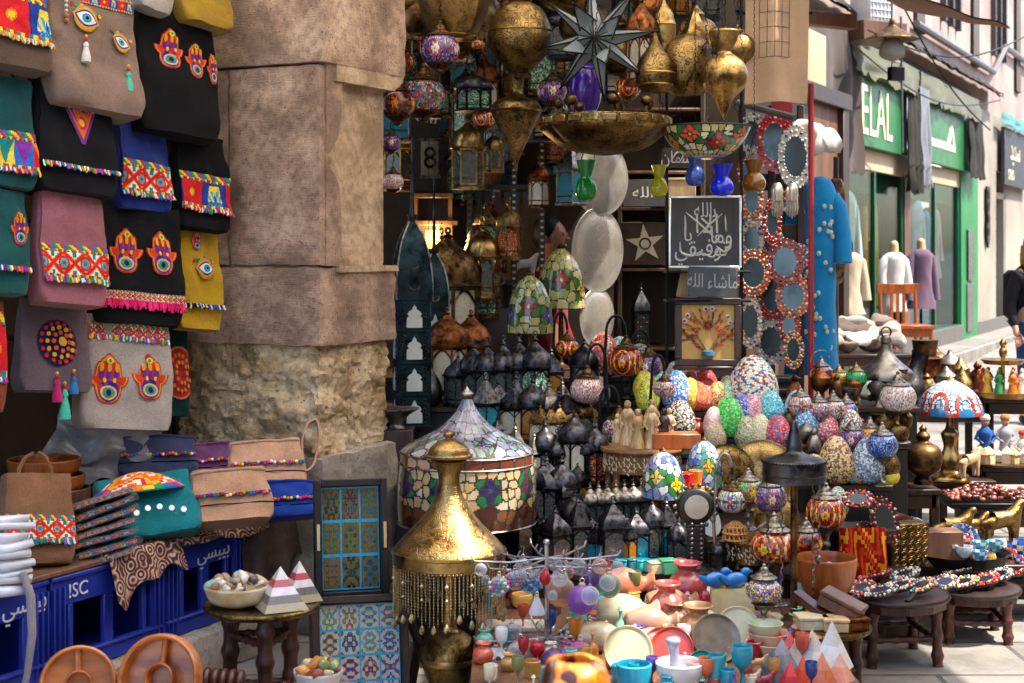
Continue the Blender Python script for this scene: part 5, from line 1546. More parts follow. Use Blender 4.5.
hv('large engraved brass globe lamp with eight flat sides beside the pillar top', 454, -56, 42, 74, 7.5, [(.0, 0), (.45, .02, 1), (.62, .08), (.92, .32), (1.0, .52), (.94, .74), (.6, .93), (.2, 1, 1), (.06, 1.0)], 'brass', 8, extra=band((.06, .52), (.6, 1.0)))
hv('tall brass lamp with a round pierced belly and long neck', 520, -40, 80, 64, 7.45, [(.12, 0), (.2, .02, 1), (.16, .05), (.4, .08), (.94, .26), (1.0, .40), (.72, .58), (.3, .65, 1), (.38, .68), (.3, .72), (.24, .85), (.4, .97, 1), (.3, 1)], 'old_brass', extra=band((.40, .66), (1.0, .36)))
hv('hanging brass spindle lamp tapering to a point under the round belly lamp', 516, 70, 172, 52, 7.6, [(.0, 0), (.06, .03), (.12, .12), (.55, .36), (1.0, .60, 1), (.86, .68), (.4, .74), (.24, .8), (.3, .9), (.22, 1)], 'old_brass', extra=band((.60,), (1.0,)))
hv('round bottom of a wide brass lamp cut by the top edge', 566, -50, 11, 76, 7.8, [(0, 0), (.5, .06), (.92, .4), (1, .7), (.7, 1, 1), (.1, 1)], 'old_brass')
hv('onion shaped brass lamp with a pointed top next to the star', 655, 28, 93, 40, 7.35, [(0, 0), (.62, .01, 1), (.9, .12), (1.0, .30), (.78, .52), (.36, .70), (.14, .85), (.06, .97), (.1, 1)], 'old_brass', extra=band((.12, .3), (.92, 1.0)))
hv('slim brass cylinder lamp with domed cap above the onion lamp', 664, 0, 62, 24, 7.6, [(.9, 0), (1.0, .03, 1), (1.0, .62, 1), (.9, .66, 1), (.7, .8), (.25, .92), (.1, 1)], 'brass_plain', extra=band((.05, .6), (1.0, 1.0)))
hv('round greyish brass ball lamp with pierced holes', 688, 34, 96, 54, 7.45, [(.0, 0), (.55, .02, 1), (.86, .16), (1, .46), (.86, .78), (.45, .96), (.12, 1.0)], 'old_brass')
hv('pale pointed brass cone lantern with square openings above the ball lamp', 695, 8, 58, 32, 7.8, [(.5, 0), (.9, .1, 1), (1.0, .3), (.8, .5, 1), (.2, .9), (.05, 1)], 'brass_plain', 8)
hv('brass incense lamp with a cup top hanging on three chains', 724, 30, 120, 48, 7.3, [(0, 0), (.08, .04), (.18, .10), (.34, .2, 1), (.4, .24), (.85, .36), (1.0, .50), (.8, .64), (.42, .72, 1), (.3, .76), (.5, .86), (.64, .98, 1), (.58, 1.0)], 'brass', chainit=False,
 extra=lambda t, w, h: [chain('chain', t, (w*.9*math.cos(a), w*.9*math.sin(a), h*.62), (0, 0, h*1.9), .004) for a in (0, 2.1, 4.2)])
rr = random.Random(31)
for i in range(14):
 x, y, Y = rr.uniform(405, 740), rr.uniform(-6, 62), rr.uniform(7.9, 8.4); r = rr.uniform(15, 26)
 t = vessel('brass_ball', None, 'lamp', P(x, y+r, Y), [(0, 0), (.5, .04, 1), (.9, .22), (1, .42), (.8, .66), (.3, .8, 1), (.36, .84), (.12, .95), (.1, 1)], 2*r, 2.4*r, ('old_brass', 'brass', 'copper', 'bronze')[i % 4], 'small metal ball lamps hanging behind the large brass lamps')
 t['label'] = 'small round metal lamp hanging behind the large brass lamps'; hang(t, t.location+V((0, 0, 2.4*r*Y/F)))
def chandelier():
 Y = 7.3; k = Y/F; c = P(605, 156, Y); r = 65*k; h = 38*k
 t = th('boat_chandelier', 'wide fluted brass bowl chandelier with candle knobs hanging below the star', 'chandelier', c)
 mb = MB()
 mb.lathe(sm([(0, 0), (r*.25, .01), (r*.62, h*.22), (r*.93, h*.62), (r*1.0, h*.78, 1), (r*1.0, h*1.0, 1), (r*.97, h*1.0), (r*.9, h*.7), (r*.5, h*.25), (0, h*.1)], 5), 96, rf=lambda u, z: 1+(.035*abs(math.sin(u*2*PI*6)) if z < h*.77 else 0))
 mb.build('bowl', M['old_brass'], t)
 mb = MB()
 for i in range(24):
  a = 2*PI*i/24; mb.box((0, 0, 0), (.012, r*.2, h*.16), 0, .002, T(r*1.005*math.cos(a), r*1.005*math.sin(a), h*.89) @ Rz(a))
 mb.build('rim_tabs', M['brass_plain'], t)
 for i in range(7):
  a = 2*PI*i/7+.3; x, y = r*.72*math.cos(a), r*.72*math.sin(a)
  mb = MB(); mb.tube([(x, y, h*.6), (x, y, h*1.25)], .009, 8); mb.lathe(sm([(.008, 0), (.022, .012), (.026, .03), (.018, .046), (0, .052)]), 14, c=(x, y, h*1.25)); mb.build('candle_knob', M['bronze'], t)
 for a in (.2, 2.3, 4.4): chain('chain', t, (r*.98*math.cos(a), r*.98*math.sin(a), h), (0, 0, ZR-c.z), .004)
chandelier()
M['star_glass'] = glass('star_glass', 'b8c2c6', .28, .08)
def star():
 Y = 7.35; k = Y/F; c = P(597, 40, Y); Ro, ri, dp = 62*k, 19*k, 22*k
 t = th('star_lantern', 'grey glass star lantern with long points and black soldered edges', 'lantern', c, rad(-12))
 n = 8; pts = []
 for i in range(2*n):
  a = PI*i/n+PI/2+.12
  r = (Ro if i % 4 else Ro*1.0) if i % 2 == 0 else ri
  pts.append(V((r*math.cos(a), 0, r*math.sin(a))))
 mb, ed = MB(), MB()
 for sgn in (-1, 1):
  apx = V((0, sgn*dp, 0))
  for i in range(2*n):
   a, b = pts[i], pts[(i+1) % (2*n)]
   mb.add([apx, a, b], [[0, 1, 2] if sgn < 0 else [0, 2, 1]])
  for i in range(2*n): ed.tube([apx, pts[i]], .0045, 5)
 for i in range(4):
  a = PI*i/2+.5
  tip = V((Ro*.55*math.cos(a), -dp*2.2, Ro*.55*math.sin(a)))
  base = [V((ri*.9*math.cos(a+q), -dp*.55, ri*.9*math.sin(a+q))) for q in (-.6, 0, .6)]
  for j in range(3):
   mb.add([tip, base[j], base[(j+1) % 3]], [[0, 1, 2]]); ed.tube([tip, base[j]], .004, 5)
 for i in range(2*n): ed.tube([pts[i], pts[(i+1) % (2*n)]], .0045, 5)
 mb.build('glass_points', M['star_glass'], t, smooth=False); ed.build('solder_frame', M['iron'], t)
 hang(t, P(597, -8, Y))
star()
M['purple_glass'] = glass('purple_glass', '4a1f9a', .8, .06)
t = hv('purple glass cylinder lamp with flared foot and chrome cap below the star', 585, 62, 120, 38, 7.7, [(.7, 0), (.85, .05), (.62, .16, 1), (.8, .3), (.88, .5), (.8, .72), (.66, .86, 1), (.7, .9), (.2, 1.0)], 'purple_glass', 28, 'glass_lamp')
def moroccan():
 t = inst(lantern_proto('oct'), 'hanging_lantern', 'brown octagonal lantern with milky panes hanging beside the brass cylinder', 'lantern', P(641, 86, 7.55), .2, 98*7.55/F, None, {'frame': M['copper'], 'pane': PANES['cream'], 'dome': M['copper'], 'finial': M['bronze']})
 t.scale = (98*7.55/F*.58, 98*7.55/F*.58, 98*7.55/F); hang(t, P(641, -8, 7.55), t.scale[2])
moroccan()
def tiff_bowl():
 Y = 7.25; k = Y/F; c = P(706, 159, Y); r = 45*k; h = 32*k
 t = th('leaded_glass_bowl', 'leaded glass bowl lamp with orange and red flowers hanging on chains', 'lamp', c)
 prof = sm([(r*.15, 0), (r*.5, h*.12), (r*.82, h*.5), (r*1.0, h*1.0)], 6)
 nv, nu = 40, 180
 pr, Ln = resample(prof, nv); W_ = 2*PI*r*.8; rr = random.Random(5)
 s, cc = jit_seeds(0, W_, 0, Ln, .035, rr, ['d8c890', 'e4dcb4', 'c8c070', 'd8d8c0', 'b8b060'], .3)
 s, cc = flowers(s, cc, [(W_*i/9, Ln*(.62 if i % 2 else .8)) for i in range(9)], .032, ['d8501a', 'b81a1a', 'e07020'], '1f6a34', 'e8a020')
 link('shade', shade_mesh(pr, nu, leaded(s, cc, W_, Ln, nu, nv, .0055)), t)
 mb = MB(); mb.lathe([(r*.99, h-.004), (r*1.03, h), (r*.99, h+.005)], 60, cap=False); mb.build('rim', M['iron'], t)
 for a in (.4, 2.5, 4.6): chain('chain', t, (r*.98*math.cos(a), r*.98*math.sin(a), h), (0, 0, h+.42), .0045)
 chain('chain', t, (0, 0, h+.42), (0, 0, ZR-c.z), .0045)
tiff_bowl()
JAR = [(.35, 0), (.75, .05), (1.0, .25), (.8, .48), (.5, .60, 1), (.75, .85), (.9, 1.0, 1), (.82, 1.0)]
for px, y0, y1, w, Y, col, nm in ((586, 160, 201, 22, 7.7, '0f8a34', 'emerald green'), (659, 165, 197, 18, 7.5, 'b8b414', 'lime yellow'), (695, 153, 186, 20, 7.3, '2c4a94', 'slate blue'), (722, 164, 196, 24, 7.35, '0f2ad8', 'cobalt blue'), (754, 160, 192, 24, 7.6, '8a5414', 'amber brown')):
 mt = glass('jar_'+col, col, .78, .06)
 p = P(px, y1, Y)
 t = vessel('glass_jar', nm+' blown glass oil jar hanging among the panels', 'jar', p, JAR, w, y1-y0, mt, 'small glass oil jars hanging on chains')
 h_ = (y1-y0)*Y/F; w_ = w*Y/F/2
 for a in (0, 2.1, 4.2): chain('chain', t, (w_*.85*math.cos(a), w_*.85*math.sin(a), h_), (0, 0, h_+.14), .003)
 chain('chain', t, (0, 0, h_+.14), (0, 0, ZR-p.z), .003)
for px, py, w, Y, pal, lab in ((440, 50, 40, 7.35, 'purple', 'purple and white mosaic lamp with an amber star under the brass globe'), (399, 62, 30, 7.6, 'dark', 'brown mosaic lamp half hidden behind the pillar corbel'),
  (424, 96, 44, 7.75, 'multi', 'many coloured mosaic lamp below the purple one'), (398, 104, 36, 7.5, 'dark', 'dark red mosaic lamp beside the recessed pillar panel'), (391, 143, 20, 7.5, 'purple', 'small violet mosaic lamp with white flowers by the pillar'),
  (393, 182, 22, 7.6, 'pink', 'pale red speckled mosaic ball by the pillar'), (484, 118, 24, 7.9, 'orange', 'small orange lit mosaic lamp beside the brass spindle'), (472, 92, 28, 8.3, 'cream', 'dim cream mosaic lamp in the dark shop'),
  (552, 92, 30, 8.2, 'purple', 'dim lilac mosaic lamp behind the round belly brass lamp'), (628, 88, 26, 8.2, 'red', 'dim red mosaic lamp behind the chandelier chains'), (478, 45, 14, 7.9, 'red', 'tiny bright red glass lamp beside the large brass globe')):
 p = P(px, py, Y); t = mosaic_lamp(lab, p, w, pal, 'flower' if pal != 'pink' else 'speck', 0, False, 'bronze')
 hang(t, p+V((0, 0, w*Y/F*.74)), w*Y/F)
t = inst(lantern_proto('oct'), 'hanging_lantern', 'dark glass lantern with green and blue panes in the shop doorway', 'lantern', P(474, 112, 7.9), 0, .2, None, {'pane': PANES['green']}); t.scale = (.36, .36, .24); hang(t, P(474, 66, 7.9), .24)
for px, py, w, h, Y, nm, pn in ((560, 60, .5, 66, 8.6, 'narrow dark hanging lantern behind the star', 'clear'), (612, 96, .55, 60, 8.5, 'dark lantern hanging behind the brass knobs', 'cream'), (500, 30, .5, 60, 8.8, 'dark lantern hanging high behind the brass lamps', 'amber'), (410, 30, .5, 60, 8.4, 'dark lantern hanging high behind the corbel', 'clear'), (545, 140, .5, 50, 8.7, 'dark lantern hanging over the inlaid shelf', 'amber'), (626, 30, .5, 60, 8.6, 'dark lantern hanging between star and milky lantern', 'clear'), (706, 20, .5, 60, 8.4, 'dark lantern hanging behind the cone lantern', 'clear'), (680, 20, .45, 52, 8.7, 'slim dark lantern hanging between ball lamp and cone', 'amber')):
 s_ = h*Y/F; t = inst(lantern_proto('hex'), 'hanging_lantern', nm, 'lantern', P(px, py, Y), R.random(), s_, 'dim lanterns hanging inside the shop', {'pane': PANES[pn]})
 chain('chain', t, (0, 0, .97), (0, 0, (3.45-t.location.z)/s_), .012)
M['sign_cream'] = plain('sign_cream', 'b9a888', .6, 0, .3, 20, .1)
t = th('number_sign', 'narrow cream sign with a black figure eight on the dark wall', 'sign', P(430, 178, 9.6))
mb = MB(); mb.box((0, 0, .125), (.115, .02, .25)); mb.build('board', M['sign_cream'], t)
text('lettering', '8', .25, M['iron'], t, (0, -.0125, .122), scale=(.72, .8, 1))
for z in (.004, .246): bx(t, 'scroll_bar', 'pewter', -.07, .07, -.017, .013, z-.011, z+.011)
t = th('zigzag_sign', 'tilted grey metal sign of bent zigzag strokes', 'sign', P(437, 116, 9.4), (0, rad(10), 0))
mb = MB(); pts = []
for i in range(9):
 x = -.11+.0275*i
 pts += [(x, 0, .05 if i % 2 else -.05), (x, 0, -.05 if i % 2 else .05)]
mb.tube(pts, .008, 6); mb.tube([(-.13, 0, -.02), (-.11, 0, -.05)], .008, 6); mb.build('strokes', M['silver'], t)
mb = MB(); mb.box((0, .05, 1.9), (1.6, .06, 3.8)); o = mb.build('partition', M['shop_dark'], None, (-.75, 9.75, 0)); tag(o, 'dark partition wall behind the number sign', 'wall')
def shelf_unit():
 Y = 9.2; c = P(506, 350, Y)
 t = th('inlaid_shelf', 'dark shelf unit with gold and bone inlaid posts inside the shop', 'shelf', (c.x, c.y, 0))
 k = Y/F; zt = P(0, 100, Y).z; x0, x1 = (470-506)*k, (542-506)*k
 for x in (x0, 8*k, x1):
  mb = MB(); mb.box((x, 0, zt/2), (.035, .04, zt)); o = mb.build('post', M['black_wood'], t)
  mb = MB()
  for i in range(44):
   z = .9+i*(zt-.9)/44; mb.box((x, -.022, z), (.018, .004, .014), 0, .0005)
  mb.build('inlay', M['gold_wood' if x < 0 else 'bone'], o)
 for py in (187, 283, 110):
  mb = MB(); mb.box((0, .12, P(0, py, Y).z), (x1-x0, .3, .03)); mb.build('shelf_board', M['black_wood'], t)
 mb = MB(); mb.box((0, .27, zt/2), (x1-x0, .02, zt)); mb.build('back_panel', M['shop_dark'], t)
 mb = MB()
 for i in range(7):
  x = x0+.03+.058*i; mb.prism([(x, 0), (x+.05, 0), (x+.025, -.14)], 0, .012, M=T(0, -.01, P(0, 192, Y).z) @ Rx(PI/2))
 mb.build('fringe_cut', M['black_wood'], t)
 return t
shelf_unit()
def fig(name, label, p, h, col, kind='jug', cat='figurine', mat=None):
 mt = mat or plain('fig_'+col+kind, col, .4, 0, .35, 20, .2, 60)
 mb = MB()
 if kind == 'jug': mb.lathe(sm([(.2*h, 0, 1), (.24*h, .02*h), (.34*h, .35*h), (.30*h, .6*h), (.16*h, .78*h), (.2*h, .95*h, 1), (.17*h, .97*h), (.12*h, .8*h)]), 24); ring_tube(mb, .14*h, .022*h, 10, 0, T(.3*h, 0, .68*h), -PI/2, PI/2)
 elif kind == 'animal':
  sk = skin_mesh({'b': (0, 0, .55), 'c': (.3, 0, .58), 'n': (.42, 0, .85), 'h': (.56, 0, .9), 'p': (-.28, 0, .55), 'l1': (.3, .08, .25), 'l1b': (.3, .08, 0), 'l2': (.3, -.08, .25), 'l2b': (.3, -.08, 0), 'l3': (-.3, .08, .28), 'l3b': (-.33, .08, 0), 'l4': (-.3, -.08, .28), 'l4b': (-.33, -.08, 0), 't': (-.45, 0, .45)},
   [('b', 'c'), ('c', 'n'), ('n', 'h'), ('b', 'p'), ('c', 'l1'), ('l1', 'l1b'), ('c', 'l2'), ('l2', 'l2b'), ('p', 'l3'), ('l3', 'l3b'), ('p', 'l4'), ('l4', 'l4b'), ('p', 't')],
   {'b': .17, 'c': .16, 'n': .09, 'h': .08, 'p': .15, 't': .03}, .055, 'b', h)
  sk.materials.append(mt)
  return tag(link(name, sk, None, p, R.random()), label, cat)
 elif kind == 'robed':
  mb.lathe(sm([(.20*h, 0, 1), (.18*h, .1*h), (.12*h, .45*h), (.15*h, .66*h), (.09*h, .78*h), (.05*h, .80*h)]), 20)
  mb.ball((0, 0, .88*h), .085*h, 14, 10, sx=(.9, .95, 1.15)); mb.tube([(.11*h, 0, .68*h), (.17*h, -.05*h, .55*h), (.08*h, -.13*h, .50*h)], [.04*h, .035*h, .025*h], 8); mb.tube([(-.11*h, 0, .68*h), (-.17*h, -.04*h, .54*h), (-.10*h, -.12*h, .42*h)], [.04*h, .035*h, .025*h], 8)
 return tag(mb.build(name, mt, None, p), label, cat)
def skin_mesh(j, edges, rads, rdef, root, scale=1.0, sub=2):
 names = list(j); idx = {n: i for i, n in enumerate(names)}
 me = bpy.data.meshes.new('body'); me.from_pydata([tuple(c*scale for c in j[n]) for n in names], [(idx[a], idx[b]) for a, b in edges], [])
 o = bpy.data.objects.new('body', me); COL.objects.link(o)
 o.modifiers.new('s', 'SKIN'); 
 sv = me.skin_vertices[0].data if me.skin_vertices else None
 if sv is None:
  bpy.context.view_layer.objects.active = o; bpy.ops.object.modifier_add(type='SKIN'); sv = me.skin_vertices[0].data
 for n in names:
  r = rads.get(n, rdef); r = r if isinstance(r, tuple) else (r, r)
  sv[idx[n]].radius = (r[0]*scale, r[1]*scale); sv[idx[n]].use_root = (n == root)
 sm_ = o.modifiers.new('u', 'SUBSURF'); sm_.levels = sub; sm_.render_levels = sub
 dg = bpy.context.evaluated_depsgraph_get(); dg.update()
 out = bpy.data.meshes.new_from_object(o.evaluated_get(dg))
 bpy.data.objects.remove(o)
 out.shade_smooth(); out.materials.clear()
 return out
zsh = P(0, 283, 9.2).z+.016
fig('clay_jug', 'orange brown clay jug on the inlaid shelf', V((P(489, 0, 9.22).x, 9.25, zsh)), .25, '8a5630', 'jug', 'jug')
fig('spotted_animal', 'black and white spotted ceramic animal standing on the clay jug shelf', V((P(524, 0, 9.2).x, 9.26, zsh)), .18, 'c8c8c8', 'animal')
fig('clay_jug', 'red clay gourd jug on the upper inlaid shelf', V((P(487, 0, 9.22).x, 9.25, P(0, 187, 9.2).z+.016)), .30, '9a5a34', 'jug', 'jug')
fig('black_statue', 'dark blue seated statue at the foot of the inlaid shelf', P(497, 300, 8.9)+V((0, 0, -.04)), .26, '1a1f30', 'robed')
o = bx(None, 'inlaid_cabinet', 'dark_wood', -.14, .14, -.1, .14, 0, P(0, 302, 8.9).z-.04); o.location = P(497, 300, 8.9)*1; o.location.z = 0; tag(o, 'small dark inlaid cabinet under the blue statue', 'cabinet')
for i in range(5): bx(o, 'bone_strip', 'bone', -.115+.05*i, -.09+.05*i, -.106, -.1, .62, .98, .001)
bx(o, 'bone_strip', 'bone', -.13, .13, -.106, -.1, 1.02, 1.035, .001)
def emit(name, c, s_):
 m, nt, bs = nmat(name); bs.inputs['Base Color'].default_value = rgba(c); bs.inputs['Emission Color'].default_value = rgba(c); bs.inputs['Emission Strength'].default_value = s_; return m
M['lit_yellow'] = emit('lit_yellow', 'f0a81e', 1.2); M['lit_amber'] = emit('lit_amber', 'e07a1a', .8)
t = th('lit_cabinet', 'gilded wall cabinet with a glowing yellow window deep in the shop', 'cabinet', P(433, 262, 9.4))
for a in ((-.13, .13, .40, .43), (-.16, .16, .23, .26), (-.12, .12, 0, .03)): bx(t, 'shelf_board', 'gold_wood', a[0], a[1], -.06, .1, a[2], a[3])
for x in (-.11, .11): bx(t, 'post', 'gold_wood', x-.015, x+.015, -.04, .1, 0, .4)
bx(t, 'lit_window', M['lit_yellow'], -.05, .05, .02, .04, .05, .2)
bx(t, 'back_panel', 'dark_wood', -.12, .12, .08, .1, 0, .45)
def cusp(w, h):
 pts = [(-.5, 0), (.5, 0), (.5, .42), (.36, .5), (.46, .6), (.34, .72), (.16, .78), (.1, .9), (0, 1), (-.1, .9), (-.16, .78), (-.34, .72), (-.46, .6), (-.36, .5), (-.5, .42)]
 return [(x*w, y*h) for x, y in pts]
M['milk'] = plain('milk', 'c6cfd0', .3, 0, .12, 20, .05, 60, coat=.3)
def tower(label, px, pyb, pyt, Y, wpx, tiers, mat, rot, dome=.3, pane='milk'):
 k = Y/F; c = at(px, pyb) if False else P(px, pyb, Y); w = wpx*k; hh = (pyb-pyt)*k
 t = th('tower_lantern', label, 'lantern', c, rot)
 hb = hh*(1-dome)
 mb = MB(); mb.box((0, 0, hb/2), (w, w, hb), 0, .006)
 for i in range(tiers+1): mb.box((0, 0, hb*i/tiers), (w*1.05, w*1.05, .012), 0, .002)
 mb.build('body', M[mat], t)
 th_ = hb/tiers
 for i in range(tiers):
  for a in range(2):
   m_ = T(0, 0, th_*i+th_*.12) @ Rz(-a*PI/2) @ T(0, -w/2-.001, 0) @ Rx(PI/2)
   mb = MB(); mb.prism(cusp(w*.46, th_*.72), 0, .003, M=m_); mb.build('pane', M[pane], t)
   mb = MB()
   rr = random.Random(i*2+a)
   for sx in (-1, 1):
    for j in range(5):
     ring_tube(mb, w*.055, .0022, 10, 0, m_ @ T(sx*w*(.30+.06*(j % 2)), th_*(.1+.15*j), .002) @ Rx(PI/2), nn=4)
   mb.build('filigree', M['tin'], t)
 mb = MB()
 mb.lathe(sm([(w*.74, hb), (w*.72, hb+hh*dome*.28), (w*.5, hb+hh*dome*.62), (w*.12, hb+hh*dome*.85), (.012, hb+hh*dome*.9)], 5), 4, ph=PI/4); mb.build('dome', M[mat], t)
 mb = MB(); mb.lathe(sm([(.012, hb+hh*dome*.86), (.03, hb+hh*dome*.93), (.012, hb+hh*dome*.97), (0, hb+hh)]), 12); mb.build('finial', M['tin'], t)
 mb = MB()
 for a in range(4):
  for j in range(3):
   ring_tube(mb, w*(.16-.04*j), .0055, 12, 0, Rz(a*PI/2) @ T(0, -w*(.50-.1*j*j*.6), hb+hh*dome*(.16+.22*j)) @ Rx(rad(-12-14*j)), nn=4)
 for a in range(4):
  c_, s_ = math.cos(PI/4+a*PI/2), math.sin(PI/4+a*PI/2)
  mb.tube([(r*c_, r*s_, z) for r, z in sm([(w*.75, hb), (w*.73, hb+hh*dome*.28), (w*.51, hb+hh*dome*.62), (w*.13, hb+hh*dome*.85)], 5)], .005, 5)
 mb.build('filigree', M['pewter'], t)
 return t
tower('tall black tower lantern with milky cusped windows against the pillar edge', 412, 425, 208, 7.72, 34, 4, 'teal_tin', rad(12), .42)
tower('dark teal tower lantern with green side glass behind the black one', 434, 420, 244, 8.2, 26, 3, 'teal_tin', rad(8), .36, 'milk')
M['plate_post'] = M['dark_wood']
mb = MB(); mb.box((0, 0, 1.85), (.16, .1, 3.7)); o = mb.build('wooden_post', M['dark_wood'], None, P(600, 0, 9.2)*1); o.location.z = 0; tag(o, 'dark wooden shop post behind the big silver plates', 'post')
for px, py, ry, rx, lab in ((601, 178, 38, 27, 'upper large silver plate with a hammered rim'), (599, 250, 42, 24, 'middle large silver plate catching bright light'), (598, 318, 30, 16, 'lowest and smallest of the stacked silver plates')):
 Y = 9.0; k = Y/F; r = ry*k
 t = th('silver_plate', lab, 'plate', P(px, py, Y), (0, 0, math.acos(rx/ry)-.1), 'silver plates on the shop post')
 mb = MB(); mb.lathe(sm([(0, .010), (r*.5, .008), (r*.62, .002, 1), (r*.9, -.014), (r, -.012, 1), (r, -.004), (r*.9, -.004), (r*.6, .012), (0, .018)]), 64, M=Rx(PI/2), rf=lambda u, z: 1); mb.build('plate', M['silver'], t)
 mb = MB()
 for i in range(40):
  a = 2*PI*i/40; mb.tube([(r*.64*math.cos(a), .004, r*.64*math.sin(a)), (r*.93*math.cos(a), -.0145+.03, r*.93*math.sin(a))], .0022, 4)
 mb.build('rim_ribs', M['silver'], t)
def shelves():
 Y = 9.9; k = Y/F; c = P(655, 0, Y)
 t = th('wall_shelves', 'brown wooden shelves with boxes behind the calligraphy panels', 'shelf', (c.x, c.y, 0))
 x0, x1 = (618-655)*k, (700-655)*k; zt = P(0, 60, Y).z
 for x in (x0, x1): bx(t, 'side_panel', 'shop_brown', x-.015, x+.015, -.15, .3, 0, zt)
 for py in (172, 208, 268, 346, 110): z = P(0, py, Y).z; bx(t, 'shelf_board', 'brown_wood', x0+.016, x1-.016, -.15, .26, z-.02, z)
 bx(t, 'back_panel', 'shop_brown', x0, x1, .262, .29, 0, zt)
 return t
shelves()
t = th('star_plaque', 'brown wooden plaque with a pale five pointed star on the shelf', 'plaque', P(645, 267, 9.75)+V((0, 0, .012)))
bx(t, 'board', 'shop_brown', -.15, .15, 0, .03, 0, .28)
mb = MB(); sp_ = []
for i in range(10):
 a = PI/2+PI*i/5+.1; r = .13 if i % 2 == 0 else .05; sp_.append((r*math.cos(a), .14+r*math.sin(a)))
mb.prism(sp_, 0, .008, M=T(0, -.001, 0) @ Rx(PI/2)); mb.build('star', M['bone'], t)
mb = MB(); ring_tube(mb, .035, .005, 14, 0, T(0, -.011, .14)); mb.build('ring', M['iron'], t)
t = inst(lantern_proto('sq'), 'dotted_lantern', 'small black lantern dotted with red and green beads on the lowest shelf', 'lantern', P(641, 346, 9.72)+V((0, 0, .0)), .1, .42, None, {'pane': PANES['dark']}); t.scale = (.24, .24, .42); t.location.z = P(0, 346, 9.9).z
mb = MB()
for i in range(4):
 for j in range(6): mb.ball((-.12+.08*i, -.215, .12+.07*j), .016, 8, 6, (i+j) % 3, sx=(1, .5, .7))
mb.build('bead', [solid('b82a2a', .2), solid('d8c8b0', .2), solid('2a8a5a', .2)], t)
t = th('pale_box', 'pale cardboard box on the top shelf between the hanging jars', 'box', P(682, 196, 9.7)); bx(t, 'body', 'pale_wood', -.09, .09, 0, .15, 0, .17)
t.location.z = P(0, 208, 9.9).z
bx(t, 'lid', 'pale_wood', -.094, .094, -.004, .154, .171, .19)
M['slate'] = wood('slate', '3a332f', '201b19', 3, .5, 'Z', .2)
M['silver_ink'] = plain('silver_ink', 'c9c2b8', .4, .2, .15, 40, .05)
def panel(label, px, py, Y, wpx, hpx, rot, mat='slate', fr=None, name='calligraphy_panel', depth=.025):
 k = Y/F; w, h = wpx*k, hpx*k
 t = th(name, label, 'panel', P(px, py, Y), rot, 'calligraphy panels')
 mb = MB(); mb.box((0, 0, h/2), (w, depth, h), 0, .003); mb.build('board', M[mat], t)
 if fr:
  mb = MB()
  for z in (0, h): mb.box((0, -.002, z), (w+.012, depth+.01, .012), 0, .002)
  for x in (-w/2, w/2): mb.box((x, -.002, h/2), (.012, depth+.01, h-.013), 0, .002)
  mb.build('frame', M[fr], t)
 return t, w, h, -depth/2-.0005
INK = M['silver_ink']
t, w, h, y = panel('large dark calligraphy panel with silver Arabic script and silver edge', 705, 267, 7.9, 70, 70, (rad(-3), 0, rad(-8)), fr='silver')
def ar(t, s, size, x, z, y, sx=1, sz=1, rz=0): return text('lettering', s, size, INK, t, (x, y, z), (PI/2, rz, 0), ext=.001, scale=(sx, sz, 1))
ar(t, '\uFEEA\uFEE0\uFEDF\uFE8D\uFE91', .085, .0, h*.80, y, .9, 1.3)
ar(t, '\uFE8D\uFEFB\u0625', .10, .01, h*.60, y, 1.25, 1.4)
ar(t, '\uFEF2\uFED8\uFEF4\uFED3\uFEEE\uFE97', .095, -.02, h*.26, y, 1.05, 1.3)
ar(t, '\uFE8E\uFEE3\uFEED', .095, .085, h*.44, y, 1.0, 1.3)
ar(t, '\uFE8E\uFE91', .09, -.09, h*.46, y, 1.0, 1.2)
mb = MB()
def stroke(mb, pts, r=.004):
 pp = []
 for i in range(len(pts)-1):
  for j in range(6): pp.append(V(pts[i]).lerp(V(pts[i+1]), j/6))
 pp.append(V(pts[-1]))
 for _ in range(4): pp = [pp[0]]+[(pp[i-1]+2*pp[i]+pp[i+1])/4 for i in range(1, len(pp)-1)]+[pp[-1]]
 n = len(pp); mb.tube(pp, [r*(.5+.9*math.sin(PI*i/(n-1))) for i in range(n)], 6)
stroke(mb, [(-.10, y, h*.78), (-.03, y, h*.62), (.05, y, h*.42)]); stroke(mb, [(.09, y, h*.76), (.02, y, h*.6), (-.04, y, h*.44)])
stroke(mb, [(-.13, y, h*.36), (-.13, y, h*.2), (-.07, y, h*.14), (-.01, y, h*.24)], .0055); stroke(mb, [(-.01, y, h*.2), (.04, y, h*.12), (.07, y, h*.24)], .005); stroke(mb, [(.06, y, h*.3), (.10, y, h*.2), (.135, y, h*.28), (.13, y, h*.38)], .005)
stroke(mb, [(.105, y, h*.74), (.11, y, h*.5)], .004); stroke(mb, [(-.105, y, h*.74), (-.10, y, h*.45)], .004)
mb.build('flourish', INK, t)
t, w, h, y = panel('small dark plaque wrapped in plastic with silver Arabic script', 712, 297, 7.8, 48, 30, (rad(-8), rad(2), rad(-6)))
ar(t, '\uFEEA\uFEE0\uFEDF\uFE8D \u0621\uFE8E\uFEB7\uFE8E\uFEE3', .075, .0, h*.5, y, .92, 1.35)
mb = MB(); mb.grid(lambda u, v_: (-w/2-.01+(w+.02)*u, y-.006-.006*noise.noise(V((u*8, v_*5, 1))), -.005+(h+.01)*v_), 20, 12); mb.build('plastic_wrap', glass('wrap', 'd8dcdf', .06, .1), t, sharp=0)
bx(None, 'wooden_wedge', 'pale_wood', 0, .1, 0, .06, 0, .15); o = bpy.data.objects['wooden_wedge']; o.location = P(680, 297, 7.95); o.rotation_euler = (0, rad(12), .3); tag(o, 'pale wooden wedge beside the small plaque', 'wedge')
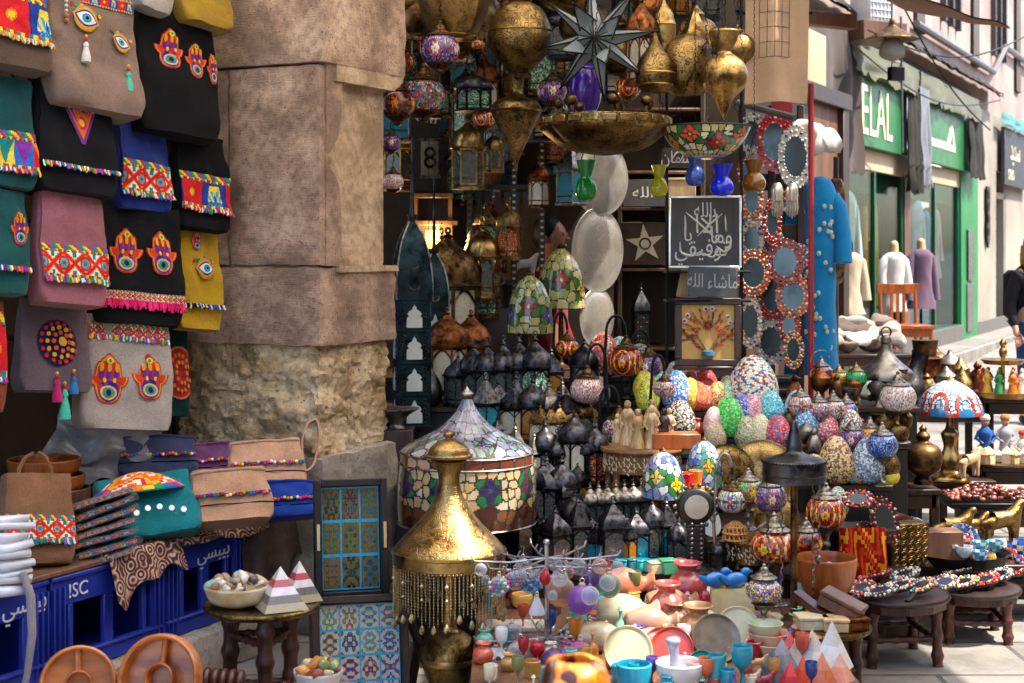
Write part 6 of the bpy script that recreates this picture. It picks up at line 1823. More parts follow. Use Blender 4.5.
t, w, h, y = panel('small grey panel with Arabic script lying under the lime jar', 646, 204, 9.68, 46, 28, (rad(-10), 0, 0)); t.location.z = P(0, 208, 9.9).z
ar(t, '\uFEEA\uFEE0\uFEDF\uFE8D', .09, -.02, h*.5, y, 1.2, 1.1)
t, w, h, y = panel('dark little sign with curled white Arabic letters above the shelf box', 680, 168, 7.8, 36, 20, 0)
ar(t, '\uFEE5\uFE8E\uFEE3\uFEB4\uFEDF\uFE8D', .075, 0, h*.5, y, .95, 1.2); mb = MB(); stroke(mb, [(-.05, y, h*.3), (-.02, y, h*.8), (.02, y, h*.75), (0, y, h*.3)]); mb.build('flourish', INK, t)
chain('chain', t, (0, 0, h), (0, 0, 1.0), .003)
t = th('panel_rack', 'thin dark easel frame carrying the calligraphy panels', 'rack', (P(705, 0, 8.0).x, 8.03, 0))
for x in (-.2, .2): bx(t, 'post', 'iron', x-.008, x+.008, 0, .016, .87, 3.35, .002)
for z in (P(0, 298, 7.9).z-.008, P(0, 269, 7.95).z-.008): bx(t, 'ledge', 'iron', -.22, .22, -.2, .0, z-.012, z, .002)
def flower_frame():
 Y = 7.82; k = Y/F; w, h = 66*k, 68*k
 t = th('framed_flowers', 'dark framed picture of a radiating dried flower bouquet', 'picture', P(708, 366, Y), (rad(-5), 0, rad(-5)))
 mb = MB(); b_ = .035
 for z in (b_/2, h-b_/2): mb.box((0, 0, z), (w, .035, b_))
 for x in (-w/2+b_/2, w/2-b_/2): mb.box((x, 0, h/2), (b_, .035, h-2*b_-.001))
 mb.build('frame', M['dark_wood'], t)
 bx(t, 'backing', plain('ochre_paper', 'c69a5a', .8, 0, .15, 10, .05), -w/2+.03, w/2-.03, .0, .01, .03, h-.03)
 rr = random.Random(2)
 mats = [solid(c, .6) for c in ('b8402a', 'd8782a', '6a7a4a', '7a3a2a', 'e8c8a0', 'efe6d0', '2a6a8a', '5a3a5a')]
 mb = MB(); cx, cz = 0, h*.60
 def leaf(x, z, a, l, wd, m):
  pts = [(0, 0), (l*.4, wd), (l, 0), (l*.4, -wd)]
  Mx = T(x, -.003, z) @ Ry(-a); mb.prism([(p, q) for p, q in pts], 0, .004, m, Mx @ Rx(PI/2))
 for i in range(15):
  a = PI*(i-1)/13 if i else 0
  a = -.25+(PI+.5)*i/14
  for q in range(5):
   r = .05+.024*q; leaf(r*math.cos(a)*.95, cz-.05+r*math.sin(a)*.8, a+rr.uniform(-.5, .5), .03, .006, rr.choice((0, 1, 2, 3, 0, 1)))
 for r, m, n in ((.034, 0, 12), (.022, 7, 9), (.012, 4, 6)):
  for i in range(n): leaf(cx, cz, 2*PI*i/n, r, .005, m)
 for x, z in ((-.012, h*.84), (.022, h*.84), (-.105, h*.74), (-.12, h*.66), (.105, h*.72), (.115, h*.64)):
  for i in range(8): leaf(x, z, 2*PI*i/8, .018, .006, 5)
  mb.ball((x, -.006, z), .006, 8, 5, 3)
 for sx in (-1, 1):
  for i in range(8): leaf(sx*(.02+.014*i), h*.24+.012*i, (.6 if sx > 0 else PI-.6)+rr.uniform(-.6, .6), .035, .007, (0, 3)[i % 2])
  for i in range(5): leaf(sx*(.01+.012*i), h*.22+.02*i, (1.1 if sx > 0 else PI-1.1), .03, .005, 2)
 mb.lathe([(0, 0), (.036, 0), (.034, .02), (.02, .03)], 14, m=6, M=T(0, -.012, h*.15))
 mb.build('dried_flowers', mats, t)
flower_frame()
o = bx(None, 'flower_shelf', 'dark_wood', -.18, .18, -.03, .06, -.02, 0); o.location = P(708, 366, 7.82); tag(o, 'dark board the framed flower picture stands on', 'board')
for sx in (-.15, .15): bx(o, 'leg', 'dark_wood', sx-.012, sx+.012, .03, .055, .86-o.location.z, -.021)
def fringed_lamp():
 Y = 5.62; k = Y/F; c = P(449, 660, Y)
 Z = lambda py: P(0, py, Y).z
 t = th('fringed_brass_lamp', 'tall engraved brass table lamp with a bell shade and chain fringe', 'lamp', (c.x, c.y, 0))
 g = Z(658)
 mb = MB(); mb.lathe(sm([(.06, 0, 1), (.075, .01), (.06, .03, 1), (.045, .05), (.07, .07), (29*k, g), (26*k, g+.06), (14*k, g+.10, 1), (.03, g+.115), (.022, Z(600)), (.022, Z(560))], 5), 48); mb.build('base', M['brass'], t)
 mb = MB(); mb.lathe([(29.2*k, g-.012), (29.8*k, g), (29.2*k, g+.012)], 48, cap=False); mb.build('band', M['brass_plain'], t)
 pr = sm([(57*k, Z(551), 1), (53*k, Z(545)), (44*k, Z(535)), (33*k, Z(524)), (22.5*k, Z(511)), (14.5*k, Z(497)), (11.2*k, Z(486), 1), (10.6*k, Z(483.5), 1), (11*k, Z(474)), (15*k, Z(464)), (18*k, Z(460), 1)], 6)
 mb = MB(); mb.lathe(pr, 64, cap=False); mb.lathe([(r*.97, z) for r, z in pr][::-1], 64, cap=False); sh = mb.build('shade', M['brass'], t)
 mb = MB(); mb.lathe([(56.6*k, Z(562)), (56.8*k, Z(552)), (57.8*k, Z(551)), (57.8*k, Z(549)), (56.5*k, Z(548.5))], 64, cap=False); mb.lathe([(56*k, Z(550)), (56*k, Z(562))], 64, cap=False); mb.build('rim', M['brass_plain'], t)
 mb = MB()
 for i in range(90):
  a = 2*PI*i/90; mb.box((0, 0, 0), (.003, .008, .006), 0, .001, T(56.9*k*math.cos(a), 56.9*k*math.sin(a), Z(563.5)) @ Rz(a))
 mb.build('beaded_edge', M['brass_plain'], t)
 mb = MB(); mb.lathe(sm([(17*k, Z(459), 1), (23.5*k, Z(457), 1), (24*k, Z(455), 1), (21.5*k, Z(454)), (19.5*k, Z(448)), (13*k, Z(443)), (5*k, Z(439.5), 1), (3.5*k, Z(438)), (6*k, Z(435)), (5*k, Z(432)), (0, Z(430))], 5), 48); mb.build('lid', M['brass'], t)
 mb = MB(); n = 84
 for i in range(n):
  a = 2*PI*i/n; r = 55.5*k
  l = .17+.04*math.sin(a*6)*.5 + (.012 if i % 2 else 0)
  z = Z(562)
  m_ = int(l/.011)
  x, y = r*math.cos(a), r*math.sin(a)
  mb.tube([(x, y, z), (x, y, z-l)], .0016, 4)
  for q in range(m_): mb.ball((x, y, z-.011*q-.006), .0032, 5, 4)
  if i % 3 == 0:
   mb.lathe(sm([(.003, 0), (.009, -.012), (.011, -.024), (.004, -.034), (0, -.036)], 3), 8, c=(x, y, z-l), cap=False)
  if i % 6 == 3: mb.ball((x, y, z-.05), .009, 8, 6); mb.ball((x, y, z-.10), .007, 8, 6)
 f = mb.build('chain_fringe', M['pale_brass'], t); f['kind'] = 'stuff'
fringed_lamp()
def LL(rows):
 for r in rows: lantern(*r[:4], **(r[4] if len(r) > 4 else {}))
LL([
 ('copper coloured tin lantern with milky panes left of its twin at the pillar side', 447, 404, 88, dict(style='hex_tall', pane='cream', body='copper', dome='copper')),
 ('copper coloured tin lantern with domed top beside the first copper one', 471, 402, 84, dict(style='hex_tall', pane='cream', body='copper', dome='copper')),
 ('tall brown tin lantern with star window behind the two copper ones', 448, 372, 132, dict(style='hex_tall', pane='cream', body='bronze', dome='bronze', loc=P(448, 350, 8.6)+V((0, 0, -.13)))),
 ('black tin lantern with onion dome first in the upper row', 487, 408, 64, {}),
 ('black tin lantern with onion dome second in the upper row', 503, 408, 66, {}),
 ('black tin lantern with onion dome third in the upper row', 519, 407, 68, {}),
 ('upper row black lantern with a green mosaic pane', 535, 408, 70, dict(pane='green')),
 ('upper row black lantern beside the post of the tall swan lamp', 551, 411, 56, dict(style='sq', pane='amber')),
 ('slim black lantern at the left end of the upper row', 474, 412, 62, dict(style='hex')),
 ('dark grey lantern half hidden by the tower lantern', 458, 414, 50, dict(style='sq')),
 ('square black lantern with arched roof behind the leaded shade', 498, 441, 58, dict(style='sq')),
 ('black lantern over the right shoulder of the leaded shade', 516, 440, 62, dict(style='sq_slim')),
 ('black lantern with amber pane over the leaded shade rim', 533, 440, 60, dict(style='hex', pane='amber')),
 ('grey tin lantern with pale panes in the second row', 549, 442, 58, dict(style='hex', pane='cream', dome='pewter')),
 ('blue paned black lantern under the hanging pink lamp', 566, 444, 52, dict(style='sq', pane='aqua')),
 ('brown tin lantern beside the blue paned one', 582, 443, 48, dict(style='hex', body='bronze', dome='bronze')),
 ('red paned black lantern in the middle of the stand', 595, 484, 60, dict(style='hex', pane='red')),
 ('black lantern with cream diamond pane left of the red one', 574, 484, 66, dict(style='hex_tall', pane='cream')),
 ('black lantern with tiny windows beside the leaded shade', 545, 483, 60, dict(style='hex')),
 ('pointed black lantern between two domed ones in the middle row', 559, 484, 52, dict(style='sq_slim', pane='cream')),
 ('large black tin lantern with ribbed dome at the shade edge', 562, 524, 66, dict(style='oct')),
 ('square black lantern with a pointed tin roof by the leaded shade', 543, 526, 62, dict(style='sq')),
 ('dark lantern with a purple sheen beneath the leaded shade', 522, 566, 70, dict(style='hex_tall', pane='dark')),
 ('black lantern with domed top at the glass ornament stand', 543, 566, 46, {}),
 ('black lantern with rough glass beside the ornament stand', 558, 567, 50, {}),
 ('tall pointed black lantern right of the ornament stand', 578, 567, 66, dict(style='sq_slim')),
 ('aqua paned lantern at the front of the black rows', 597, 568, 44, dict(style='sq', pane='aqua')),
 ('largest front row tin lantern with two tone windows', 613, 568, 66, dict(style='sq', pane='clear')),
 ('front row lantern with an orange pane', 627, 569, 50, dict(style='sq_slim', pane='amber')),
 ('front row lantern with a bright turquoise pane', 636, 566, 54, dict(style='sq', pane='aqua')),
 ('tall dark lantern right of the turquoise one', 652, 563, 58, dict(style='hex_tall')),
 ('dark lantern with a round blue tag near the mirror clock', 666, 562, 60, dict(style='sq_slim', pane='aqua')),
 ('dark lantern beside the beaded mirror column', 678, 565, 46, {}),
 ('small grey lantern touching the mirror column foot', 688, 566, 40, dict(style='hex', pane='clear')),
])
k7 = ['first', 'second', 'third', 'fourth', 'fifth', 'sixth', 'seventh']
for i in range(7):
 lantern(k7[i]+' of seven small silver topped lanterns below the round figurine table', 590+8.6*i, 526-.6*i, 40, style='hex', dome='pewter', pane='clear', wide=1.0)
for i in range(6):
 lantern(k7[i]+' small lantern of the back row under the figurine table', 596+9*i, 487-1.0*i, 34, style='hex', dome='tin', loc=at(604+9*i, 484-1.0*i))
lantern('copper paned little lantern ending the row under the figurine table', 648, 522, 42, style='sq', pane='amber', body='copper')
for i in range(6):
 lantern(k7[i]+' arched brass lantern of the short row above the red paned lantern', 540+9.5*i, 464-1.5*i, 40, style='sq', dome='old_brass', body='old_brass', pane='cream', loc=at(540+9.5*i, 446-1.5*i)+V((0, -.12, 0)))
lantern('big black lantern with pale panes at the foot of the inlaid tea table', 756, 640, 62, style='oct', pane='cream', loc=P(752, 636, 6.05)*1+V((0, 0, 0)))
lantern('short black lantern beside the big one near the onyx slab', 722, 600, 34, style='oct', pane='dark', loc=at(718, 594))
lantern('squat grey tin lantern top among the table legs', 768, 596, 40, style='oct', pane='clear', loc=at(772, 590))
vessel('tin_teapot', 'dull tin pear shaped teapot lid between tower lantern and copper lanterns', 'teapot', at(430, 412), [(.5, 0), (.8, .1), (1, .3), (.8, .55), (.3, .8), (.1, .92), (.12, 1)], 26, 44, 'tin')
vessel('tin_bowl', 'grey tin bowl with a flat rim at the pillar edge', 'bowl', P(397, 428, 7.2), [(.4, 0), (.3, .2), (.5, .6), (1.0, .95, 1), (1.0, 1.0)], 44, 20, 'pewter')
bx(None, 'bowl_pedestal', 'dark_wood', -.08, .08, -.08, .08, 0, P(0, 428, 7.2).z-.002); o = bpy.data.objects['bowl_pedestal']; o.location = (P(397, 0, 7.2).x, 7.2, 0); tag(o, 'dark wooden pedestal under the tin bowl by the pillar', 'pedestal')
swan_lamp('swan neck lamp with the large bright red flower globe', at(606, 408), 92, 36, 'red', side=1, k=5)
swan_lamp('swan neck lamp with a small rose red globe', at(554, 402), 90, 24, 'red', side=1, k=4)
swan_lamp('swan neck lamp with a pale pink speckled globe', at(606, 444), 100, 34, 'pink', 'speck', side=-1)
swan_lamp('swan neck lamp with a many coloured globe beside the figurine table', at(600, 478), 92, 34, 'multi', 'speck', side=1)
swan_lamp('empty looking swan neck lamp with a small red and white globe near the eggs', at(652, 440), 84, 22, 'floral', side=1)
swan_lamp('swan neck lamp behind the many coloured globe with violet flowers', at(632, 408), 70, 30, 'purple', side=1)
_, c, r = round_stand('inlaid_table', 'octagonal inlaid table carrying pale wooden figurines', 642, 447, 6.95, 84, 6, 'gold_wood', 'gold_wood', True, .085, .476)
for i, (px, py, h, col, lab) in enumerate(((629, 443, 46, 'd8bb8c', 'tall pale wooden robed figurine at the table edge'), (637, 447, 40, 'c8a878', 'shorter wooden robed figurine next to the tall one'), (651, 447, 44, 'e0c698', 'cream wooden figurine with outstretched arms'), (664, 446, 40, '3a2418', 'dark brown wooden robed figurine'), (671, 443, 38, 'd0b080', 'pale wooden figurine at the right table rim'), (644, 438, 34, '8a5a34', 'brown wooden figurine behind the cream one'), (657, 438, 44, 'c8a070', 'wooden figurine with arms raised at the back'), (620, 440, 30, 'e0c8a0', 'small pale figurine at the left table rim'))):
 p = P(px, py, 6.95); p = V(((px-CX)*6.95/F, 6.95-(py-446)*.03, c.z))
 fig('wooden_figurine', lab, p, h*6.95/F, col, 'robed', mat=cached(('w', col), lambda: wood('fig_'+col, col, '%s' % '7a5a34' if col != '3a2418' else '1c100a', 12)))
dome_lamp('dome_lamp', 'leaded dome lamp with a yellow flower in front of the figurine table', 663, 497, 6.55, 44, 46, ['c8d0d8', 'd8dcd8', '7a8ab8', '3a5aa0', 'b8c4c8'], ['f0c81a', '8a2a2a', 'f0c81a'], '2a7a3a', seed=4, zbase=.476)
dome_lamp('dome_lamp', 'leaded dome lamp with blue and purple flowers by the onyx cups', 704, 486, 6.75, 38, 46, ['b8c8d8', '8aa8d0', 'd0d4e0', '5a7ac0', '3a8a6a'], ['2a3ab8', '6a3aa0', 'd89a20'], '3a8a4a', seed=9, zbase=.476)
dome_lamp('dome_lamp', 'green and cream leaded dome lamp with blue flowers inside the shop', 530, 333, 8.5, 46, 58, ['a8a868', 'c0bc80', '8a9a50', 'b8b078', '6a7a3a'], ['2a4aa8', 'a82a2a', '2a4aa8'], '3a6a2a', seed=12, zbase=.995)
dome_lamp('dome_lamp', 'yellow and green leaded dome lamp nearer the man in red', 561, 308, 8.85, 48, 60, ['c0b468', 'd8cc90', '9aa458', 'c8b878'], ['d8b820', '2a3aa8', 'b82a2a'], '3a6a2a', seed=15, zbase=.995)
W_ = ['f0ece4', 'e4ddd0']
EG = [
 ('very large white mosaic egg with red and blue flecks below the framed flowers', 753, 411, 60, ['efece6', 'e6e0d8', 'a04038', 'f2efe9', '3a5a9a', 'e9e4da', '6a8a5a', 'f0ece4'], 26, 1.22),
 ('large red brown speckled egg behind the swan neck lamps', 603, 380, 48, ['b0503c', 'a04434', 'c86a50', 'e0d0c0', '8a3024'], 22, 1.1),
 ('teal and white mosaic egg at the back behind the red brown one', 620, 376, 42, ['cfe0d4', '7ab8a0', 'e8ece4', '4a9a88'], 22, 1.0),
 ('dark speckled egg at the very back beside the framed flowers', 640, 386, 36, ['3a3430', '6a6058', '1c1a18', 'a89a88'], 22, 1.15),
 ('pale celadon egg between pink lamp and violet lamp', 600, 404, 30, ['b8c0a8', 'c8ceb8', 'a8b098'], 22, 1.0),
 ('yellow mosaic egg at the upper left of the egg slope', 645, 402, 34, ['d8c83a', 'e8dc60', 'b8a820', 'f0e8a0'], 22, 1.05),
 ('yellow green mosaic egg below the first yellow one', 648, 420, 34, ['c8c030', 'e0d850', '8aa038', 'f0e890'], 22, 1.05),
 ('white and mint mosaic egg right of the yellow eggs', 659, 408, 36, ['dce8dc', 'b8d8c0', 'f0f0e8', '7ac0a0'], 22, 1.0),
 ('teal mosaic egg at the top of the egg slope', 660, 388, 30, ['2a9a7a', '5ac0a0', '1a7a60', 'a8e0c8'], 22, 1.0),
 ('plain cream egg at the top row beside the pinkish one', 674, 392, 30, ['e4e0cc', 'd8d4bc', 'eeeada'], 22, .95),
 ('plain pinkish egg at the top row', 685, 390, 28, ['d8b8a8', 'e4c8b8', 'c8a494'], 22, .95),
 ('blue and white mosaic egg above the black speckled one', 677, 420, 44, ['3a5ab0', '5a80d0', 'e8ecf4', '8ab0e0'], 24, 1.0),
 ('black and white speckled mosaic egg', 680, 440, 42, ['16141a', 'e8e0d8', '2a2428', 'b0a090', '1c181c'], 24, 1.1),
 ('tomato red egg behind the orange one', 692, 408, 32, ['c83018', 'd84420', 'b02410'], 22, 1.0),
 ('crimson mosaic egg on the upper slope', 705, 408, 34, ['c01828', 'd83040', 'a01020', 'e86070'], 22, 1.15),
 ('yellow orange mosaic egg behind the orange one', 690, 420, 36, ['e0b850', 'e8c870', 'd89a40', 'f0dca0'], 22, 1.0),
 ('bright orange mosaic egg standing on a small red cup', 698, 420, 32, ['d8601a', 'e87a28', 'c84c10', 'f0a050'], 22, 1.1),
 ('salmon mosaic egg between crimson and peach eggs', 706, 420, 28, ['d86a5a', 'e89080', 'c04a40'], 22, 1.1),
 ('peach mosaic egg above the lilac one', 718, 418, 32, ['e8c890', 'f0d8a8', 'd8a868', 'c85a4a'], 22, 1.1),
 ('pale lilac pink egg in the middle of the slope', 714, 438, 34, ['d8c0c0', 'e8d4d0', 'c8a8b0'], 22, .95),
 ('mint and white mosaic egg left of the giant white egg', 730, 418, 34, ['d4e4d0', 'a8d0a8', 'f0f0e4', '4a9a60'], 24, 1.1),
 ('green flecked white egg close under the giant white egg', 727, 406, 26, ['5aa878', 'e0ecdc', '9ad0b0'], 24, 1.0),
 ('large bright green mosaic egg', 729, 447, 44, ['1fa040', '3ac85a', '148030', '8ae89a'], 24, 1.05),
 ('beige rose mosaic egg in front of the bright green egg', 715, 449, 30, ['d0c0a0', 'c8a898', 'e0d4bc', '9aa080'], 24, 1.1),
 ('blue violet mosaic egg above the cream ones', 742, 432, 32, ['4a5ab8', '7a8ad8', 'd8dcf0', '2f3a90'], 24, 1.1),
 ('pink mosaic egg above the cream ones', 753, 430, 32, ['e0a0b0', 'f0c0c8', 'c87a90', 'f4e4e4'], 24, 1.1),
 ('sage green mosaic egg beside the bright green egg', 747, 449, 36, ['b8c8a8', '9ab088', 'd8e0cc', 'a06a5a'], 24, 1.0),
 ('cream white mosaic egg in the front egg row', 760, 449, 38, ['e8e0c8', 'd8ccb0', 'f0ecdc', 'b8c0a0'], 24, 1.0),
 ('aqua blue mosaic egg above the raspberry one', 771, 432, 36, ['5ac0d0', '8adce8', '3aa0b8', 'd0f0f4'], 24, 1.1),
 ('raspberry red mosaic egg with blue flecks', 778, 450, 38, ['c02a4a', 'd8506a', 'e8a0a8', '3a6ab0', 'a01c38'], 24, 1.05),
 ('sky blue mosaic egg right of the black metal lamp shade', 805, 446, 40, ['6aa8d8', '9ac8e8', 'd8e8f4', '4a88c0'], 24, 1.0),
 ('pale blue mosaic egg behind the sky blue one', 796, 434, 36, ['b8d0e0', 'd8e4ec', '8ab0cc'], 24, 1.0),
 ('small plain white egg below the sky blue one', 812, 460, 22, ['ece6dc', 'e0d8cc', 'f4f0ea'], 24, 1.0),
 ('rose and white mosaic egg behind the brown speckled egg', 826, 470, 34, ['e0788a', 'e8a0ac', 'f0e0dc', 'c85068'], 24, 1.1),
 ('large cream egg densely speckled with brown', 836, 496, 52, ['d8c09a', '5a3420', 'e0ccaa', '7a4a2c', 'cdb088'], 26, 1.0),
 ('white mosaic egg with red blue and green confetti', 851, 468, 36, ['f0ece6', 'e8e2d8', '3a5aa8', 'c03a3a', 'f2eee8', '3a8a4a'], 24, 1.0),
 ('tall blue grey mosaic egg near the tin pots', 868, 504, 50, ['6a8098', '8a9cb0', 'c8d0d8', '4a6078', 'dfe4e8'], 26, 1.0),
 ('green and white speckled egg low in front of the cream brown egg', 838, 516, 32, ['8aa890', 'd8e0d4', '5a8068', 'eef0ea'], 24, 1.0),
 ('turquoise striped egg leaning beside the peach coloured one', 851, 512, 24, ['2a9ac0', '5ac0dc', '1c7aa0'], 24, .9),
 ('peach orange mosaic egg in front of the blue grey one', 860, 508, 34, ['e8a860', 'f0c080', 'd88a40'], 24, .9),
 ('sunny yellow mosaic egg near the hand mirrors', 890, 512, 22, ['e8d81a', 'f4e840', 'd8c010'], 24, 1.25),
 ('cream gold speckled egg under the black metal lamp shade', 814, 506, 32, ['d8c890', 'b89a58', 'e8dcb0', '8a6a34'], 24, 1.35),
]
for lab, px, py, h, pal, s_, wd in EG:
 try: p = at(px, py)
 except ValueError: p = None
 if p is None: p = P(px, py, 6.9)
 egg(lab, px, py, h, pal, s_, loc=p, wide=wd)
fig('red_cup', 'small red and yellow painted wooden cup stand under the orange egg', at(697, 446), .10, 'a83a1c', 'jug', 'cup')
def wall_plate(label, px, py, rp, Y, mat, rot, name='brass_tray', group='round trays leaning between the eggs and lamps'):
 r = rp*Y/F; t = th(name, label, 'tray', P(px, py, Y), rot, group)
 mb = MB(); mb.lathe(sm([(0, .012), (r*.55, .010), (r*.64, .002, 1), (r*.92, -.010), (r, -.006, 1), (r, .002), (r*.9, .0), (r*.62, .014), (0, .02)]), 56, M=Rx(PI/2)); mb.build('dish', M[mat], t)
 mb = MB()
 for q in (.3, .46, .8): ring_tube(mb, r*q, .002, 48, 0, T(0, -.009 if q < .6 else .003, 0), nn=4)
 mb.build('engraved_ring', M['brass_plain'], t)
 return t
wall_plate('dull bronze round tray leaning behind the blue flower dome lamp', 728, 474, 30, 6.82, 'old_brass', (rad(-14), 0, rad(14)))
wall_plate('larger yellow brass tray leaning beside the bronze one', 762, 476, 36, 6.86, 'brass', (rad(-12), 0, rad(-10)))
wall_plate('small brass tray behind the pole of the black metal lamp', 776, 520, 24, 6.5, 'brass', (rad(-12), 0, rad(-24)))
_, c, r = round_stand('tea_table', 'round inlaid tea table with shell baskets and the green globe lamp', 756, 537, 6.3, 66, 4, 'bronze', 'old_brass', True, .075, .36)
mosaic_lamp('bright green mosaic lamp with red flowers on the inlaid tea table', V((P(748, 0, 6.28).x, 6.27, c.z)), 38, 'green', stand=True, k=5).scale *= .82
for px, lab, col in ((734, 'orange straw shell basket on the left of the tea table', 'c88a4a'), (768, 'cream straw shell basket on the right of the tea table', 'd8bc8a')):
 mb = MB(); rr = random.Random(px)
 for i in range(16):
  a = 2*PI*i/16
  mb.tube([(.012*math.cos(a), .012*math.sin(a), .075), (.045*math.cos(a), .045*math.sin(a), .05), (.052*math.cos(a+.2), .052*math.sin(a+.2), .0)], .0045, 5)
 for z, q in ((.004, .05), (.03, .052), (.055, .04)):
  mb.tube([(q*math.cos(2*PI*i/20), q*math.sin(2*PI*i/20), z) for i in range(21)], .005, 5)
 mt = cached(('straw', col), lambda: plain('straw_'+col, col, .7, 0, .4, 40, .2))
 tag(mb.build('straw_basket', mt, None, V((P(px, 0, 6.28).x, 6.24, c.z))), lab, 'basket')
swan_lamp('large bare looped swan neck lamp curling beside the tea table', at(716, 578), 118, 30, 'white', side=1, mat='pewter')
t = th('blue_fan', 'blue and white painted ceramic fan plate beside the swan neck loop', 'plate', P(717, 538, 6.45), (rad(-10), rad(-25), rad(10)))
mb = MB(); cc = [[lin('2a8ac0') if (int(i/3)+int(j/2)) % 3 else lin('e8f0f4') for i in range(36)] for j in range(10)]
mb.lathe([(.003+.0048*10*j/10*1.0, .002*j/10) for j in range(11)], 36, M=T(0, 0, .09) @ Rx(PI/2) @ Matrix.Scale(1.6, 4, (0, 1, 0)), colfn=cc, cap=False); mb.lathe([(.0, .006), (.05, .008)], 36, M=T(0, 0, .09) @ Rx(PI/2) @ Matrix.Scale(1.6, 4, (0, 1, 0)), cap=False, colfn=[[lin('e8f0f4')]*36]); mb.build('plate', M['paint'], t)
bx(None, 'fan_block', 'dark_wood', -.05, .05, -.05, .05, 0, P(0, 538, 6.45).z-.362); o = bpy.data.objects['fan_block']; o.location = V((P(717, 0, 6.45).x, 6.45, .36)); tag(o, 'little dark block the blue fan plate stands on', 'block')
t = th('mirror_column', 'dark beaded column with a small round mirror framed by studs', 'mirror', at(696, 580))
h = 84*6.4/F
mb = MB(); mb.box((0, 0, h*.28), (.075, .04, h*.56), 0, .006); mb.lathe(sm([(.085, 0, 1), (.08, .012), (.05, .02), (.04, .03)]), 20)
mb.lathe(sm([(.055, -.02, 1), (.075, -.01), (.075, .01), (.055, .02)]), 30, M=T(0, 0, h*.76) @ Rx(PI/2)); mb.build('body', M['black_wood'], t)
M['mirror'] = metal('mirror', '5e6a70', '485258', .14, .3, 3, 0, 30, 0)
mb = MB(); mb.lathe([(0, .0), (.05, .0), (.05, .004), (0, .006)], 30, M=T(0, -.02, h*.76) @ Rx(PI/2)); mb.build('glass', M['silver'], t)
mb = MB()
for i in range(18): mb.ball((.088*math.cos(2*PI*i/18), 0, h*.76+.088*math.sin(2*PI*i/18)), .010, 8, 6)
for j in range(9):
 for x in (-.02, .02): mb.ball((x, -.022, .04+j*h*.056), .008, 8, 6)
mb.build('stud', M['pewter'], t)
t, c, r = round_stand('onyx_bench', 'small round wooden stool holding red and orange onyx cups', 690, 497, 6.62, 46, 3, 'gold_wood', 'gold_wood', False, .03, .476, None)
for px, py, w, h, col, lab in ((686, 494, 16, 24, 'c81a14', 'bright red onyx cup with a handle'), (696, 492, 14, 26, 'd8781c', 'tall orange onyx cup beside the red one'), (680, 491, 15, 22, 'c05a1a', 'rust orange onyx cup behind the red one'), (700, 497, 22, 10, 'e0a030', 'low yellow orange onyx dish')):
 p = V(((px-CX)*6.62/F, 6.62+(494-py)*.008, c.z))
 mt = cached(('ox', col), lambda: plain('onyx_'+col, col, .2, 0, .3, 14, .05, 60, coat=.6))
 vessel('onyx_cup', lab, 'cup', p, [(.6, 0, 1), (.55, .1), (.8, .4), (1.0, .9), (1.0, 1.0), (.85, .95), (.6, .4), (0, .3)], w, h, mt, 'onyx cups')
o = bx(None, 'wooden_box', 'orange_wood', -.11, .11, -.06, .06, 0, .07); o.location = at(671, 478)+V((.03, .1, 0)); tag(o, 'small reddish wooden box behind the onyx cups', 'box')
def clearglass(c, a=.35): return cached(('cg', c), lambda: glass('ball_'+c, c, a, .04))
t = th('ornament_stand', 'thin metal tree stand with wire arms for glass ornaments', 'stand', at(546, 640)+V((0, -.1, 0)))
p0 = V(t.location); Yo = p0.y; k = Yo/F
zt = P(0, 545, Yo).z-p0.z
mb = MB(); mb.tube([(0, 0, 0), (0, 0, zt)], .008, 8); mb.lathe(sm([(.09, 0, 1), (.085, .012), (.012, .02)]), 24); mb.ball((0, 0, zt+.01), .012, 10, 8); mb.build('pole', M['wire'], t)
mb = MB()
for zz, L_, n in ((P(0, 558, Yo).z-p0.z, .28, 8), (P(0, 637, Yo).z-p0.z, .27, 8), (P(0, 566, Yo).z-p0.z, .22, 6)):
 for i in range(n):
  a = 2*PI*i/n+.2
  mb.tube([(0, 0, zz), (L_*.5*math.cos(a), L_*.5*math.sin(a), zz-.01), (L_*.95*math.cos(a), L_*.95*math.sin(a), zz), (L_*math.cos(a), L_*math.sin(a), zz+.018)], .0035, 6)
  for q in (.45, .7): mb.tube([(L_*q*math.cos(a), L_*q*math.sin(a), zz-.006), (L_*q*math.cos(a)+.01, L_*q*math.sin(a), zz+.012)], .003, 5)
mb.build('wire_arms', M['wire'], t)
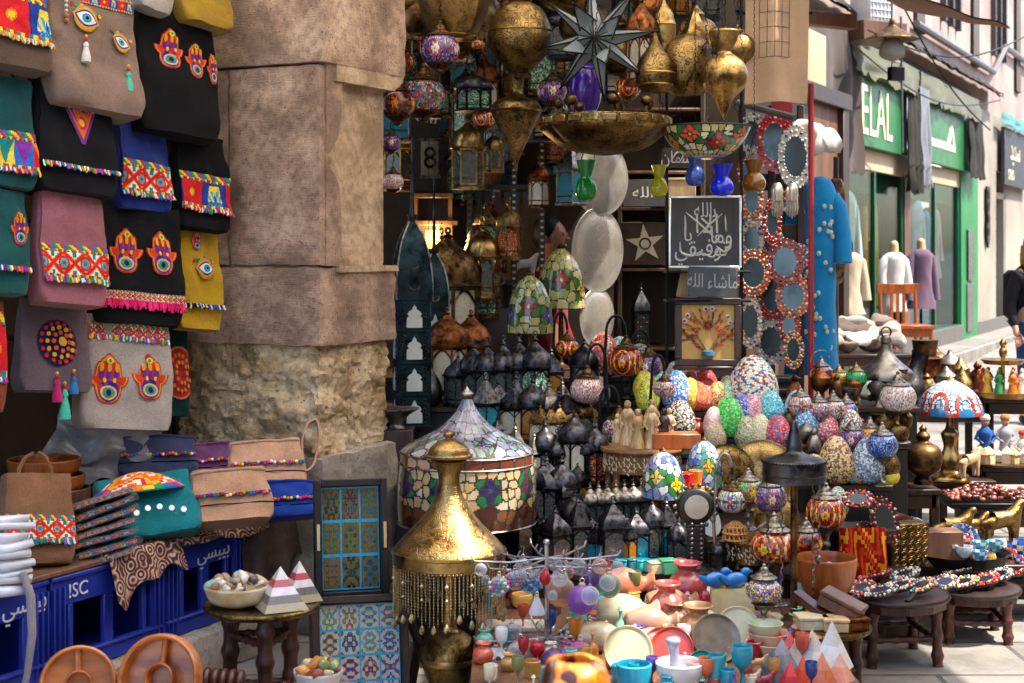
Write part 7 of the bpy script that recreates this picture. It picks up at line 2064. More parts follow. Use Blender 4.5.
def bauble(label, px, py, rp, mat, shape='ball', dy=0, band_=None):
 Y = Yo+dy; r = rp*Y/F
 o = th('glass_bauble', label, 'ornament', P(px, py, Y), None, 'blown glass ornaments on the wire tree')
 mb = MB()
 if shape == 'ball': mb.ball((0, 0, 0), r, 24, 16)
 elif shape == 'drop': mb.lathe(sm([(0, -r*1.5), (r*.5, -r*1.2), (r*.95, -r*.4), (r*.8, r*.4), (r*.3, r*1.1), (r*.12, r*1.5)]), 22)
 elif shape == 'bulb': mb.lathe(sm([(0, -r*1.4), (r*.4, -r*1.2), (r*.5, -r*.6), (r*1.0, r*.2), (r*.8, r*.9), (r*.2, r*1.2)]), 22)
 else: mb.lathe(sm([(r*.95, -r, 1), (r*.8, -r*.4), (r*.3, r*.7), (r*.1, r*1.1)]), 20)
 mb.build('body', mat, o, sharp=0)
 mb = MB(); mb.lathe([(r*.22, r*.95), (r*.24, r*1.1), (r*.1, r*1.16)], 10); ring_tube(mb, r*.16, .0015, 10, 0, T(0, 0, r*1.3), nn=4); mb.tube([(0, 0, r*1.4), (.004, 0, r*1.4+.03)], .001, 4)
 mb.build('cap', M['silver'], o)
 if band_:
  mb = MB()
  for i in range(12):
   a = 2*PI*i/12
   for q, z in ((0, 0), (1, .38), (2, -.38)): mb.ball((r*.97*math.cos(a+q*.2)*math.cos(z), r*.97*math.sin(a+q*.2)*math.cos(z), r*math.sin(z)), r*.2, 8, 5, (i+q) % len(band_), sx=(1, 1, .8))
  mb.build('painted_dots', [solid(c, .2) for c in band_], o)
WH = ['d82a4a', '2a6ac8', '2aa05a', 'f0f0f0']
BB = [('clear bauble with rows of red blue and green dots beside the brass fringe', 499, 586, 10, 'dfe8f0', 'ball', -.1, WH), ('second dotted clear bauble hanging right of the first', 515, 580, 10, 'e4e8f0', 'ball', -.02, ['d82a8a', '2a8ad8', 'e8303a', '2aa05a']), ('clear bauble with blue dots under the wire arms', 531, 583, 11, 'c8dcf0', 'ball', .05, ['2a6ac8', '8ac0e8']),
 ('red glass teardrop beside the tree pole', 545, 577, 6, 'c81a2a', 'drop', -.1, None), ('large clear gold tinted glass ball right of the pole', 561, 592, 15, 'e8c8a8', 'ball', -.05, None), ('large purple glass ball with a bright highlight', 582, 600, 15, '9a5ab8', 'ball', -.12, None), ('small dark violet glass ball above the large purple one', 590, 579, 10, '6a4a9a', 'ball', .1, None), ('pale green glass ball at the right of the tree', 609, 586, 12, 'a8d0b8', 'ball', .1, None),
 ('white frosted glass bell under the upper arms', 537, 605, 9, 'e4e0ec', 'bell', -.12, None), ('small clear ball behind the dotted baubles', 523, 566, 8, 'dfe4ec', 'ball', .12, None), ('tiny clear ball at the upper right arm', 600, 566, 8, 'e8d8c8', 'ball', .08, None), ('clear pink tinted ball at the pole top', 566, 572, 8, 'e8c0c8', 'ball', .1, None),
 ('deep red glass ball at the lower left arm', 489, 646, 10, 'b81a2a', 'ball', .05, None), ('white round bauble painted with thin loops', 496, 660, 13, 'e8e8ee', 'ball', -.12, ['3a3a5a', 'f4f4f8']), ('large clear glass ball of the lower tier', 520, 656, 15, 'e0e4e8', 'ball', -.15, None), ('red glass bulb on the lower tier', 537, 651, 8, 'c8102a', 'bulb', -.18, None), ('second red glass ball low beneath the red bulb', 537, 676, 9, 'c0182c', 'ball', -.2, None), ('dark purple clear ball on the lower tier', 555, 662, 14, '6a4a80', 'ball', -.2, None), ('bright pink glass ball on the lower tier', 580, 654, 13, 'd86ab8', 'ball', -.15, None), ('clear black spotted ball on the lower tier', 570, 634, 10, 'c8ccd4', 'ball', .05, ['2a2a30', 'e8e8ec']), ('clear amber tinted ball at the lower right arm', 606, 640, 13, 'e8d0b0', 'ball', 0, None), ('clear champagne ball behind the pink one', 590, 632, 11, 'e4d4c8', 'ball', .1, None), ('small clear ball near the lower pole', 512, 632, 9, 'e0e4ec', 'ball', .1, None), ('magenta glass ball peeping behind the purple one', 566, 648, 9, 'c82a8a', 'ball', .0, None)]
rr = random.Random(77)
for i in range(26):
 a = rr.random()*6.28; q = rr.uniform(.08, .27); z_ = (575, 650)[i % 2]+rr.uniform(-10, 12)
 y_ = Yo+q*math.sin(a); mb = MB(); r = rr.uniform(.018, .034); mb.ball((0, 0, 0), r, 18, 12); mb.lathe([(r*.2, r*.95), (r*.12, r*1.25)], 8); mb.tube([(0, 0, r*1.2), (0, 0, r*1.2+.03)], .0012, 4)
 o = mb.build('clear_bauble', clearglass(('dfe6ee', 'e8d8e0', 'd8e0ea', 'e6e2d4')[i % 4], .12), None, V((p0.x+q*math.cos(a), y_, H-(z_-HZ)*Yo/F))); o['label'] = 'small clear blown glass bauble hanging on the wire tree'; o['category'] = 'ornament'; o['group'] = 'blown glass ornaments on the wire tree'
for lab, px, py, r, col, sh, dy, bd in BB: bauble(lab, px, py, r, clearglass(col, .5 if col in ('c81a2a', 'b81a2a', 'c8102a', 'c0182c', '9a5ab8', '6a4a80', '6a4a9a', 'd86ab8', 'c82a8a', 'e4e0ec', 'e8e8ee') else .14), sh, dy, bd)
def onyx(c, c2=None): return cached(('onyx2', c), lambda: plain('onyxware_'+c, c, .22, 0, .3, 10, .04, 60, coat=.5, c2=c2, sub=.08))
def item(name, label, cat, px, py, prof, w, h, c, rot=None, loc=None, group=None, c2=None):
 p = loc or at(px, py)
 return vessel(name, label, cat, p, prof, w, h, onyx(c, c2), group, 32, 4, None, None, rot)
VASE = [(.5, 0, 1), (.7, .06), (1.0, .38), (.85, .62), (.5, .78), (.46, .86), (.72, .97, 1), (.62, 1.0), (.4, .86), (0, .5)]
GOB = [(.6, 0, 1), (.5, .06), (.18, .2), (.2, .42), (.8, .6), (1.0, .85), (.96, 1.0, 1), (.84, 1.0), (.6, .66), (0, .58)]
CUPP = [(.7, 0, 1), (.85, .05), (.95, .5), (1.0, 1.0, 1), (.86, 1.0), (.8, .4), (0, .2)]
for a in (('onyx_vase', 'rose red onyx jar with a wide rim behind the copper coloured vase', 'jar', 687, 604, VASE, 40, 42, 'b84a4a'), ('onyx_vase', 'coral red onyx jar in front of the rose red one', 'jar', 667, 628, VASE, 38, 46, 'c0564a'), ('onyx_vase', 'small coral onyx pot beside the coral jar', 'jar', 646, 633, VASE, 22, 26, 'c86a5a'),
   ('onyx_vase', 'brown honey onyx pot with thick lip near the blue birds', 'jar', 698, 648, VASE, 44, 44, 'b07a48'), ('onyx_vase', 'smaller brown onyx pot behind the honey one', 'jar', 676, 632, VASE, 32, 30, '9a6a44'), ('onyx_goblet', 'yellow alabaster goblet beside the brass fringe', 'goblet', 522, 622, GOB, 22, 28, 'e0b050'), ('onyx_cup', 'bright aqua cup at the bottom edge', 'cup', 634, 690, CUPP, 36, 26, '1aa0c0'),
   ('onyx_goblet', 'tall turquoise candle goblet at the front', 'goblet', 742, 690, GOB, 22, 44, '1a9ab0'), ('onyx_cup', 'turquoise egg cup left of the candle goblet', 'cup', 716, 690, CUPP, 18, 34, '2aa8b8'), ('onyx_cup', 'aqua blue cup at the bottom beside the goblet', 'cup', 728, 694, CUPP, 16, 24, '1c94ac'), ('onyx_goblet', 'orange tipped little onyx goblet', 'goblet', 706, 692, GOB, 16, 34, 'd86a40'), ('onyx_goblet', 'white and red little onyx goblet', 'goblet', 694, 692, GOB, 15, 30, 'd8a8a0')):
 item(*a[:5], *a[5:9], group='onyx ware on the lowest step')
for lab, px, py, w, L_, c, rz in (('white alabaster vase lying on its side', 628, 634, 40, 62, 'c8b898', 78), ('pinkish alabaster vase lying beside the white one', 652, 640, 34, 52, 'c09078', 74), ('brown veined onyx vase lying at the back', 672, 618, 30, 52, 'a8805e', 80), ('pale rose onyx vase lying in front', 655, 657, 30, 46, 'b88a84', 70), ('cream alabaster vase lying at the left', 604, 652, 30, 52, 'c4b088', 80), ('coral onyx cylinder lying behind the white vase', 628, 602, 34, 52, 'd07a5c', 82)):
 p = at(px, py); r = w*p.y/F/2
 t = item('onyx_vase', lab, 'vase', px, py, VASE, w, L_, c, (0, rad(90), rad(rz-75)), p+V((-L_*p.y/F*.5, 0, r*1.0)), 'onyx vases lying on the lowest step')
def disc(label, px, py, rp, c, tilt, rz, c2=None):
 p = at(px, py); r = rp*p.y/F*.78
 t = th('stone_plate', label, 'plate', p+V((0, 0, r*math.cos(tilt)*.98)), (PI/2-tilt, 0, rz), 'polished stone plates standing on the lowest step')
 mb = MB(); mb.lathe(sm([(0, -.006), (r*.9, -.006, 1), (r, .004), (r*.98, .009), (r*.9, .005, 1), (r*.8, .001), (0, 0)]), 48); mb.build('plate', onyx(c, c2), t)
disc('large cream alabaster plate leaning at the front', 628, 672, 32, 'd0c090', .5, .1)
disc('coral orange stone plate behind the grey pestle', 672, 668, 28, 'd0482e', .45, -.2, 'b83420')
disc('second coral stone plate with a paler rim', 662, 662, 24, 'd87a5a', .5, -.1)
disc('turquoise stone plate beside the cream one', 702, 680, 20, '1a9a9a', .45, .1)
disc('brown banded agate plate', 716, 660, 32, '8a7a64', .5, .15, '4a4034')
disc('pale yellow alabaster plate leaning on the slab', 738, 648, 28, 'ece0b0', .4, -.15)
o = rough_box(-.085, .085, -.03, .03, 0, .12, .02, .006, .002, 9, 21).build('onyx_slab', onyx('e8dcae', 'd0b878'), None, at(732, 618)); tag(o, 'thick cream alabaster slab standing upright under the blue birds', 'slab')
for px, lab, q in ((708, 'bright blue stone bird on the alabaster slab', -.045), (722, 'second bright blue stone bird beside the first', .035)):
 mb = MB(); mb.ball((0, 0, .03), .034, 18, 12, sx=(1.5, .8, .85)); mb.ball((.045, 0, .058), .018, 12, 8, sx=(1.2, .9, .9)); mb.lathe([(.008, 0), (0, .02)], 8, M=T(.06, 0, .056) @ Ry(PI/2), cap=False); mb.tube([(-.04, 0, .03), (-.075, 0, .05)], [.016, .006], 8)
 tag(mb.build('stone_bird', onyx('1a7ac8'), None, at(732, 618)+V((q-.02, 0, .121)), .4), lab, 'bird')
o = MB(); o.ball((0, 0, .03), .036, 16, 10, sx=(1.5, .9, .8)); o = o.build('stone_turtle', onyx('e4ddd0'), None, at(706, 600)); tag(o, 'white stone pebble carving behind the blue birds', 'carving')
t = item('mortar', 'white stone mortar holding a grey pestle', 'mortar', 680, 690, [(.5, 0, 1), (.6, .1), (.9, .6), (1.0, 1.0, 1), (.86, 1.0), (.7, .5), (0, .3)], 50, 28, 'e2dfe0')
mb = MB(); mb.lathe(sm([(.0, 0), (.022, .004), (.026, .03), (.016, .07), (.018, .11), (.026, .13), (.02, .142), (0, .145)]), 18, M=T(-.01, 0, .03) @ Ry(rad(-6))); mb.build('pestle', onyx('a8a4b8'), t)
for i, (c, lab) in enumerate((('e4d8b8', 'cream stone bowl at the bottom of the small bowl stack'), ('d8a898', 'pinkish stone bowl on the cream one'), ('c8d0a8', 'pale green stone bowl on top of the stack'))):
 item('stone_bowl', lab, 'bowl', 772, 655, [(.4, 0, 1), (.7, .2), (1, 1, 1), (.9, .95), (.5, .3), (0, .2)], 52-8*i, 14, c, None, at(772, 655)+V((-.01*i, .01*i, .03*i)), 'stone bowls stacked on the lowest step')
rr = random.Random(8)
SO = [(622, 580, '1a94a4', 'teal cube soap behind the green glass ball'), (640, 578, '2ab0b8', 'light teal cube at the back of the soap pile'), (655, 576, 'd8d0a0', 'cream and green cube at the back'), (668, 577, '4aa878', 'sea green cube next to the cream one'), (680, 573, 'e08a60', 'salmon cube on the back row'), (632, 596, '16707c', 'dark teal block in the pile'), (647, 596, '1a9aa8', 'bright turquoise cube in the middle'), (660, 594, '8ab890', 'pale green cube in the middle'), (674, 592, '3a7a68', 'deep green cube at the right of the pile'), (596, 606, '2a9ab0', 'blue green block next to the purple ball'), (610, 612, 'e05a2a', 'orange red cube lantern in front'), (622, 608, '6ab89a', 'mint cube lantern beside the orange one'), (632, 604, 'e0b050', 'yellow cube lantern beside the mint one'), (596, 626, 'd85a30', 'flat orange block near the wire arm'), (578, 622, '3ab0a8', 'teal rounded block near the wire arm'), (600, 592, 'c83a30', 'red wedge behind the cubes'), (640, 566, '3ac0d0', 'pale aqua flat block on top at the back'), (655, 612, '7a5a4a', 'brown trinket cube behind the red onyx jar'), (668, 608, '5a7a5a', 'olive trinket cube behind the red onyx jar'), (553, 615, '4a2a20', 'dark brown wooden cube beside the pole')]
for px, py, c, lab in SO:
 p = at(px, py); s_ = .05+.012*rr.random()
 t = th('trinket_cube', lab, 'cube', p, rr.random()*1.2, 'small coloured stone cubes on the lowest step')
 mb = MB(); mb.box((0, 0, s_*.45), (s_, s_, s_*.9), 0, .006); mb.build('body', onyx(c), t)
 mb = MB(); mb.box((0, 0, s_*.95), (s_*1.04, s_*1.04, s_*.1), 0, .003); mb.build('lid', onyx(c), t)
o = bx(None, 'marble_slab', onyx('e8e0d0'), -.13, .13, -.06, .06, 0, .02); o.location = at(520, 628); tag(o, 'pale marble slab under the yellow goblet', 'slab')
t = th('amber_bowl', 'blurred orange and brown mottled glass bowl close to the camera', 'bowl', P(575, 745, 2.7))
mb = MB(); mb.lathe(sm([(.04, 0, 1), (.058, .04), (.066, .10), (.055, .14), (.035, .155, 1), (.03, .15), (.05, .1), (0, .03)]), 40); mb.jitter(.006, 20); mb.build('bowl', mosaic('tortoise', ['d8861a', 'b85a10', 'e8a83a', '4a2410', 'd07414'], 26, 'd8861a', .2, .0), t)
zb_ = P(575, 745, 2.7).z
o = bx(None, 'front_stool', 'dark_wood', -.1, .1, -.1, .1, 0, zb_-.001); o.location = (P(575, 0, 2.7).x, 2.7, 0); tag(o, 'tall dark stool below the blurred amber bowl', 'stool')
PY = [(800, 664, 26, 32, ['d8c8b8', 'c8b09a'], 'cream banded stone pyramid behind the red ones'), (782, 668, 24, 30, ['8a8f98', 'a0a4ac'], 'grey stone pyramid left of the reds'), (790, 660, 20, 30, ['c82a20', 'd84030'], 'bright red stone pyramid beside the grey one'), (778, 654, 20, 26, ['d83a28', 'c02a1c'], 'red stone pyramid at the left'), (815, 668, 26, 36, ['e0dcd4', 'ccc8c0'], 'white stone pyramid next to the tallest'), (832, 668, 34, 48, ['e4e0da', 'd4cfc8'], 'tallest white stone pyramid at the right'), (803, 682, 18, 28, ['d85030', 'e06a48'], 'orange red stone pyramid in front'), (822, 686, 24, 34, ['d8704a', 'e08a60'], 'salmon stone pyramid in front'), (790, 690, 22, 30, ['c82a3a', 'e04a50'], 'crimson stone pyramid at the bottom edge'), (840, 680, 22, 28, ['e8a088', 'e8b8a4'], 'small pink stone pyramid at the right edge'), (772, 684, 26, 36, ['5a626c', '6a727c'], 'dark slate pyramid at the bottom'), (812, 654, 18, 26, ['d8c0a0', 'e0ccb0'], 'sand coloured pyramid at the back')]
for px, py, w, h, cs, lab in PY:
 p = at(px, min(py, 690)); k = p.y/F
 pyramid(lab, p, w*k, h*k, [(0, .5, cs[0]), (.5, .998, cs[1])], rr.random()*1.2, 'stone pyramids on the lowest step')
for px, py, c, lab in ((758, 672, 'c8a878', 'tan stone camel among the pyramids'), (768, 672, 'b07a50', 'brown stone camel among the pyramids'), (752, 688, 'd8b098', 'pale stone cat at the bottom edge'), (764, 690, 'a83a4a', 'dark pink stone cat at the bottom edge'), (757, 654, 'b84a60', 'rose stone cat beside the bowl stack')):
 fig('stone_animal', lab, at(px, py), .065, c, 'animal')
def shade_lamp():
 Y = 5.75; k = Y/F; c = P(794, 470, Y); Z = lambda py: P(0, py, Y).z
 t = th('metal_shade_lamp', 'tall dark metal lamp with a wide drum shade on a thin pole', 'lamp', (c.x, c.y, .26))
 Z2 = lambda py: Z(py)-.26
 mb = MB(); mb.lathe(sm([(31.5*k, Z2(481), 1), (32*k, Z2(463), 1), (31*k, Z2(460)), (22*k, Z2(457), 1), (9*k, Z2(452)), (8*k, Z2(444)), (4.5*k, Z2(430)), (3*k, Z2(422), 1), (1.6*k, Z2(419)), (3*k, Z2(415)), (0, Z2(410))], 5), 48, cap=False)
 mb.lathe([(30.5*k, Z2(463)), (30.5*k, Z2(481))], 48, cap=False); mb.build('shade', M['tin'], t)
 mb = MB()
 for i in range(60):
  a = 2*PI*i/60; mb.ball((31.8*k*math.cos(a), 31.8*k*math.sin(a), Z2(461)), .0048, 6, 4)
 mb.tube([(32*k*math.cos(2*PI*i/48), 32*k*math.sin(2*PI*i/48), Z2(474)) for i in range(49)], .002, 4); mb.build('bead_edge', M['iron'], t)
 mb = MB(); mb.tube([(0, 0, .0), (0, 0, Z2(455))], .014, 12); mb.lathe(sm([(.07, 0, 1), (.065, .012), (.03, .02), (.016, .03)]), 20); mb.build('pole', M['bronze'], t)
 for a, l, nm in ((3.4, .42, 1), (-2.2, .5, 1), (0.4, .3, 0), (5.2, .62, 0)):
  x, y = 29*k*math.cos(a), 29*k*math.sin(a); ch_ = chain('chain', t, (x, y, Z2(480)), (x, y, Z2(480)-l), .0045, 'pewter')
  mb = MB(); mb.lathe(sm([(0, -.035), (.012, -.02), (.012, -.005), (.003, .005)]), 12, c=(x, y, Z2(480)-l)); mb.build('bell', M['pewter'], t)
shade_lamp()
p = at(774, 604); mosaic_lamp('red orange mosaic lamp standing under the drum shade', p, 46, 'orange', stand=True, k=4, ratio=.7)
p = at(764, 648); mosaic_lamp('mixed colour mosaic lamp low beside the pole', p, 46, 'multi', 'speck', stand=True, ratio=.6).scale *= .8
mosaic_lamp('violet white mosaic lamp behind the green globe', at(770, 540), 34, 'purple', stand=True)
CN = [('turquoise', '1a9ab0'), ('coral', 'd0583c'), ('cream', 'e4d8b8'), ('crimson', 'b01c2c'), ('mint', '7ac0a0'), ('violet', '6a4a9a'), ('honey', 'c08a40'), ('rose', 'd8a0a0'), ('navy', '24408a'), ('white', 'e4e2de'), ('olive', '7a8048'), ('amber', 'd8821a')]
KN = [('candle_holder', 'stone candle holder', 'candle holder', GOB, 13, 30), ('perfume_bottle', 'glass perfume bottle with a thin neck', 'bottle', [(.7, 0, 1), (1, .1), (1, .4), (.6, .55), (.25, .65), (.25, .85), (.5, .9, 1), (.2, 1.0)], 12, 30), ('stone_pot', 'squat stone pot', 'pot', VASE, 20, 20), ('stone_cup', 'small stone cup', 'cup', CUPP, 15, 15)]
sp_ = []
rr = random.Random(40)
for tries in range(4000):
 x, y = rr.uniform(480, 815), rr.uniform(592, 705)
 if all(math.hypot((x-a)/15, (y-b)/13) > 1 for a, b in sp_): sp_.append((x, y))
n = 0
for nm, word, cat, pf, w, h in KN:
 for cw, cc_ in CN:
  for _ in range(2):
   if n >= len(sp_): break
   x, y = sp_[n]; n += 1
   try: p = at(x, y)
   except ValueError: continue
   if p.z > .27: continue
   o = MB(); k = p.y/F*(.85+.3*rr.random()); o.lathe(sm([(a*w/2*k, b*h*k)+tuple(c) for a, b, *c in pf], 3), 20)
   tag(o.build(nm, onyx(cc_), None, p), ('%s %s standing among the wares of the lowest step' % (cw, word)), cat, 'small %ss on the lowest step' % cat)
mt_ = ['brass_plain', 'tin', 'copper', 'bronze', 'old_brass', 'pewter']
for i in range(120):
 x, y, Y = 394+rr.random()*226, 12+rr.random()*290, 8.5+rr.random()*1.1
 if x > 572 or (408 < x < 456 and 120 < y < 260) or (520 < x and y > 190): continue
 s_ = rr.uniform(44, 84)*Y/F
 t = inst(lantern_proto(('hex', 'sq', 'oct', 'hex_tall')[i % 4]), 'shop_lantern', None, 'lantern', P(x, y+30, Y), rr.random(), s_, 'dim lanterns crowding the depth of the shop', {'frame': M[mt_[i % 6]], 'dome': M[mt_[i % 6]], 'finial': M[mt_[i % 6]], 'pane': PANES[('clear', 'amber', 'cream', 'green', 'red', 'aqua')[i % 6]]})
 t['label'] = 'dim metal lantern hung in the dark depth of the lamp shop'; t.scale = (s_*.8, s_*.8, s_)
 chain('chain', t, (0, 0, .97), (0, 0, (3.7-t.location.z)/s_), .012)
def many(n, fn, sp):
 out = []
 for _ in range(900):
  x, y = fn()
  if len(out) < n and all(math.hypot((x-a)/sp[0], (y-b)/sp[1]) > 1 for a, b in out): out.append((x, y))
 return out
for i, (x, y) in enumerate(many(38, lambda: (rr.uniform(474, 590), rr.uniform(420, 572)), (15, 26))):
 t = lantern('x', x, y, rr.uniform(40, 66), style=('sq', 'hex', 'sq_slim', 'hex_tall')[i % 4], pane=('clear', 'dark', 'cream', 'clear', 'aqua', 'amber')[i % 6], dome=('tin', 'tin', 'pewter', 'tin_dark')[i % 4])
 t['label'] = 'plain black tin lantern lost in the crowded middle rows'; USED.pop('x', None)
PB = [[(.5, 0, 1), (.4, .1), (1, .4), (.7, .7), (.3, .82, 1), (.4, .9), (.1, 1)], [(.6, 0, 1), (.3, .12), (.25, .3), (.9, .5), (1, .75, 1), (.6, .85), (.1, 1)], [(.7, 0, 1), (1, .3), (.9, .6), (.4, .75), (.5, 1, 1), (.4, 1)]]
for i, (x, y) in enumerate(many(26, lambda: (rr.uniform(790, 905), rr.uniform(405, 520)), (17, 20))):
 try: q = at(x, y)
 except ValueError: continue
 t = vessel('antique_vessel', None, 'pot', q, PB[i % 3], rr.uniform(14, 24), rr.uniform(24, 40), ('bronze', 'pewter', 'old_brass', 'copper')[i % 4], 'small antique vessels between the eggs and lamps', 24)
 t['label'] = 'small antique metal vessel squeezed between the eggs and mosaic lamps'
for i, (x, y) in enumerate(many(16, lambda: (rr.uniform(905, 1030), rr.uniform(380, 404)), (9, 7))):
 q = P(x, 403, 9.6+rr.uniform(-.1, .35)); t = vessel('antique_vessel', None, 'pot', V((q.x, q.y, P(0, 403, 9.6).z)), PB[i % 3], rr.uniform(14, 26), rr.uniform(24, 46), ('bronze', 'pewter', 'old_brass', 'copper')[i % 4], 'small antique vessels on the far table', 24)
 t['label'] = 'small antique metal vessel standing on the far vessel table'
 if q.x > P(985, 0, 9.6).x: t.location.x = P(905+rr.random()*75, 0, 9.6).x
def oval(a, b, n=36, k=1.0, pt=0): return [(a*math.cos(2*PI*i/n)*(1+pt*max(0, math.sin(2*PI*i/n))*-.3), b*math.sin(2*PI*i/n)*(1+pt*(abs(math.cos(2*PI*i/n))**6))) for i in range(n)]
def bead_mirror(label, p, w, h, cols, rot, pt=0, bead=.0062, group='bead framed mirrors', handle=False, rim=.34, n=34):
 """w, h in metres; lies in its own XZ plane facing -Y"""
 t = th('bead_mirror', label, 'mirror', p, rot, group)
 B = lambda z: T(0, z, 0) @ Rx(PI/2)
 mb = MB(); o1 = oval(w/2, h/2, 36, 1, pt)
 mb.prism(o1, 0, .012, 0, B(.006)); mb.build('frame', cached(('mf', cols[0]), lambda: plain('mirror_frame_'+cols[0], cols[0], .35, 0, .3, 30, .2, 60, coat=.3)), t)
 if handle:
  mb = MB(); mb.box((0, 0, -h*.78), (w*.22, .012, h*.6), 0, .004); mb.build('handle', M['black_wood'], t)
 mb = MB(); mb.prism(oval(w/2*(1-rim), h/2*(1-rim), 30), 0, .003, 0, B(-.006)); mb.build('glass', M['mirror'], t)
 mb = MB()
 for k, q in enumerate((1.0, 1-rim*1.0, 1-rim*.5)):
  m_ = n if k < 2 else n//2
  for i in range(m_):
   a = 2*PI*i/m_
   x, z = w/2*q*math.cos(a), h/2*q*math.sin(a)
   if pt and k != 1: z *= 1+pt*(abs(math.cos(a))**6)
   c = cols[1+(i+k) % (len(cols)-1)]
   mb.ball((x, -.008, z), bead*(1 if k < 2 else 1.5), 7, 5, col=lin(c))
 mb.build('beads', M['paint_glass'], t)
 return t
RED_ = ['8e1a14', 'c8281e', 'e8d8c0', 'a81a14', 'd8402a', '7a1410']; WHT_ = ['c8c4bc', 'efebe2', 'b8b4ac', '3a3a40']; BLU_ = ['d8d0c0', '3a5ab0', 'e8c860', 'f0ece4', 'c84a2a']; ORG_ = ['c84a28', 'f0c050', 'e86a30', 'f4ecd8', '2a7a8a']
YM = 8.7; k_ = YM/F
for i, (px, py, w, h, cs, pt, lab) in enumerate(((752, 134, 30, 44, WHT_, 0, 'round white beaded mirror half behind the leaded bowl'), (774, 142, 34, 64, ['b01428', 'c8203a', 'd82a40', 'f0e0e0', 'b81830'], 0, 'large oval mirror with a glossy red and white frame'), (795, 157, 34, 68, WHT_, 0, 'large oval mirror with a white mosaic frame'), (752, 200, 22, 46, ORG_, 0, 'rectangular looking orange beaded mirror below the amber jar'), (752, 240, 24, 44, BLU_, 0, 'small oval mirror with a blue white and yellow bead frame'),
 (772, 222, 18, 50, RED_, 0, 'narrow red beaded mirror beside the hanging silver hands'), (772, 244, 24, 34, ORG_, .1, 'red and cream U shaped beaded mirror under the narrow red one'), (785, 262, 36, 50, RED_, .25, 'eye shaped red mirror with pointed corners'), (753, 273, 34, 50, ORG_, 0, 'orange toothed beaded mirror holding a blue eye charm'), (772, 296, 30, 52, RED_, 0, 'oval red leather mirror in the middle of the column'), (793, 296, 34, 46, ORG_, .3, 'orange red eye shaped mirror beside the oval one'), (750, 322, 24, 56, BLU_, 0, 'tall arched beaded mirror beside the framed flowers'), (771, 342, 32, 50, WHT_, 0, 'oval mirror with cream and red bead frame above the eggs'), (789, 326, 22, 32, RED_, .2, 'small red triangular beaded mirror'), (793, 350, 20, 40, ORG_, 0, 'little orange framed mirror at the foot of the red pole'), (745, 172, 14, 30, RED_, 0, 'thin red and white beaded mirror strip beside the cobalt jar'))):
 bead_mirror(lab, P(px, py, YM-.05*(i % 3)), w*k_*1.0, h*k_*.92, cs, (rad(-3), 0, rad(-18+7*(i % 3))), pt)
rr = random.Random(14)
for i in range(14):
 x, y = 745+rr.random()*56, 180+rr.random()*190; bead_mirror('x', P(x, y, YM+.03), rr.uniform(.07, .11), rr.uniform(.11, .19), [RED_, BLU_, ORG_, ['1f3f7a', 'e8d8c0', '2a6ac0', 'd83a2a']][i % 4], (rad(-3), 0, rad(-10)), .15*(i % 2), .006)['label'] = 'small bead framed mirror filling a gap in the mirror column'
USED.pop('x', None)
t = th('mirror_rack', 'dark board rack the beaded mirrors hang on', 'rack', (P(772, 0, 8.8).x, 8.8, 0))
for x in (-.17, .0, .17): bx(t, 'post', 'dark_wood', x-.02, x+.02, 0, .03, 0, 2.55)
for z in (.9, 1.2, 1.5, 1.8, 2.1, 2.4): bx(t, 'slat', 'dark_wood', -.19, .19, .031, .045, z-.05, z+.05)
t = th('silver_hand', 'hanging silver hand charms with long fingers below the white mirror', 'charm', P(785, 190, 8.45)); kk = 8.45/F
for dx in (-8, 7):
 mb = MB(); mb.lathe(sm([(.02, .04), (.035, 0), (.03, -.06)]), 12, c=(dx*kk, 0, 0))
 for i in range(5): mb.tube([(dx*kk-.026+.013*i, 0, -.05), (dx*kk-.028+.014*i, -.01, -.10), (dx*kk-.026+.013*i, 0, -.16+.01*abs(i-2))], [.007, .007, .004], 6)
 mb.build('hand', M['silver'], t)
M['red_pole'] = plain('red_pole', '9a1f28', .4, 0, .3, 8, .1)
mb = MB(); mb.tube([(0, 0, 0), (0, 0, 2.62)], .016, 10); tag(mb.build('red_pole', M['red_pole'], None, (P(811, 0, 8.3).x, 8.3, 0)), 'thin dark red awning pole in front of the blue dress', 'pole')
mb = MB(); mb.tube([P(738, 103, 8.6), P(795, 118, 8.3)], .02, 8); tag(mb.build('grey_bar', M['pipe_grey']), 'grey metal bar above the large oval mirrors', 'bar')
mb = MB(); mb.box((0, 0, 0), (.12, .02, .2)); tag(mb.build('red_tag', M['red_pole'], None, P(782, 110, 8.7)), 'small red sign plate behind the grey bar', 'sign')
mb = MB(); mb.ball((-.04, 0, .0), .10, 20, 14, sx=(1.3, .9, .9)); mb.ball((.08, 0, -.02), .075, 16, 12); mb.jitter(.045, 11)
tag(mb.build('white_bag', fabric('white_cloth', 'd8d2cc', .2, 8, 400), None, P(815, 138, 8.75)), 'bunched white plastic bag tied to the top of the red pole', 'bag')
M['blue_dress'] = fabric('blue_dress', '1488c8', .3, 5, 500)
t = th('blue_dress', 'bright turquoise blue dress with pale flowers hanging behind the red pole', 'dress', P(817, 372, 8.9), rad(-20))
kk = 8.9/F; hh = 195*kk
mb = garment(40*kk, hh, 1.1, .28, .13, 3); rr = random.Random(4)
for i in range(46):
 a = -PI/2+rr.uniform(-1.1, 1.1); z = rr.uniform(.05, .88)*hh; r = 40*kk*.49
 mb.ball((r*math.cos(a)*1.0, .104*math.sin(a)*1.06-.002, z), .013, 8, 5, 1, sx=(1, .3, 1.2))
mb.build('gown', [M['blue_dress'], solid('c8d8c8')], t)
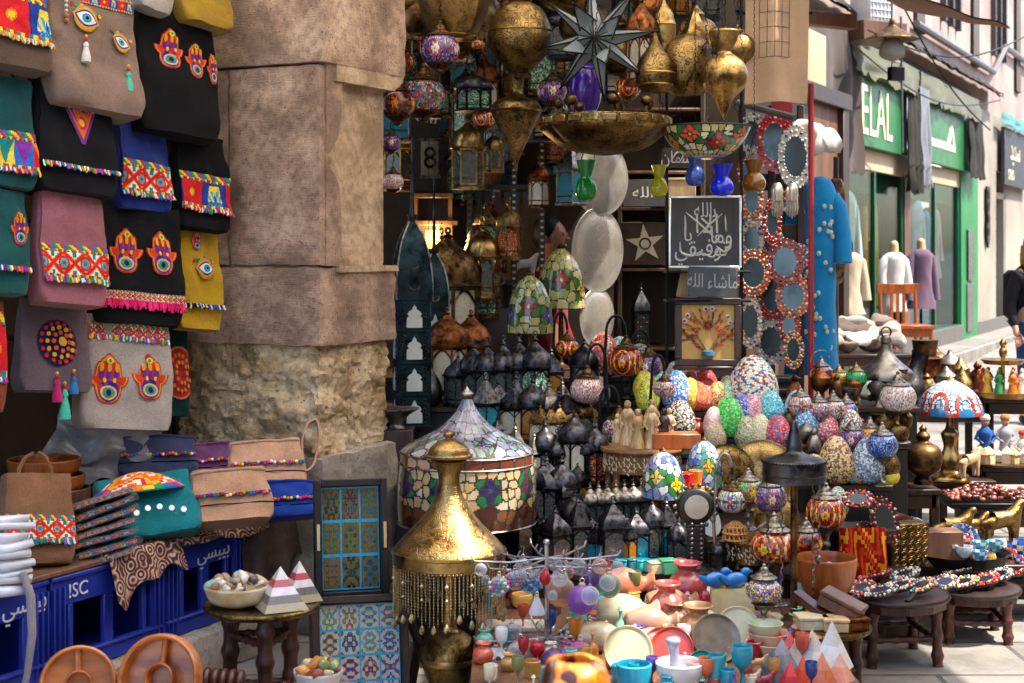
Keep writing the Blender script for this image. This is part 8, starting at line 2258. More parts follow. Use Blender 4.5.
o = garment(30*kk, hh*1.0, 1.1, .2, .1, 8).build('teal_dress', fabric('teal_dress', '1a7aa0', .4, 5, 500), None, P(800, 374, 9.1), rad(-20)); tag(o, 'darker teal patterned dress hanging left of the red pole', 'dress')
M['beige_cloth'] = fabric('beige_cloth', 'c2a184', .2, 3, 400)
t = th('beige_cloth', 'beige canvas cloth with faint grid lines hanging at the top', 'cloth', P(776, 104, 8.0), rad(-6))
kk = 8.0/F; w_, h_ = 62*kk, 150*kk
fn = lambda u, v_: V((-w_/2+w_*u+.01*v_, .03*math.sin(u*9+v_*2)+.02*noise.noise(V((u*4, v_*4, 2))), h_*v_+.012*math.sin(u*3)))
mb = MB(); mb.grid(fn, 30, 30); mb.grid(lambda u, v_: fn(u, v_)+V((0, .006, 0)), 30, 30, flip=True); mb.build('sheet', M['beige_cloth'], t, sharp=0)
mb = MB()
for i in range(5): mb.tube([fn(.22+.12*i, .3+.7*q/8)-V((0, .003, 0)) for q in range(9)], .0012, 4)
for j in range(7): mb.tube([fn(.22+.48*q/6, .3+.1*j)-V((0, .003, 0)) for q in range(7)], .0012, 4)
mb.build('grid_lines', M['rag_brown'], t)
mb = MB(); mb.tube([(P(738, 0, 8).x, 8.08, 2.98), (P(815, 0, 8).x, 8.08, 2.98)], .014, 8); tag(mb.build('cloth_rail', M['iron']), 'iron rail the beige cloth hangs from', 'rail')
for i in range(4):
 mb = MB(); mb.lathe(sm([(0, -.05), (.13, -.04), (.15, 0), (.13, .04), (0, .05)]), 20, M=Ry(PI/2)); tag(mb.build('dark_basket', M['bronze'], None, P(836, 198+22*i, 11.2)), ['uppermost', 'second', 'third', 'lowest'][i]+' dark round basket of the hanging column beside the blue dress', 'basket', 'dark baskets hanging in a column')
mb = MB(); mb.tube([(0, 0, 0), (0, 0, 2.4)], .02, 8); tag(mb.build('basket_post', M['dark_wood'], None, (P(836, 0, 11.3).x, 11.3, 0)), 'dark post behind the round hanging baskets', 'post')
for lab, px, py, w, pal, kd, kw in (('dark red mosaic lamp with a thin arched handle beside the blue dress', 821, 404, 24, 'dark', 'flower', {}), ('amber yellow glass lamp with brass cap', 839, 404, 20, 'amber', 'speck', dict(mat='brass_plain')), ('emerald glass lamp with brass cap', 856, 406, 22, 'emerald', 'speck', dict(mat='brass_plain')),
 ('cream floral mosaic lamp left of the dark red one', 800, 442, 26, 'floral', 'flower', {}), ('floral mosaic lamp with green leaves in the middle', 818, 443, 26, 'multi', 'flower', {}), ('pink and cream floral mosaic lamp', 833, 442, 26, 'floral', 'flower', dict(k=6)), ('teal and orange mosaic lamp', 846, 441, 24, 'blue', 'flower', {}),
 ('lilac mosaic lamp with a dark cap near the brown speckled egg', 852, 474, 28, 'purple', 'flower', {}), ('yellow and blue mosaic lamp near the copper lantern', 870, 472, 28, 'amber', 'flower', dict(k=4)), ('green grey mosaic dome near the tin pots', 882, 486, 32, 'blue', 'speck', {}), ('white and pink mosaic lamp low by the hand mirrors', 898, 520, 36, 'floral', 'speck', {})):
 try: p = at(px, py)
 except ValueError: p = P(px, py, 7.4)
 t = mosaic_lamp(lab, p, w, pal, kd, stand=True, **kw); t.scale *= 1.0
 if px == 821: mb = MB(); ring_tube(mb, .5, .02, 16, 0, T(0, 0, .5), 0, PI); mb.build('handle', M['pewter'], t)
mosaic_lamp('red and blue starred mosaic lamp at the end of the steps', P(826, 562, 6.35), 40, 'red', stand=True, k=5)
mosaic_lamp('dark mosaic lamp with a yellow star under the red blue one', P(806, 585, 6.2), 34, 'dark', stand=True, k=4)
def dome_lantern():
 Y = 8.05; k = Y/F; c = P(886, 428, Y)
 t = th('dome_lantern', 'large grey copper dome lantern with clear glass and brass leaves', 'lantern', c)
 mb = MB(); mb.lathe(sm([(27*k, 50*k, 1), (27.5*k, 52*k), (25*k, 58*k), (15*k, 66*k), (6.5*k, 76*k), (4.5*k, 84*k, 1), (5.5*k, 86*k), (4*k, 92*k), (0, 93*k)]), 40); mb.lathe([(28*k, 49*k), (28*k, 51*k)], 40); mb.build('dome', M['pewter'], t)
 mb = MB(); ring_tube(mb, 5*k, .005, 14, 0, T(0, 0, 96*k)); mb.build('ring', M['bronze'], t)
 mb = MB(); mb.lathe([(25*k, 4*k), (25*k, 49*k)], 40, cap=False); mb.build('glass_cylinder', M['pane'], t)
 mb = MB(); mb.lathe(sm([(26*k, 0, 1), (26*k, 4*k), (8*k, 6*k), (5*k, 20*k), (4*k, 48*k)]), 30)
 rr = random.Random(6)
 for i in range(26):
  a = rr.random()*6.28; z = rr.uniform(8, 42)*k; r = rr.uniform(6, 20)*k; mb.ball((r*math.cos(a), r*math.sin(a), z), .018, 7, 5, sx=(1.3, .5, 1))
 mb.build('leaf_stem', M['old_brass'], t)
dome_lantern()
for lab, px, py, w, h, mat, prof, Y, nm in (('leaning dark iron jug with a conical neck', 905, 402, 34, 52, 'tin', [(.6, 0), (1, .15), (.95, .35), (.5, .62), (.42, .8), (.55, 1.0, 1), (.4, 1)], 9.6, 'iron_jug'), ('brown copper mug standing among the iron jugs', 928, 398, 34, 40, 'copper', [(1, 0, 1), (.8, .3), (.72, .7), (.9, 1.0, 1), (.8, 1)], 9.7, 'copper_mug'), ('dark copper bucket with flared rim on the far table', 925, 370, 26, 30, 'bronze', [(.7, 0, 1), (.8, .4), (1, 1, 1), (.9, 1)], 10.0, 'copper_bucket'),
 ('tall grey copper censer with a pointed lid', 950, 396, 26, 46, 'pewter', [(.5, 0, 1), (.7, .1), (1, .5), (1.05, .72, 1), (.8, .8), (.3, .9), (.12, 1.0)], 9.8, 'censer'), ('second copper censer half behind the first', 936, 388, 22, 42, 'bronze', [(.5, 0, 1), (.7, .1), (1, .5), (1.05, .72, 1), (.8, .8), (.3, .9), (.12, 1.0)], 10.1, 'censer'), ('small brass teapot shaped pot with knob lid', 962, 400, 22, 34, 'old_brass', [(.6, 0, 1), (1, .2), (1, .5), (.6, .7, 1), (.3, .85), (.1, 1)], 9.5, 'brass_pot'),
 ('round antique brass ball pot with stacked finial', 923, 484, 38, 60, 'bronze', [(.5, 0, 1), (.45, .08), (.35, .14), (.85, .26), (1.0, .44), (.86, .6), (.5, .68, 1), (.3, .72), (.38, .8), (.18, .88), (.2, .93), (0, 1)], 7.75, 'brass_ball'), ('pewter pot with wide shoulders by the copper dome lantern', 898, 448, 24, 34, 'tin', [(.5, 0, 1), (.9, .2), (1, .5), (.6, .75), (.8, .95, 1), (.7, 1)], 8.0, 'pewter_pot'), ('squat pewter pot left of the shouldered one', 868, 452, 26, 30, 'tin', [(.5, 0, 1), (1, .35), (.9, .6), (.4, .8), (.3, .9), (.1, 1)], 7.9, 'pewter_pot'), ('brown lidded pot under the dragonfly lamp table', 902, 470, 24, 26, 'copper', [(.5, 0, 1), (1, .35), (1, .6), (.6, .8, 1), (.1, 1)], 7.85, 'copper_pot'), ('dull brass urn at the far edge of the copper pots', 975, 402, 18, 30, 'bronze', [(.5, 0, 1), (.3, .15), (1, .5), (.8, .75), (.5, .8, 1), (.1, 1)], 9.6, 'brass_urn')):
 vessel(nm, lab, 'pot', P(px, py, Y), prof, w, h, mat, 'old metal vessels on the far tables', rot=(0, rad(18), 0) if nm == 'iron_jug' else None)
def block_table(label, x0, x1, py, Y, dep, mat='dark_wood', leg=True, base=0):
 z = P(0, py, Y).z; a, b = P(x0, 0, Y).x, P(x1, 0, Y).x
 t = th('side_table', label, 'table', ((a+b)/2, Y+.06, base), None, 'wooden tables at the right of the stall'); w = b-a; z -= base
 bx(t, 'tabletop', mat, -w/2, w/2, -dep*.35, dep*.65, z-.03, z)
 for sx in (-w/2+.03, w/2-.03):
  for sy in (-dep*.35+.03, dep*.65-.03): bx(t, 'leg', mat, sx-.02, sx+.02, sy-.02, sy+.02, 0, z-.031)
 bx(t, 'apron', mat, -w/2+.02, w/2-.02, -dep*.35+.01, -dep*.35+.03, z-.10, z-.031); return z
block_table('low dark table under the old copper vessels', 880, 985, 403, 9.6, .8)
block_table('dark table carrying the brass ball pot and copper pots', 858, 935, 486, 7.8, .5)
block_table('dark side table under the swirling glass lamp', 908, 990, 478, 8.2, .5)
block_table('dark table under the trays of dates', 955, 1062, 505, 7.75, .45)
block_table('table with straw work and costume dolls at the right edge', 972, 1070, 464, 8.5, .5)
block_table('small table carrying the brass figurine tray', 978, 1050, 397, 9.3, .4)
block_table('wide table under the pottery tray and brass animals', 892, 1062, 560, 6.95, .5)
block_table('far table heaped with wrapped white fabrics', 812, 905, 352, 12.6, 1.0, base=.04)
def swirl_lamp():
 Y = 8.15; k = Y/F; zb = P(0, 478, 8.2).z; c = P(950, 414, Y)
 t = th('swirl_lamp', 'leaded glass lamp with red and blue swirls on a figural brass base', 'lamp', (c.x, c.y, zb))
 r, h, hz = 33*k, 34*k, c.z-zb
 pr, Ln = resample(sm([(r, hz), (r*.97, hz+h*.18), (r*.8, hz+h*.55), (r*.5, hz+h*.82), (r*.15, hz+h)], 6), 56)
 nu = 170; W_ = 2*PI*r; rr = random.Random(3)
 s, cc = jit_seeds(0, W_, 0, Ln, .03, rr, ['d0dce4', 'b8ccd8', 'dce4e8', 'a8c0d0'], .3)
 cols = leaded(s, cc, W_, Ln, nu, 56, .0045)
 for j in range(56):
  y = (j+.5)/56
  for i in range(nu):
   f = (i/nu*7) % 1-.5; q = math.hypot(f*1.0, (y-.24)*1.15)
   if y < .6:
    if .26 < q < .36: cols[j][i] = lin('b02a24') if f > -.2 else lin('c84a40')
    elif .36 < q < .385 or .24 < q < .26: cols[j][i] = (.03, .03, .03)
    elif .12 < q < .17: cols[j][i] = lin('1f6a9c')
   if y < .13+.05*math.cos(f*2*PI): cols[j][i] = lin('2a7ab0') if abs(f) < .28 else lin('b8302a')
 link('shade', shade_mesh(pr, nu, cols), t)
 mb = MB(); mb.lathe(sm([(.11, 0, 1), (.1, .02), (.05, .05), (.06, .11), (.035, .18), (.05, .25), (.02, .30), (.02, hz+h*.9)]), 24, rf=lambda u, z: 1+.15*math.sin(u*2*PI*4)*(z < .26)); mb.build('base', M['brass_plain'], t)
 mb = MB(); mb.lathe(sm([(r*.18, hz+h*.98), (r*.14, hz+h*1.04), (r*.05, hz+h*1.1), (0, hz+h*1.14)]), 14); mb.build('finial', M['bronze'], t)
swirl_lamp()
def doll(label, px, py, Y, hpx, dress, hat='e8e0d8', skin='c89068'):
 h = hpx*Y/F; t = th('costume_doll', label, 'doll', P(px, py, Y), None, 'painted costume dolls')
 mb = MB(); mb.lathe(sm([(.17*h, 0, 1), (.15*h, .12*h), (.11*h, .4*h), (.15*h, .6*h), (.08*h, .72*h), (.04*h, .75*h)]), 18)
 for sx in (-1, 1): mb.tube([(sx*.12*h, 0, .64*h), (sx*.2*h, -.03*h, .5*h), (sx*.1*h, -.13*h, .42*h)], [.045*h, .04*h, .03*h], 8)
 mb.build('robe', solid(dress), t)
 mb = MB(); mb.ball((0, 0, .84*h), .1*h, 14, 10, sx=(.85, .9, 1.1)); mb.ball((0, -.09*h, .83*h), .016*h, 6, 4)
 for sx in (-1, 1): mb.ball((sx*.1*h, -.14*h, .42*h), .025*h, 6, 4)
 mb.build('head', solid(skin, .5), t)
 mb = MB(); mb.lathe(sm([(.10*h, .88*h), (.105*h, .93*h), (.07*h, .99*h), (0, 1.0*h)]), 14); mb.build('hat', solid(hat), t)
doll('doll in a bright blue robe with a white turban', 985, 462, 8.45, 48, '1a5ab0'); doll('doll in a pale grey dress with a broad straw hat', 1005, 460, 8.45, 46, 'a8a8b8', 'b8824a'); doll('small doll in white with a red collar at the frame edge', 1022, 464, 8.4, 34, 'e0dcd8', 'c83a3a')
t = th('tiered_tray', 'two tiered yellow brass tray crowded with painted bird figurines', 'tray', P(1003, 397, 9.2)); k = 9.2/F
mb = MB(); mb.lathe(sm([(0, 0), (26*k, 0, 1), (28*k, 5*k), (27*k, 5.5*k), (0, 2*k)]), 36); mb.lathe(sm([(0, 33*k), (18*k, 33*k, 1), (21*k, 37*k), (20*k, 37.5*k), (0, 35*k)]), 36); mb.tube([(0, 0, 0), (0, 0, 44*k)], 2*k, 8); mb.lathe(sm([(3*k, 40*k), (4*k, 46*k), (2*k, 50*k), (3.5*k, 54*k), (0, 60*k)]), 14); mb.build('tiers', M['brass_plain'], t)
for i in range(9):
 a = 2*PI*i/9; c = ['d88a1a', 'b82a2a', 'e8a82a', '2a5a9c', 'c84a1a', 'e0b03a', '2a8a4a', 'd8781a', 'e8d8c0'][i]
 fig('painted_bird', 'small painted figurine in '+['orange', 'dark red', 'golden', 'blue', 'rust', 'straw yellow', 'green', 'amber', 'ivory'][i]+' on the tiered tray', P(1003, 397, 9.2)+V((19*k*math.cos(a), 19*k*math.sin(a), 3.5*k)), .16, c, 'robed')
rr = random.Random(21)
t = th('straw_tray', 'flat brass tray with little straw houses and palms', 'tray', P(1000, 463, 8.42)); k = 8.42/F
mb = MB(); mb.lathe(sm([(0, .004), (.22, .004, 1), (.25, .018), (.24, .02), (0, .008)]), 36); mb.build('dish', M['old_brass'], t)
for i in range(12):
 x, y = rr.uniform(-.2, .2), rr.uniform(-.14, .05); s_ = rr.uniform(.03, .06); mb = MB(); mb.box((0, 0, s_*.5), (s_, s_*.8, s_), 0, .003); mb.lathe([(s_*.8, s_), (0, s_*1.7)], 4, ph=PI/4)
 tag(mb.build('straw_house', M['pale_wood'] if i % 2 else M['bone'], None, V(t.location)+V((x, y, .012)), rr.random()*3), 'tiny straw model house on the brass tray behind the blue doll', 'model house', 'straw model houses')
fig('camel_figure', 'pale wooden camel group beside the swirling lamp', P(958, 477, 8.05)+V((.06, 0, 0)), .17, 'c8a478', 'animal')
for px, w, lab in ((985, 84, 'wide black tray heaped with dark red dates'), (1040, 50, 'second black date tray at the frame edge')):
 t = th('date_tray', lab, 'tray', P(px, 504, 7.72)); k = 7.72/F; w *= k
 mb = MB(); mb.box((0, 0, .012), (w, .26, .024), 0, .004)
 for sx in (-1, 1): mb.box((sx*(w/2-.006), 0, .035), (.012, .26, .03), 0, .003)
 mb.build('body', M['iron'], t); mb = MB()
 for i in range(170): x, y = rr.uniform(-.46, .46)*w, rr.uniform(-.11, .11); mb.ball((x, y, .035+.055*(1-(2*x/w)**2)*rr.random()), .015, 8, 6, sx=(1.2, .8, .8), col=lin(rr.choice(['6a2a1c', '8a4630', '4a1a12', 'a05a3c', '7a3424'])))
 o = mb.build('dates', M['pebble'], t); o['kind'] = 'stuff'
for px, py, Y, h, lab in ((955, 548, 7.15, .22, 'curled brass ram figure behind the pottery tray'), (1004, 545, 7.1, .24, 'long necked brass peacock figure at the right edge'), (975, 540, 7.3, .16, 'small brass deer between the ram and the peacock')):
 fig('brass_animal', lab, P(px, py, Y)+V((0, .05, -.02)), h, 'c8a04a', 'animal', mat=M['brass'])
zt = P(0, 560, 6.95).z
t = th('pottery_tray', 'ribbed black tray full of blue and white painted cups', 'tray', V((P(960, 0, 6.9).x, 6.92, zt))); mb = MB(); mb.lathe([(.20, 0), (.23, .05), (.235, .052), (.225, .05), (.2, .01), (0, .01)], 40, rf=lambda u, z: 1+.012*math.sin(u*2*PI*30)); mb.build('tray', M['iron'], t)
for i in range(16):
 a = i*2.4; q = .045*math.sqrt(i); c = ['2a5ab0', 'e0e4ea', '3a8ac0', 'd84a2a', 'e89a2a', '2a9ab0', '4a3a9a', 'c8d4e0'][i % 8]
 cols = [[lin(c) if (int(ii/2)+j) % 3 else lin('e8ecf0') for ii in range(20)] for j in range(5)]
 mb = MB(); mb.lathe([(.018, 0), (.03, .015), (.037, .035), (.038, .05), (.034, .05), (.028, .02)], 20, colfn=cols)
 tag(mb.build('painted_cup', M['paint'], None, V(t.location)+V((q*math.cos(a), q*math.sin(a)*.9, .022+.03*(i % 2)))), 'tiny painted ceramic cup heaped in the ribbed black tray', 'cup', 'painted cups in the black tray')
for px, py, rp, c, lab in ((917, 538, 22, ['3a2a8a', 'd8d4e8', '4a3aa8', 'c8c8e0'], 'violet and white speckled ceramic bowl standing on edge'), (968, 530, 18, ['1a4aa0', 'e0e8f0', '2a6ac0'], 'blue and white patterned ceramic bowl')):
 p = P(px, py, 7.0); r = rp*7.0/F; t = th('ceramic_bowl', lab, 'bowl', V((p.x, 7.06, zt+r*.8)), (rad(62), 0, rad(12)), 'speckled ceramic bowls')
 mb = MB(); mb.lathe(sm([(0, -r*.6), (r*.6, -r*.5), (r, 0, 1), (r*.95, 0), (r*.5, -r*.4), (0, -r*.5)]), 36); mb.build('bowl', mosaic('bowl_'+c[0], c, 70, 'e0e0ea', .2, .02), t)
o = bx(None, 'brown_box', 'brown_wood', -.11, .11, -.06, .06, 0, .16); o.location = (P(936, 0, 6.85).x, 6.85, zt); tag(o, 'plain brown wooden box left of the pottery tray', 'box')
for px, h, w, lab, Y in ((905, .2, .2, 'square pierced brass box under the arched one', 6.82), (900, .15, .12, 'arched pierced brass lid leaning behind the brass box', 6.98)):
 t = th('brass_box', lab, 'box', V((P(px, 0, Y).x, Y, zt+(.0 if w == .2 else .0))), rad(15)); mb = MB(); mb.box((0, 0, h/2), (w, .1, h), 0, .006)
 if w < .2: mb.lathe([(w/2, 0), (w/2, .1)], 24, M=T(0, .05, h) @ Rx(PI/2))
 mb.build('body', M['old_brass'], t); mb = MB()
 for i in range(5):
  for j in range(5): ring_tube(mb, w*.07, .002, 8, 0, T(-w*.36+w*.18*i, -.053, h*(.14+.18*j)), nn=4)
 mb.build('filigree', M['brass_plain'], t)
for i in range(26):
 x, y = rr.uniform(898, 1050), rr.uniform(6.83, 7.15); c = ['2a5ab0', 'c83a2a', 'e0e4ea', 'd89a2a', '2a9a8a', '6a3a8a'][i % 6]
 cols = [[lin(c) if (ii//2+j) % 3 else lin('ece6da') for ii in range(16)] for j in range(4)]
 mb = MB(); k = rr.uniform(.7, 1.5); mb.lathe([(.014*k, 0), (.026*k, .014*k), (.03*k, .034*k), (.024*k, .05*k), (.02*k, .03*k)], 16, colfn=cols)
 o = mb.build('painted_pot', M['paint'], None, V((P(x, 0, y).x, y, zt))); o['label'] = 'small painted pot scattered over the wide table of brass animals'; o['category'] = 'pot'; o['group'] = 'painted pots on the wide table'
round_stand('stool', 'round wooden stool under the nearer beaded hand mirrors', 893, 592, 6.25, 112, 4, 'red_wood', 'dark_wood', False, .03, 0, 'stools at the right front of the stall', legr=.02)
round_stand('stool', 'round wooden stool under the farther beaded hand mirrors', 972, 586, 6.6, 96, 4, 'red_wood', 'dark_wood', False, .03, 0, 'stools at the right front of the stall', legr=.02)
block_table('dark metal bench with pale legs at the right edge', 985, 1070, 575, 6.9, .35, 'iron')
mm = 0
for px, py, Y, lab in ((862, 590, 6.15, 'outermost beaded hand mirror on the near stool'), (880, 592, 6.1, 'beaded hand mirror pointing at the street on the near stool'), (900, 588, 6.2, 'beaded hand mirror in the middle of the near stool'), (922, 590, 6.2, 'beaded hand mirror at the right rim of the near stool'), (875, 582, 6.4, 'red beaded hand mirror at the back of the near stool'), (905, 580, 6.42, 'beaded hand mirror at the back right of the near stool'), (945, 584, 6.5, 'beaded hand mirror at the left rim of the far stool'), (962, 586, 6.5, 'beaded hand mirror in the middle of the far stool'), (985, 582, 6.55, 'white beaded hand mirror on the far stool'), (1000, 578, 6.65, 'beaded hand mirror at the right rim of the far stool'), (960, 577, 6.75, 'beaded hand mirror at the back of the far stool'), (985, 574, 6.8, 'beaded hand mirror touching the pottery tray'), (1015, 570, 6.85, 'pink beaded hand mirror on the metal bench')):
 cs = [RED_, WHT_, BLU_, ORG_][mm % 4]; mm += 1
 zt_ = P(0, 592, 6.25).z if px < 930 else (P(0, 586, 6.6).z if px < 1010 else P(0, 575, 6.9).z)
 tl = bead_mirror(lab, V((P(px, 0, Y).x, Y, zt_+.035)), .10, .15, ['2a1c16']+cs[1:], (rad(-78), rad(8*math.sin(mm)), rad(-60+25*math.sin(mm*2.1))), 0, .0055, 'beaded hand mirrors lying on the stools', True, .36, 26)
for px, py, lab in ((868, 545, 'larger beaded mirror leaning upright behind the near stool'), (858, 500, 'round red beaded mirror lying on top of the brown box'), (884, 520, 'slim upright beaded mirror with a brown frame')):
 bead_mirror(lab, P(px, py, 6.5), .13, .2 if px != 858 else .13, ['3a2218']+RED_[1:], (rad(-14) if px != 858 else rad(-70), rad(-14), rad(12)), 0, .006, 'larger beaded mirrors', False, .32, 20)
bx(None, 'mirror_easel', 'dark_wood', -.2, .2, -.03, .08, 0, P(0, 575, 6.5).z); o = bpy.data.objects['mirror_easel']; o.location = (P(872, 0, 6.6).x, 6.6, 0); tag(o, 'dark wooden crate behind the larger beaded mirrors', 'crate')
_, c, r = round_stand('round_table', 'low round table with wooden trinket boxes at the lower right', 818, 624, 5.6, 106, 3, 'red_wood', 'old_brass', False, .0, 0, None, True, .022)
for i, (px, dy, w, d, h, rz, tl, mt, lab) in enumerate(((838, -.02, .16, .10, .06, -.5, -22, 'brown_wood', 'brown wooden trinket box tipped on the other boxes'), (812, .0, .17, .05, .03, -.7, -28, 'red_wood', 'long pinkish box slanting across the pile'), (808, -.06, .11, .09, .05, .1, 0, 'bone', 'pale carved trinket box at the left'), (830, -.09, .09, .09, .05, -.1, 0, 'pale_wood', 'pale wooden trinket box in the middle front'), (850, -.08, .08, .08, .05, .2, 0, 'copper', 'reddish trinket box at the right rim'), (845, .07, .1, .1, .07, .2, 0, 'brown_wood', 'square brown trinket box at the back'))):
 t = th('trinket_box', lab, 'box', V(((px-CX)*5.6/F, 5.6+dy, c.z+(.05 if tl else 0))), (0, rad(tl*-1), rz), 'trinket boxes on the low round table')
 bx(t, 'body', mt, -w/2, w/2, -d/2, d/2, 0, h*.7); bx(t, 'lid', mt, -w/2-.003, w/2+.003, -d/2-.003, d/2+.003, h*.7+.002, h)
z2 = P(0, 600, 5.95).z
t = vessel('wooden_bowl', 'wide turned wooden bowl holding beads at the right of the steps', 'bowl', P(826, 600, 5.95), [(.4, 0, 1), (.6, .1), (.9, .5), (1.0, 1.0, 1), (.94, 1.0), (.8, .5), (0, .2)], 62, 42, 'orange_wood'); t.scale = (1, 1, 1)
stones(t, .09, .10, 14, 4, ['2a2a30', '6a6a70', '8a8a94', '3a2a20'])
bx(None, 'bowl_block', 'dark_wood', -.12, .12, -.1, .1, 0, z2-.001); o = bpy.data.objects['bowl_block']; o.location = (P(826, 0, 5.95).x, 5.95, 0); tag(o, 'dark block lifting the wide wooden bowl', 'block')
o = cloth_strip(-.10, .10, -.24, .02, 0, .05, .02, 60, seed=5); pal = [lin('b81a1a'), lin('e8a020'), lin('a81414'), lin('d8481a')]
o.c = [pal[int(40+o.v[f[0]][2]*34+2.2*math.sin(o.v[f[0]][0]*55+o.v[f[0]][2]*20)) % 4] for f in o.f]
tag(o.build('red_cloth', M['paint_cloth'], None, P(862, 532, 6.45)), 'red and yellow patterned cloth bag hanging over the step corner', 'cloth bag')
mb = MB(); mb.box((0, 0, 0), (.24, .2, .02)); tag(mb.build('cloth_board', M['dark_wood'], None, P(862, 528, 6.55)), 'small board the red patterned cloth hangs from', 'board'); bx(bpy.data.objects['cloth_board'], 'leg', 'dark_wood', -.1, .1, -.02, .06, -P(0, 528, 6.55).z, -.012)
zf = P(0, 352, 12.6).z; xc = P(850, 0, 12.6).x
for i in range(18):
 mb = MB(); mb.ball((0, 0, .05), .11, 14, 9, sx=(1.3, 1.0, .5)); mb.jitter(.05, 9, i)
 c = ['d8d0c4', 'b8ada0', '8a7a6c', 'e0dad0', '6a5a50'][i % 5]
 tag(mb.build('fabric_bundle', cached(('fb', c), lambda: fabric('bundle_'+c, c, .3, 8, 300)), None, (xc-.32+.13*(i % 6), 12.5+.16*(i//6), zf+.02+.07*(i//6)+.04*(i % 2)), i), 'crumpled plastic wrapped fabric bundle heaped on the far table', 'fabric bundle', 'wrapped fabric bundles on the far table')
t = th('wooden_chair', 'orange wooden cafe chair in front of the clothes shop', 'chair', (4.28, 16.3, .40), rad(8))
for sx in (-.2, .2):
 mb = MB(); mb.tube([(sx, .2, 0), (sx, .2, .45), (sx*1.02, .24, .92)], .022, 8); mb.build('leg', M['orange_wood'], t)
 mb = MB(); mb.tube([(sx, -.2, 0), (sx, -.2, .45)], .022, 8); mb.build('leg', M['orange_wood'], t)
bx(t, 'seat', 'orange_wood', -.23, .23, -.23, .22, .45, .49); bx(t, 'top_rail', 'orange_wood', -.24, .24, .215, .25, .82, .93)
mb = MB()
for x in (-.07, 0, .07): mb.box((x, .225, .66), (.035, .015, .34))
mb.build('back_slats', M['orange_wood'], t); bx(t, 'seat_rail', 'orange_wood', -.2, .2, -.215, -.2, .36, .45)
def person(label, loc, rz, sk, top, legs_c, hair_c, long_hair=False, pack=False, lean=0):
 t = th('person', label, 'person', loc, rz)
 j = {'pel': (0, 0, .95), 'sp': (0, -.01, 1.15), 'ch': (0, 0, 1.35), 'nk': (0, 0, 1.47), 'hd': (0, -.02, 1.53)}
 e = [('pel', 'sp'), ('sp', 'ch'), ('ch', 'nk'), ('nk', 'hd')]; rd_ = {'pel': (.155, .11), 'sp': (.13, .10), 'ch': (.15, .11), 'nk': .055, 'hd': .055}
 for s, sx in (('l', -1), ('r', 1)):
  j.update({'sh'+s: (sx*.17, 0, 1.38), 'el'+s: (sx*.24, .02, 1.12), 'wr'+s: (sx*.24, -.08, .90), 'hn'+s: (sx*.235, -.11, .82), 'hp'+s: (sx*.09, 0, .88), 'kn'+s: (sx*.10, -.01, .48), 'an'+s: (sx*.10, .03, .09), 'ft'+s: (sx*.11, -.12, .04)})
  e += [('ch', 'sh'+s), ('sh'+s, 'el'+s), ('el'+s, 'wr'+s), ('wr'+s, 'hn'+s), ('pel', 'hp'+s), ('hp'+s, 'kn'+s), ('kn'+s, 'an'+s), ('an'+s, 'ft'+s)]
  rd_.update({'sh'+s: .065, 'el'+s: .045, 'wr'+s: .03, 'hn'+s: .035, 'hp'+s: .09, 'kn'+s: .06, 'an'+s: .042, 'ft'+s: .035})
 def shell(js, grow): return skin_mesh({k: j[k] for k in js}, [x for x in e if x[0] in js and x[1] in js], {k: tuple(q+grow for q in (v_ if isinstance(v_, tuple) else (v_, v_))) for k, v_ in rd_.items() if k in js}, .05, js[0])
 bm_ = skin_mesh(j, e, rd_, .05, 'pel'); hm = MB(); hm.ball((0, -.02, 1.635), .098, 24, 18, sx=(.82, .98, 1.2)); hm.lathe(sm([(.02, 0), (.012, .02), (0, .03)]), 8, M=T(0, -.112, 1.63) @ Rx(PI/2)); 
 for sx in (-1, 1): hm.ball((sx*.083, 0, 1.63), .03, 10, 8, sx=(.4, .7, 1.1)); hm.ball((sx*.032, -.105, 1.66), .012, 8, 6)
 hm.ball((0, -.108, 1.59), .02, 8, 6, sx=(1.3, .5, .4))
 for sx in (-1, 1):
  for i in range(4): hm.tube([(sx*.235+(-.025+.016*i), -.115, .82), (sx*.235+(-.025+.016*i), -.135, .76), (sx*.235+(-.022+.014*i), -.12, .72+.01*abs(i-1.5))], [.010, .009, .007], 6)
  hm.tube([(sx*.21, -.12, .84), (sx*.195, -.15, .79), (sx*.2, -.155, .76)], [.011, .01, .008], 6)
 base = len(bm_.vertices); vs = [tuple(v_.co) for v_ in bm_.vertices]+hm.v; fs = [list(p.vertices) for p in bm_.polygons]+[[base+i for i in f] for f in hm.f]
 mb = MB(); mb.add(vs, fs); mb.build('body', plain('skin_'+sk, sk, .5, 0, .1, 10, .05, sub=.1), t, sharp=0)
 o = link('shirt', shell(['ch', 'sp', 'pel', 'shl', 'shr', 'ell', 'elr', 'wrl', 'wrr'], .014), t); o.data.materials.append(fabric('shirt_'+top, top, .3))
 o = link('trousers', shell(['pel', 'hpl', 'hpr', 'knl', 'knr', 'anl', 'anr'], .012), t); o.data.materials.append(fabric('trousers_'+legs_c, legs_c, .3))
 mb = MB(); mb.ball((0, .012, 1.665), .104, 22, 14, sx=(.88, .98, 1.13))
 if long_hair: mb.lathe(sm([(.03, 1.34), (.085, 1.42), (.10, 1.55), (.095, 1.66)]), 20, c=(0, .05, 0), rf=lambda u, z: 1+.08*math.sin(u*2*PI*9))
 mb.jitter(.006, 30); mb.build('hair', fabric('hair_'+hair_c, hair_c, .4, 30, 300, .5), t, sharp=0)
 mb = MB()
 for sx in (-1, 1): mb.ball((sx*.11, -.06, .045), .06, 12, 8, sx=(.8, 2.0, .75))
 mb.build('shoes', M['black_wood'], t)
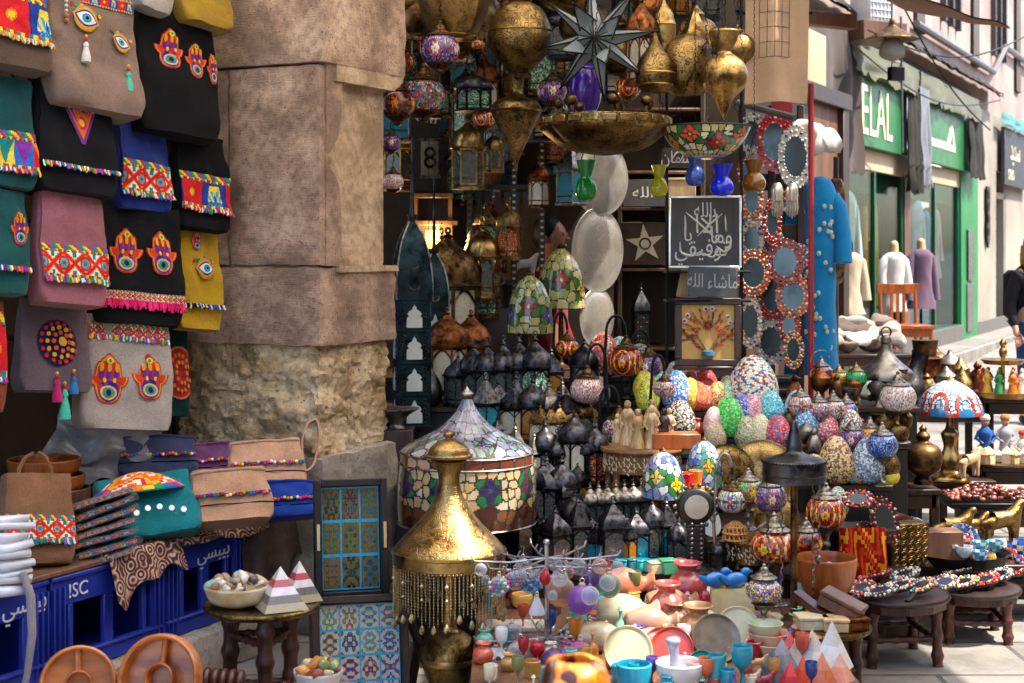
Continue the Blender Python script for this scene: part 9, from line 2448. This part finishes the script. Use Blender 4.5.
 if pack:
  b = MB(); b.box((0, .2, 1.2), (.34, .2, .46), 0, .05); b.box((0, .31, 1.1), (.26, .06, .22), 0, .02)
  for sx in (-1, 1): b.tube([(sx*.11, .12, 1.42), (sx*.12, .0, 1.47), (sx*.12, -.12, 1.36), (sx*.13, -.1, 1.15), (sx*.14, .1, 1.02)], .018, 8)
  tag(b.build('backpack', fabric('backpack', '1a1a1e', .3), None, loc, rz, sharp=50), 'black backpack worn by the blond person at the right edge', 'backpack')
person('person with long blond hair, dark top and blue jeans seen from behind', (P(1034, 0, 14).x, 14, gz(14)), rad(0+12), 'c89878', '2a2a30', '2f4f86', 'b58a3c', True, True)
fl_ = bx(None, 'shop_floor', 'shop_dark', -1.8, 1.0, -.9, .85, 0, .14); fl_.location = (0, 10, 0); tag(fl_, 'raised dark floor inside the lamp shop', 'floor', kind='structure')
person('person in a red shirt standing in the dark shop behind the dome lamps', (P(549, 0, 9.45).x, 9.45, .14), rad(70), '9a6a50', '8a1420', '1c1a20', '15110f')
t = th('opposite_building', 'tall beige plastered house on the other side of the street', 'building', frame(A0) @ V((0, -7.2, 0)), HEAD)
bx(t, 'wall', 'plaster_beige', -14, 40, -1, 0, 0, 6)
def canopy_mat():
 m = bpy.data.materials.new('canopy'); m.use_nodes = True; nt = m.node_tree; nt.nodes.clear()
 a = nd(nt, 'ShaderNodeBsdfTranslucent', {0: rgba('fbf4e6')}); b = nd(nt, 'ShaderNodeBsdfDiffuse', {0: rgba('d8cdb8')})
 mx = nd(nt, 'ShaderNodeMixShader', {0: .15, 1: a.outputs[0], 2: b.outputs[0]}); nd(nt, 'ShaderNodeOutputMaterial', {0: mx.outputs[0]}); return m
CM = canopy_mat()  # canvas added above the frame to diffuse the sun; gaps let patches through
for q, lb in (([(-2.6, 4.2, 4.3), (1.72, 3.8, 4.4), (2.12, 8.8, 4.4), (-2.6, 8.6, 4.3)], 'wide pale canvas canopy over the pillar side of the stall'), ([(2.0, 3.7, 4.42), (2.62, 3.6, 4.42), (2.80, 9.0, 4.45), (2.42, 8.9, 4.45)], 'narrow pale canvas strip of the canopy over the lanterns'), ([(2.9, 3.6, 4.45), (4.6, 3.4, 4.6), (4.0, 9.2, 4.5), (3.12, 9.0, 4.45)], 'outer pale canvas strip of the canopy over the street side')):
 canvas('added_shade_canopy', q, CM, lb, 24, 24, .1, 6, .004)
cam = bpy.data.cameras.new('camera'); co = bpy.data.objects.new('camera', cam); COL.objects.link(co)
co.location = (0, 0, H); co.rotation_euler = (PI/2, 0, 0)
cam.sensor_width = 36; cam.lens = F/1024*36
cam.shift_y = -(341.5-HZ)/1024; cam.shift_x = 0
cam.clip_end = 2000; cam.clip_start = .05
cam.dof.use_dof = True; cam.dof.focus_distance = 6.6; cam.dof.aperture_fstop = 4.5
sc.camera = co
w = bpy.data.worlds.new('World'); sc.world = w; w.use_nodes = True
nt = w.node_tree; bg = nt.nodes['Background']
SUN_EL, SUN_AZ = rad(60), rad(100)       # azimuth measured clockwise from +Y (view direction)
sky = nd(nt, 'ShaderNodeTexSky', None, sky_type='NISHITA', sun_disc=False, sun_elevation=SUN_EL, sun_rotation=SUN_AZ, air_density=1.0, dust_density=2.0)
L(nt, sky.outputs[0], bg.inputs[0]); bg.inputs[1].default_value = .15
sl = bpy.data.lights.new('sun', 'SUN'); sl.energy = 2.8; sl.angle = rad(.5); sl.color = (1, .93, .82)
so = bpy.data.objects.new('sun', sl); COL.objects.link(so)
d = V((math.sin(SUN_AZ)*math.cos(SUN_EL), math.cos(SUN_AZ)*math.cos(SUN_EL), math.sin(SUN_EL)))
so.rotation_euler = d.to_track_quat('Z', 'Y').to_euler()
pl = bpy.data.lights.new('cabinet_lamp', 'POINT'); pl.energy = 5; pl.color = (1, .68, .3); pl.shadow_soft_size = .06
po = bpy.data.objects.new('cabinet_lamp', pl); COL.objects.link(po); po.location = P(433, 236, 9.33)
vs = sc.view_settings; vs.view_transform = 'Standard'; vs.look = 'None'; vs.exposure = 2.02; vs.gamma = 1
sc.cycles.max_bounces = 8; sc.cycles.transparent_max_bounces = 12; sc.cycles.use_denoising = True
sc.cycles.sample_clamp_indirect = 6
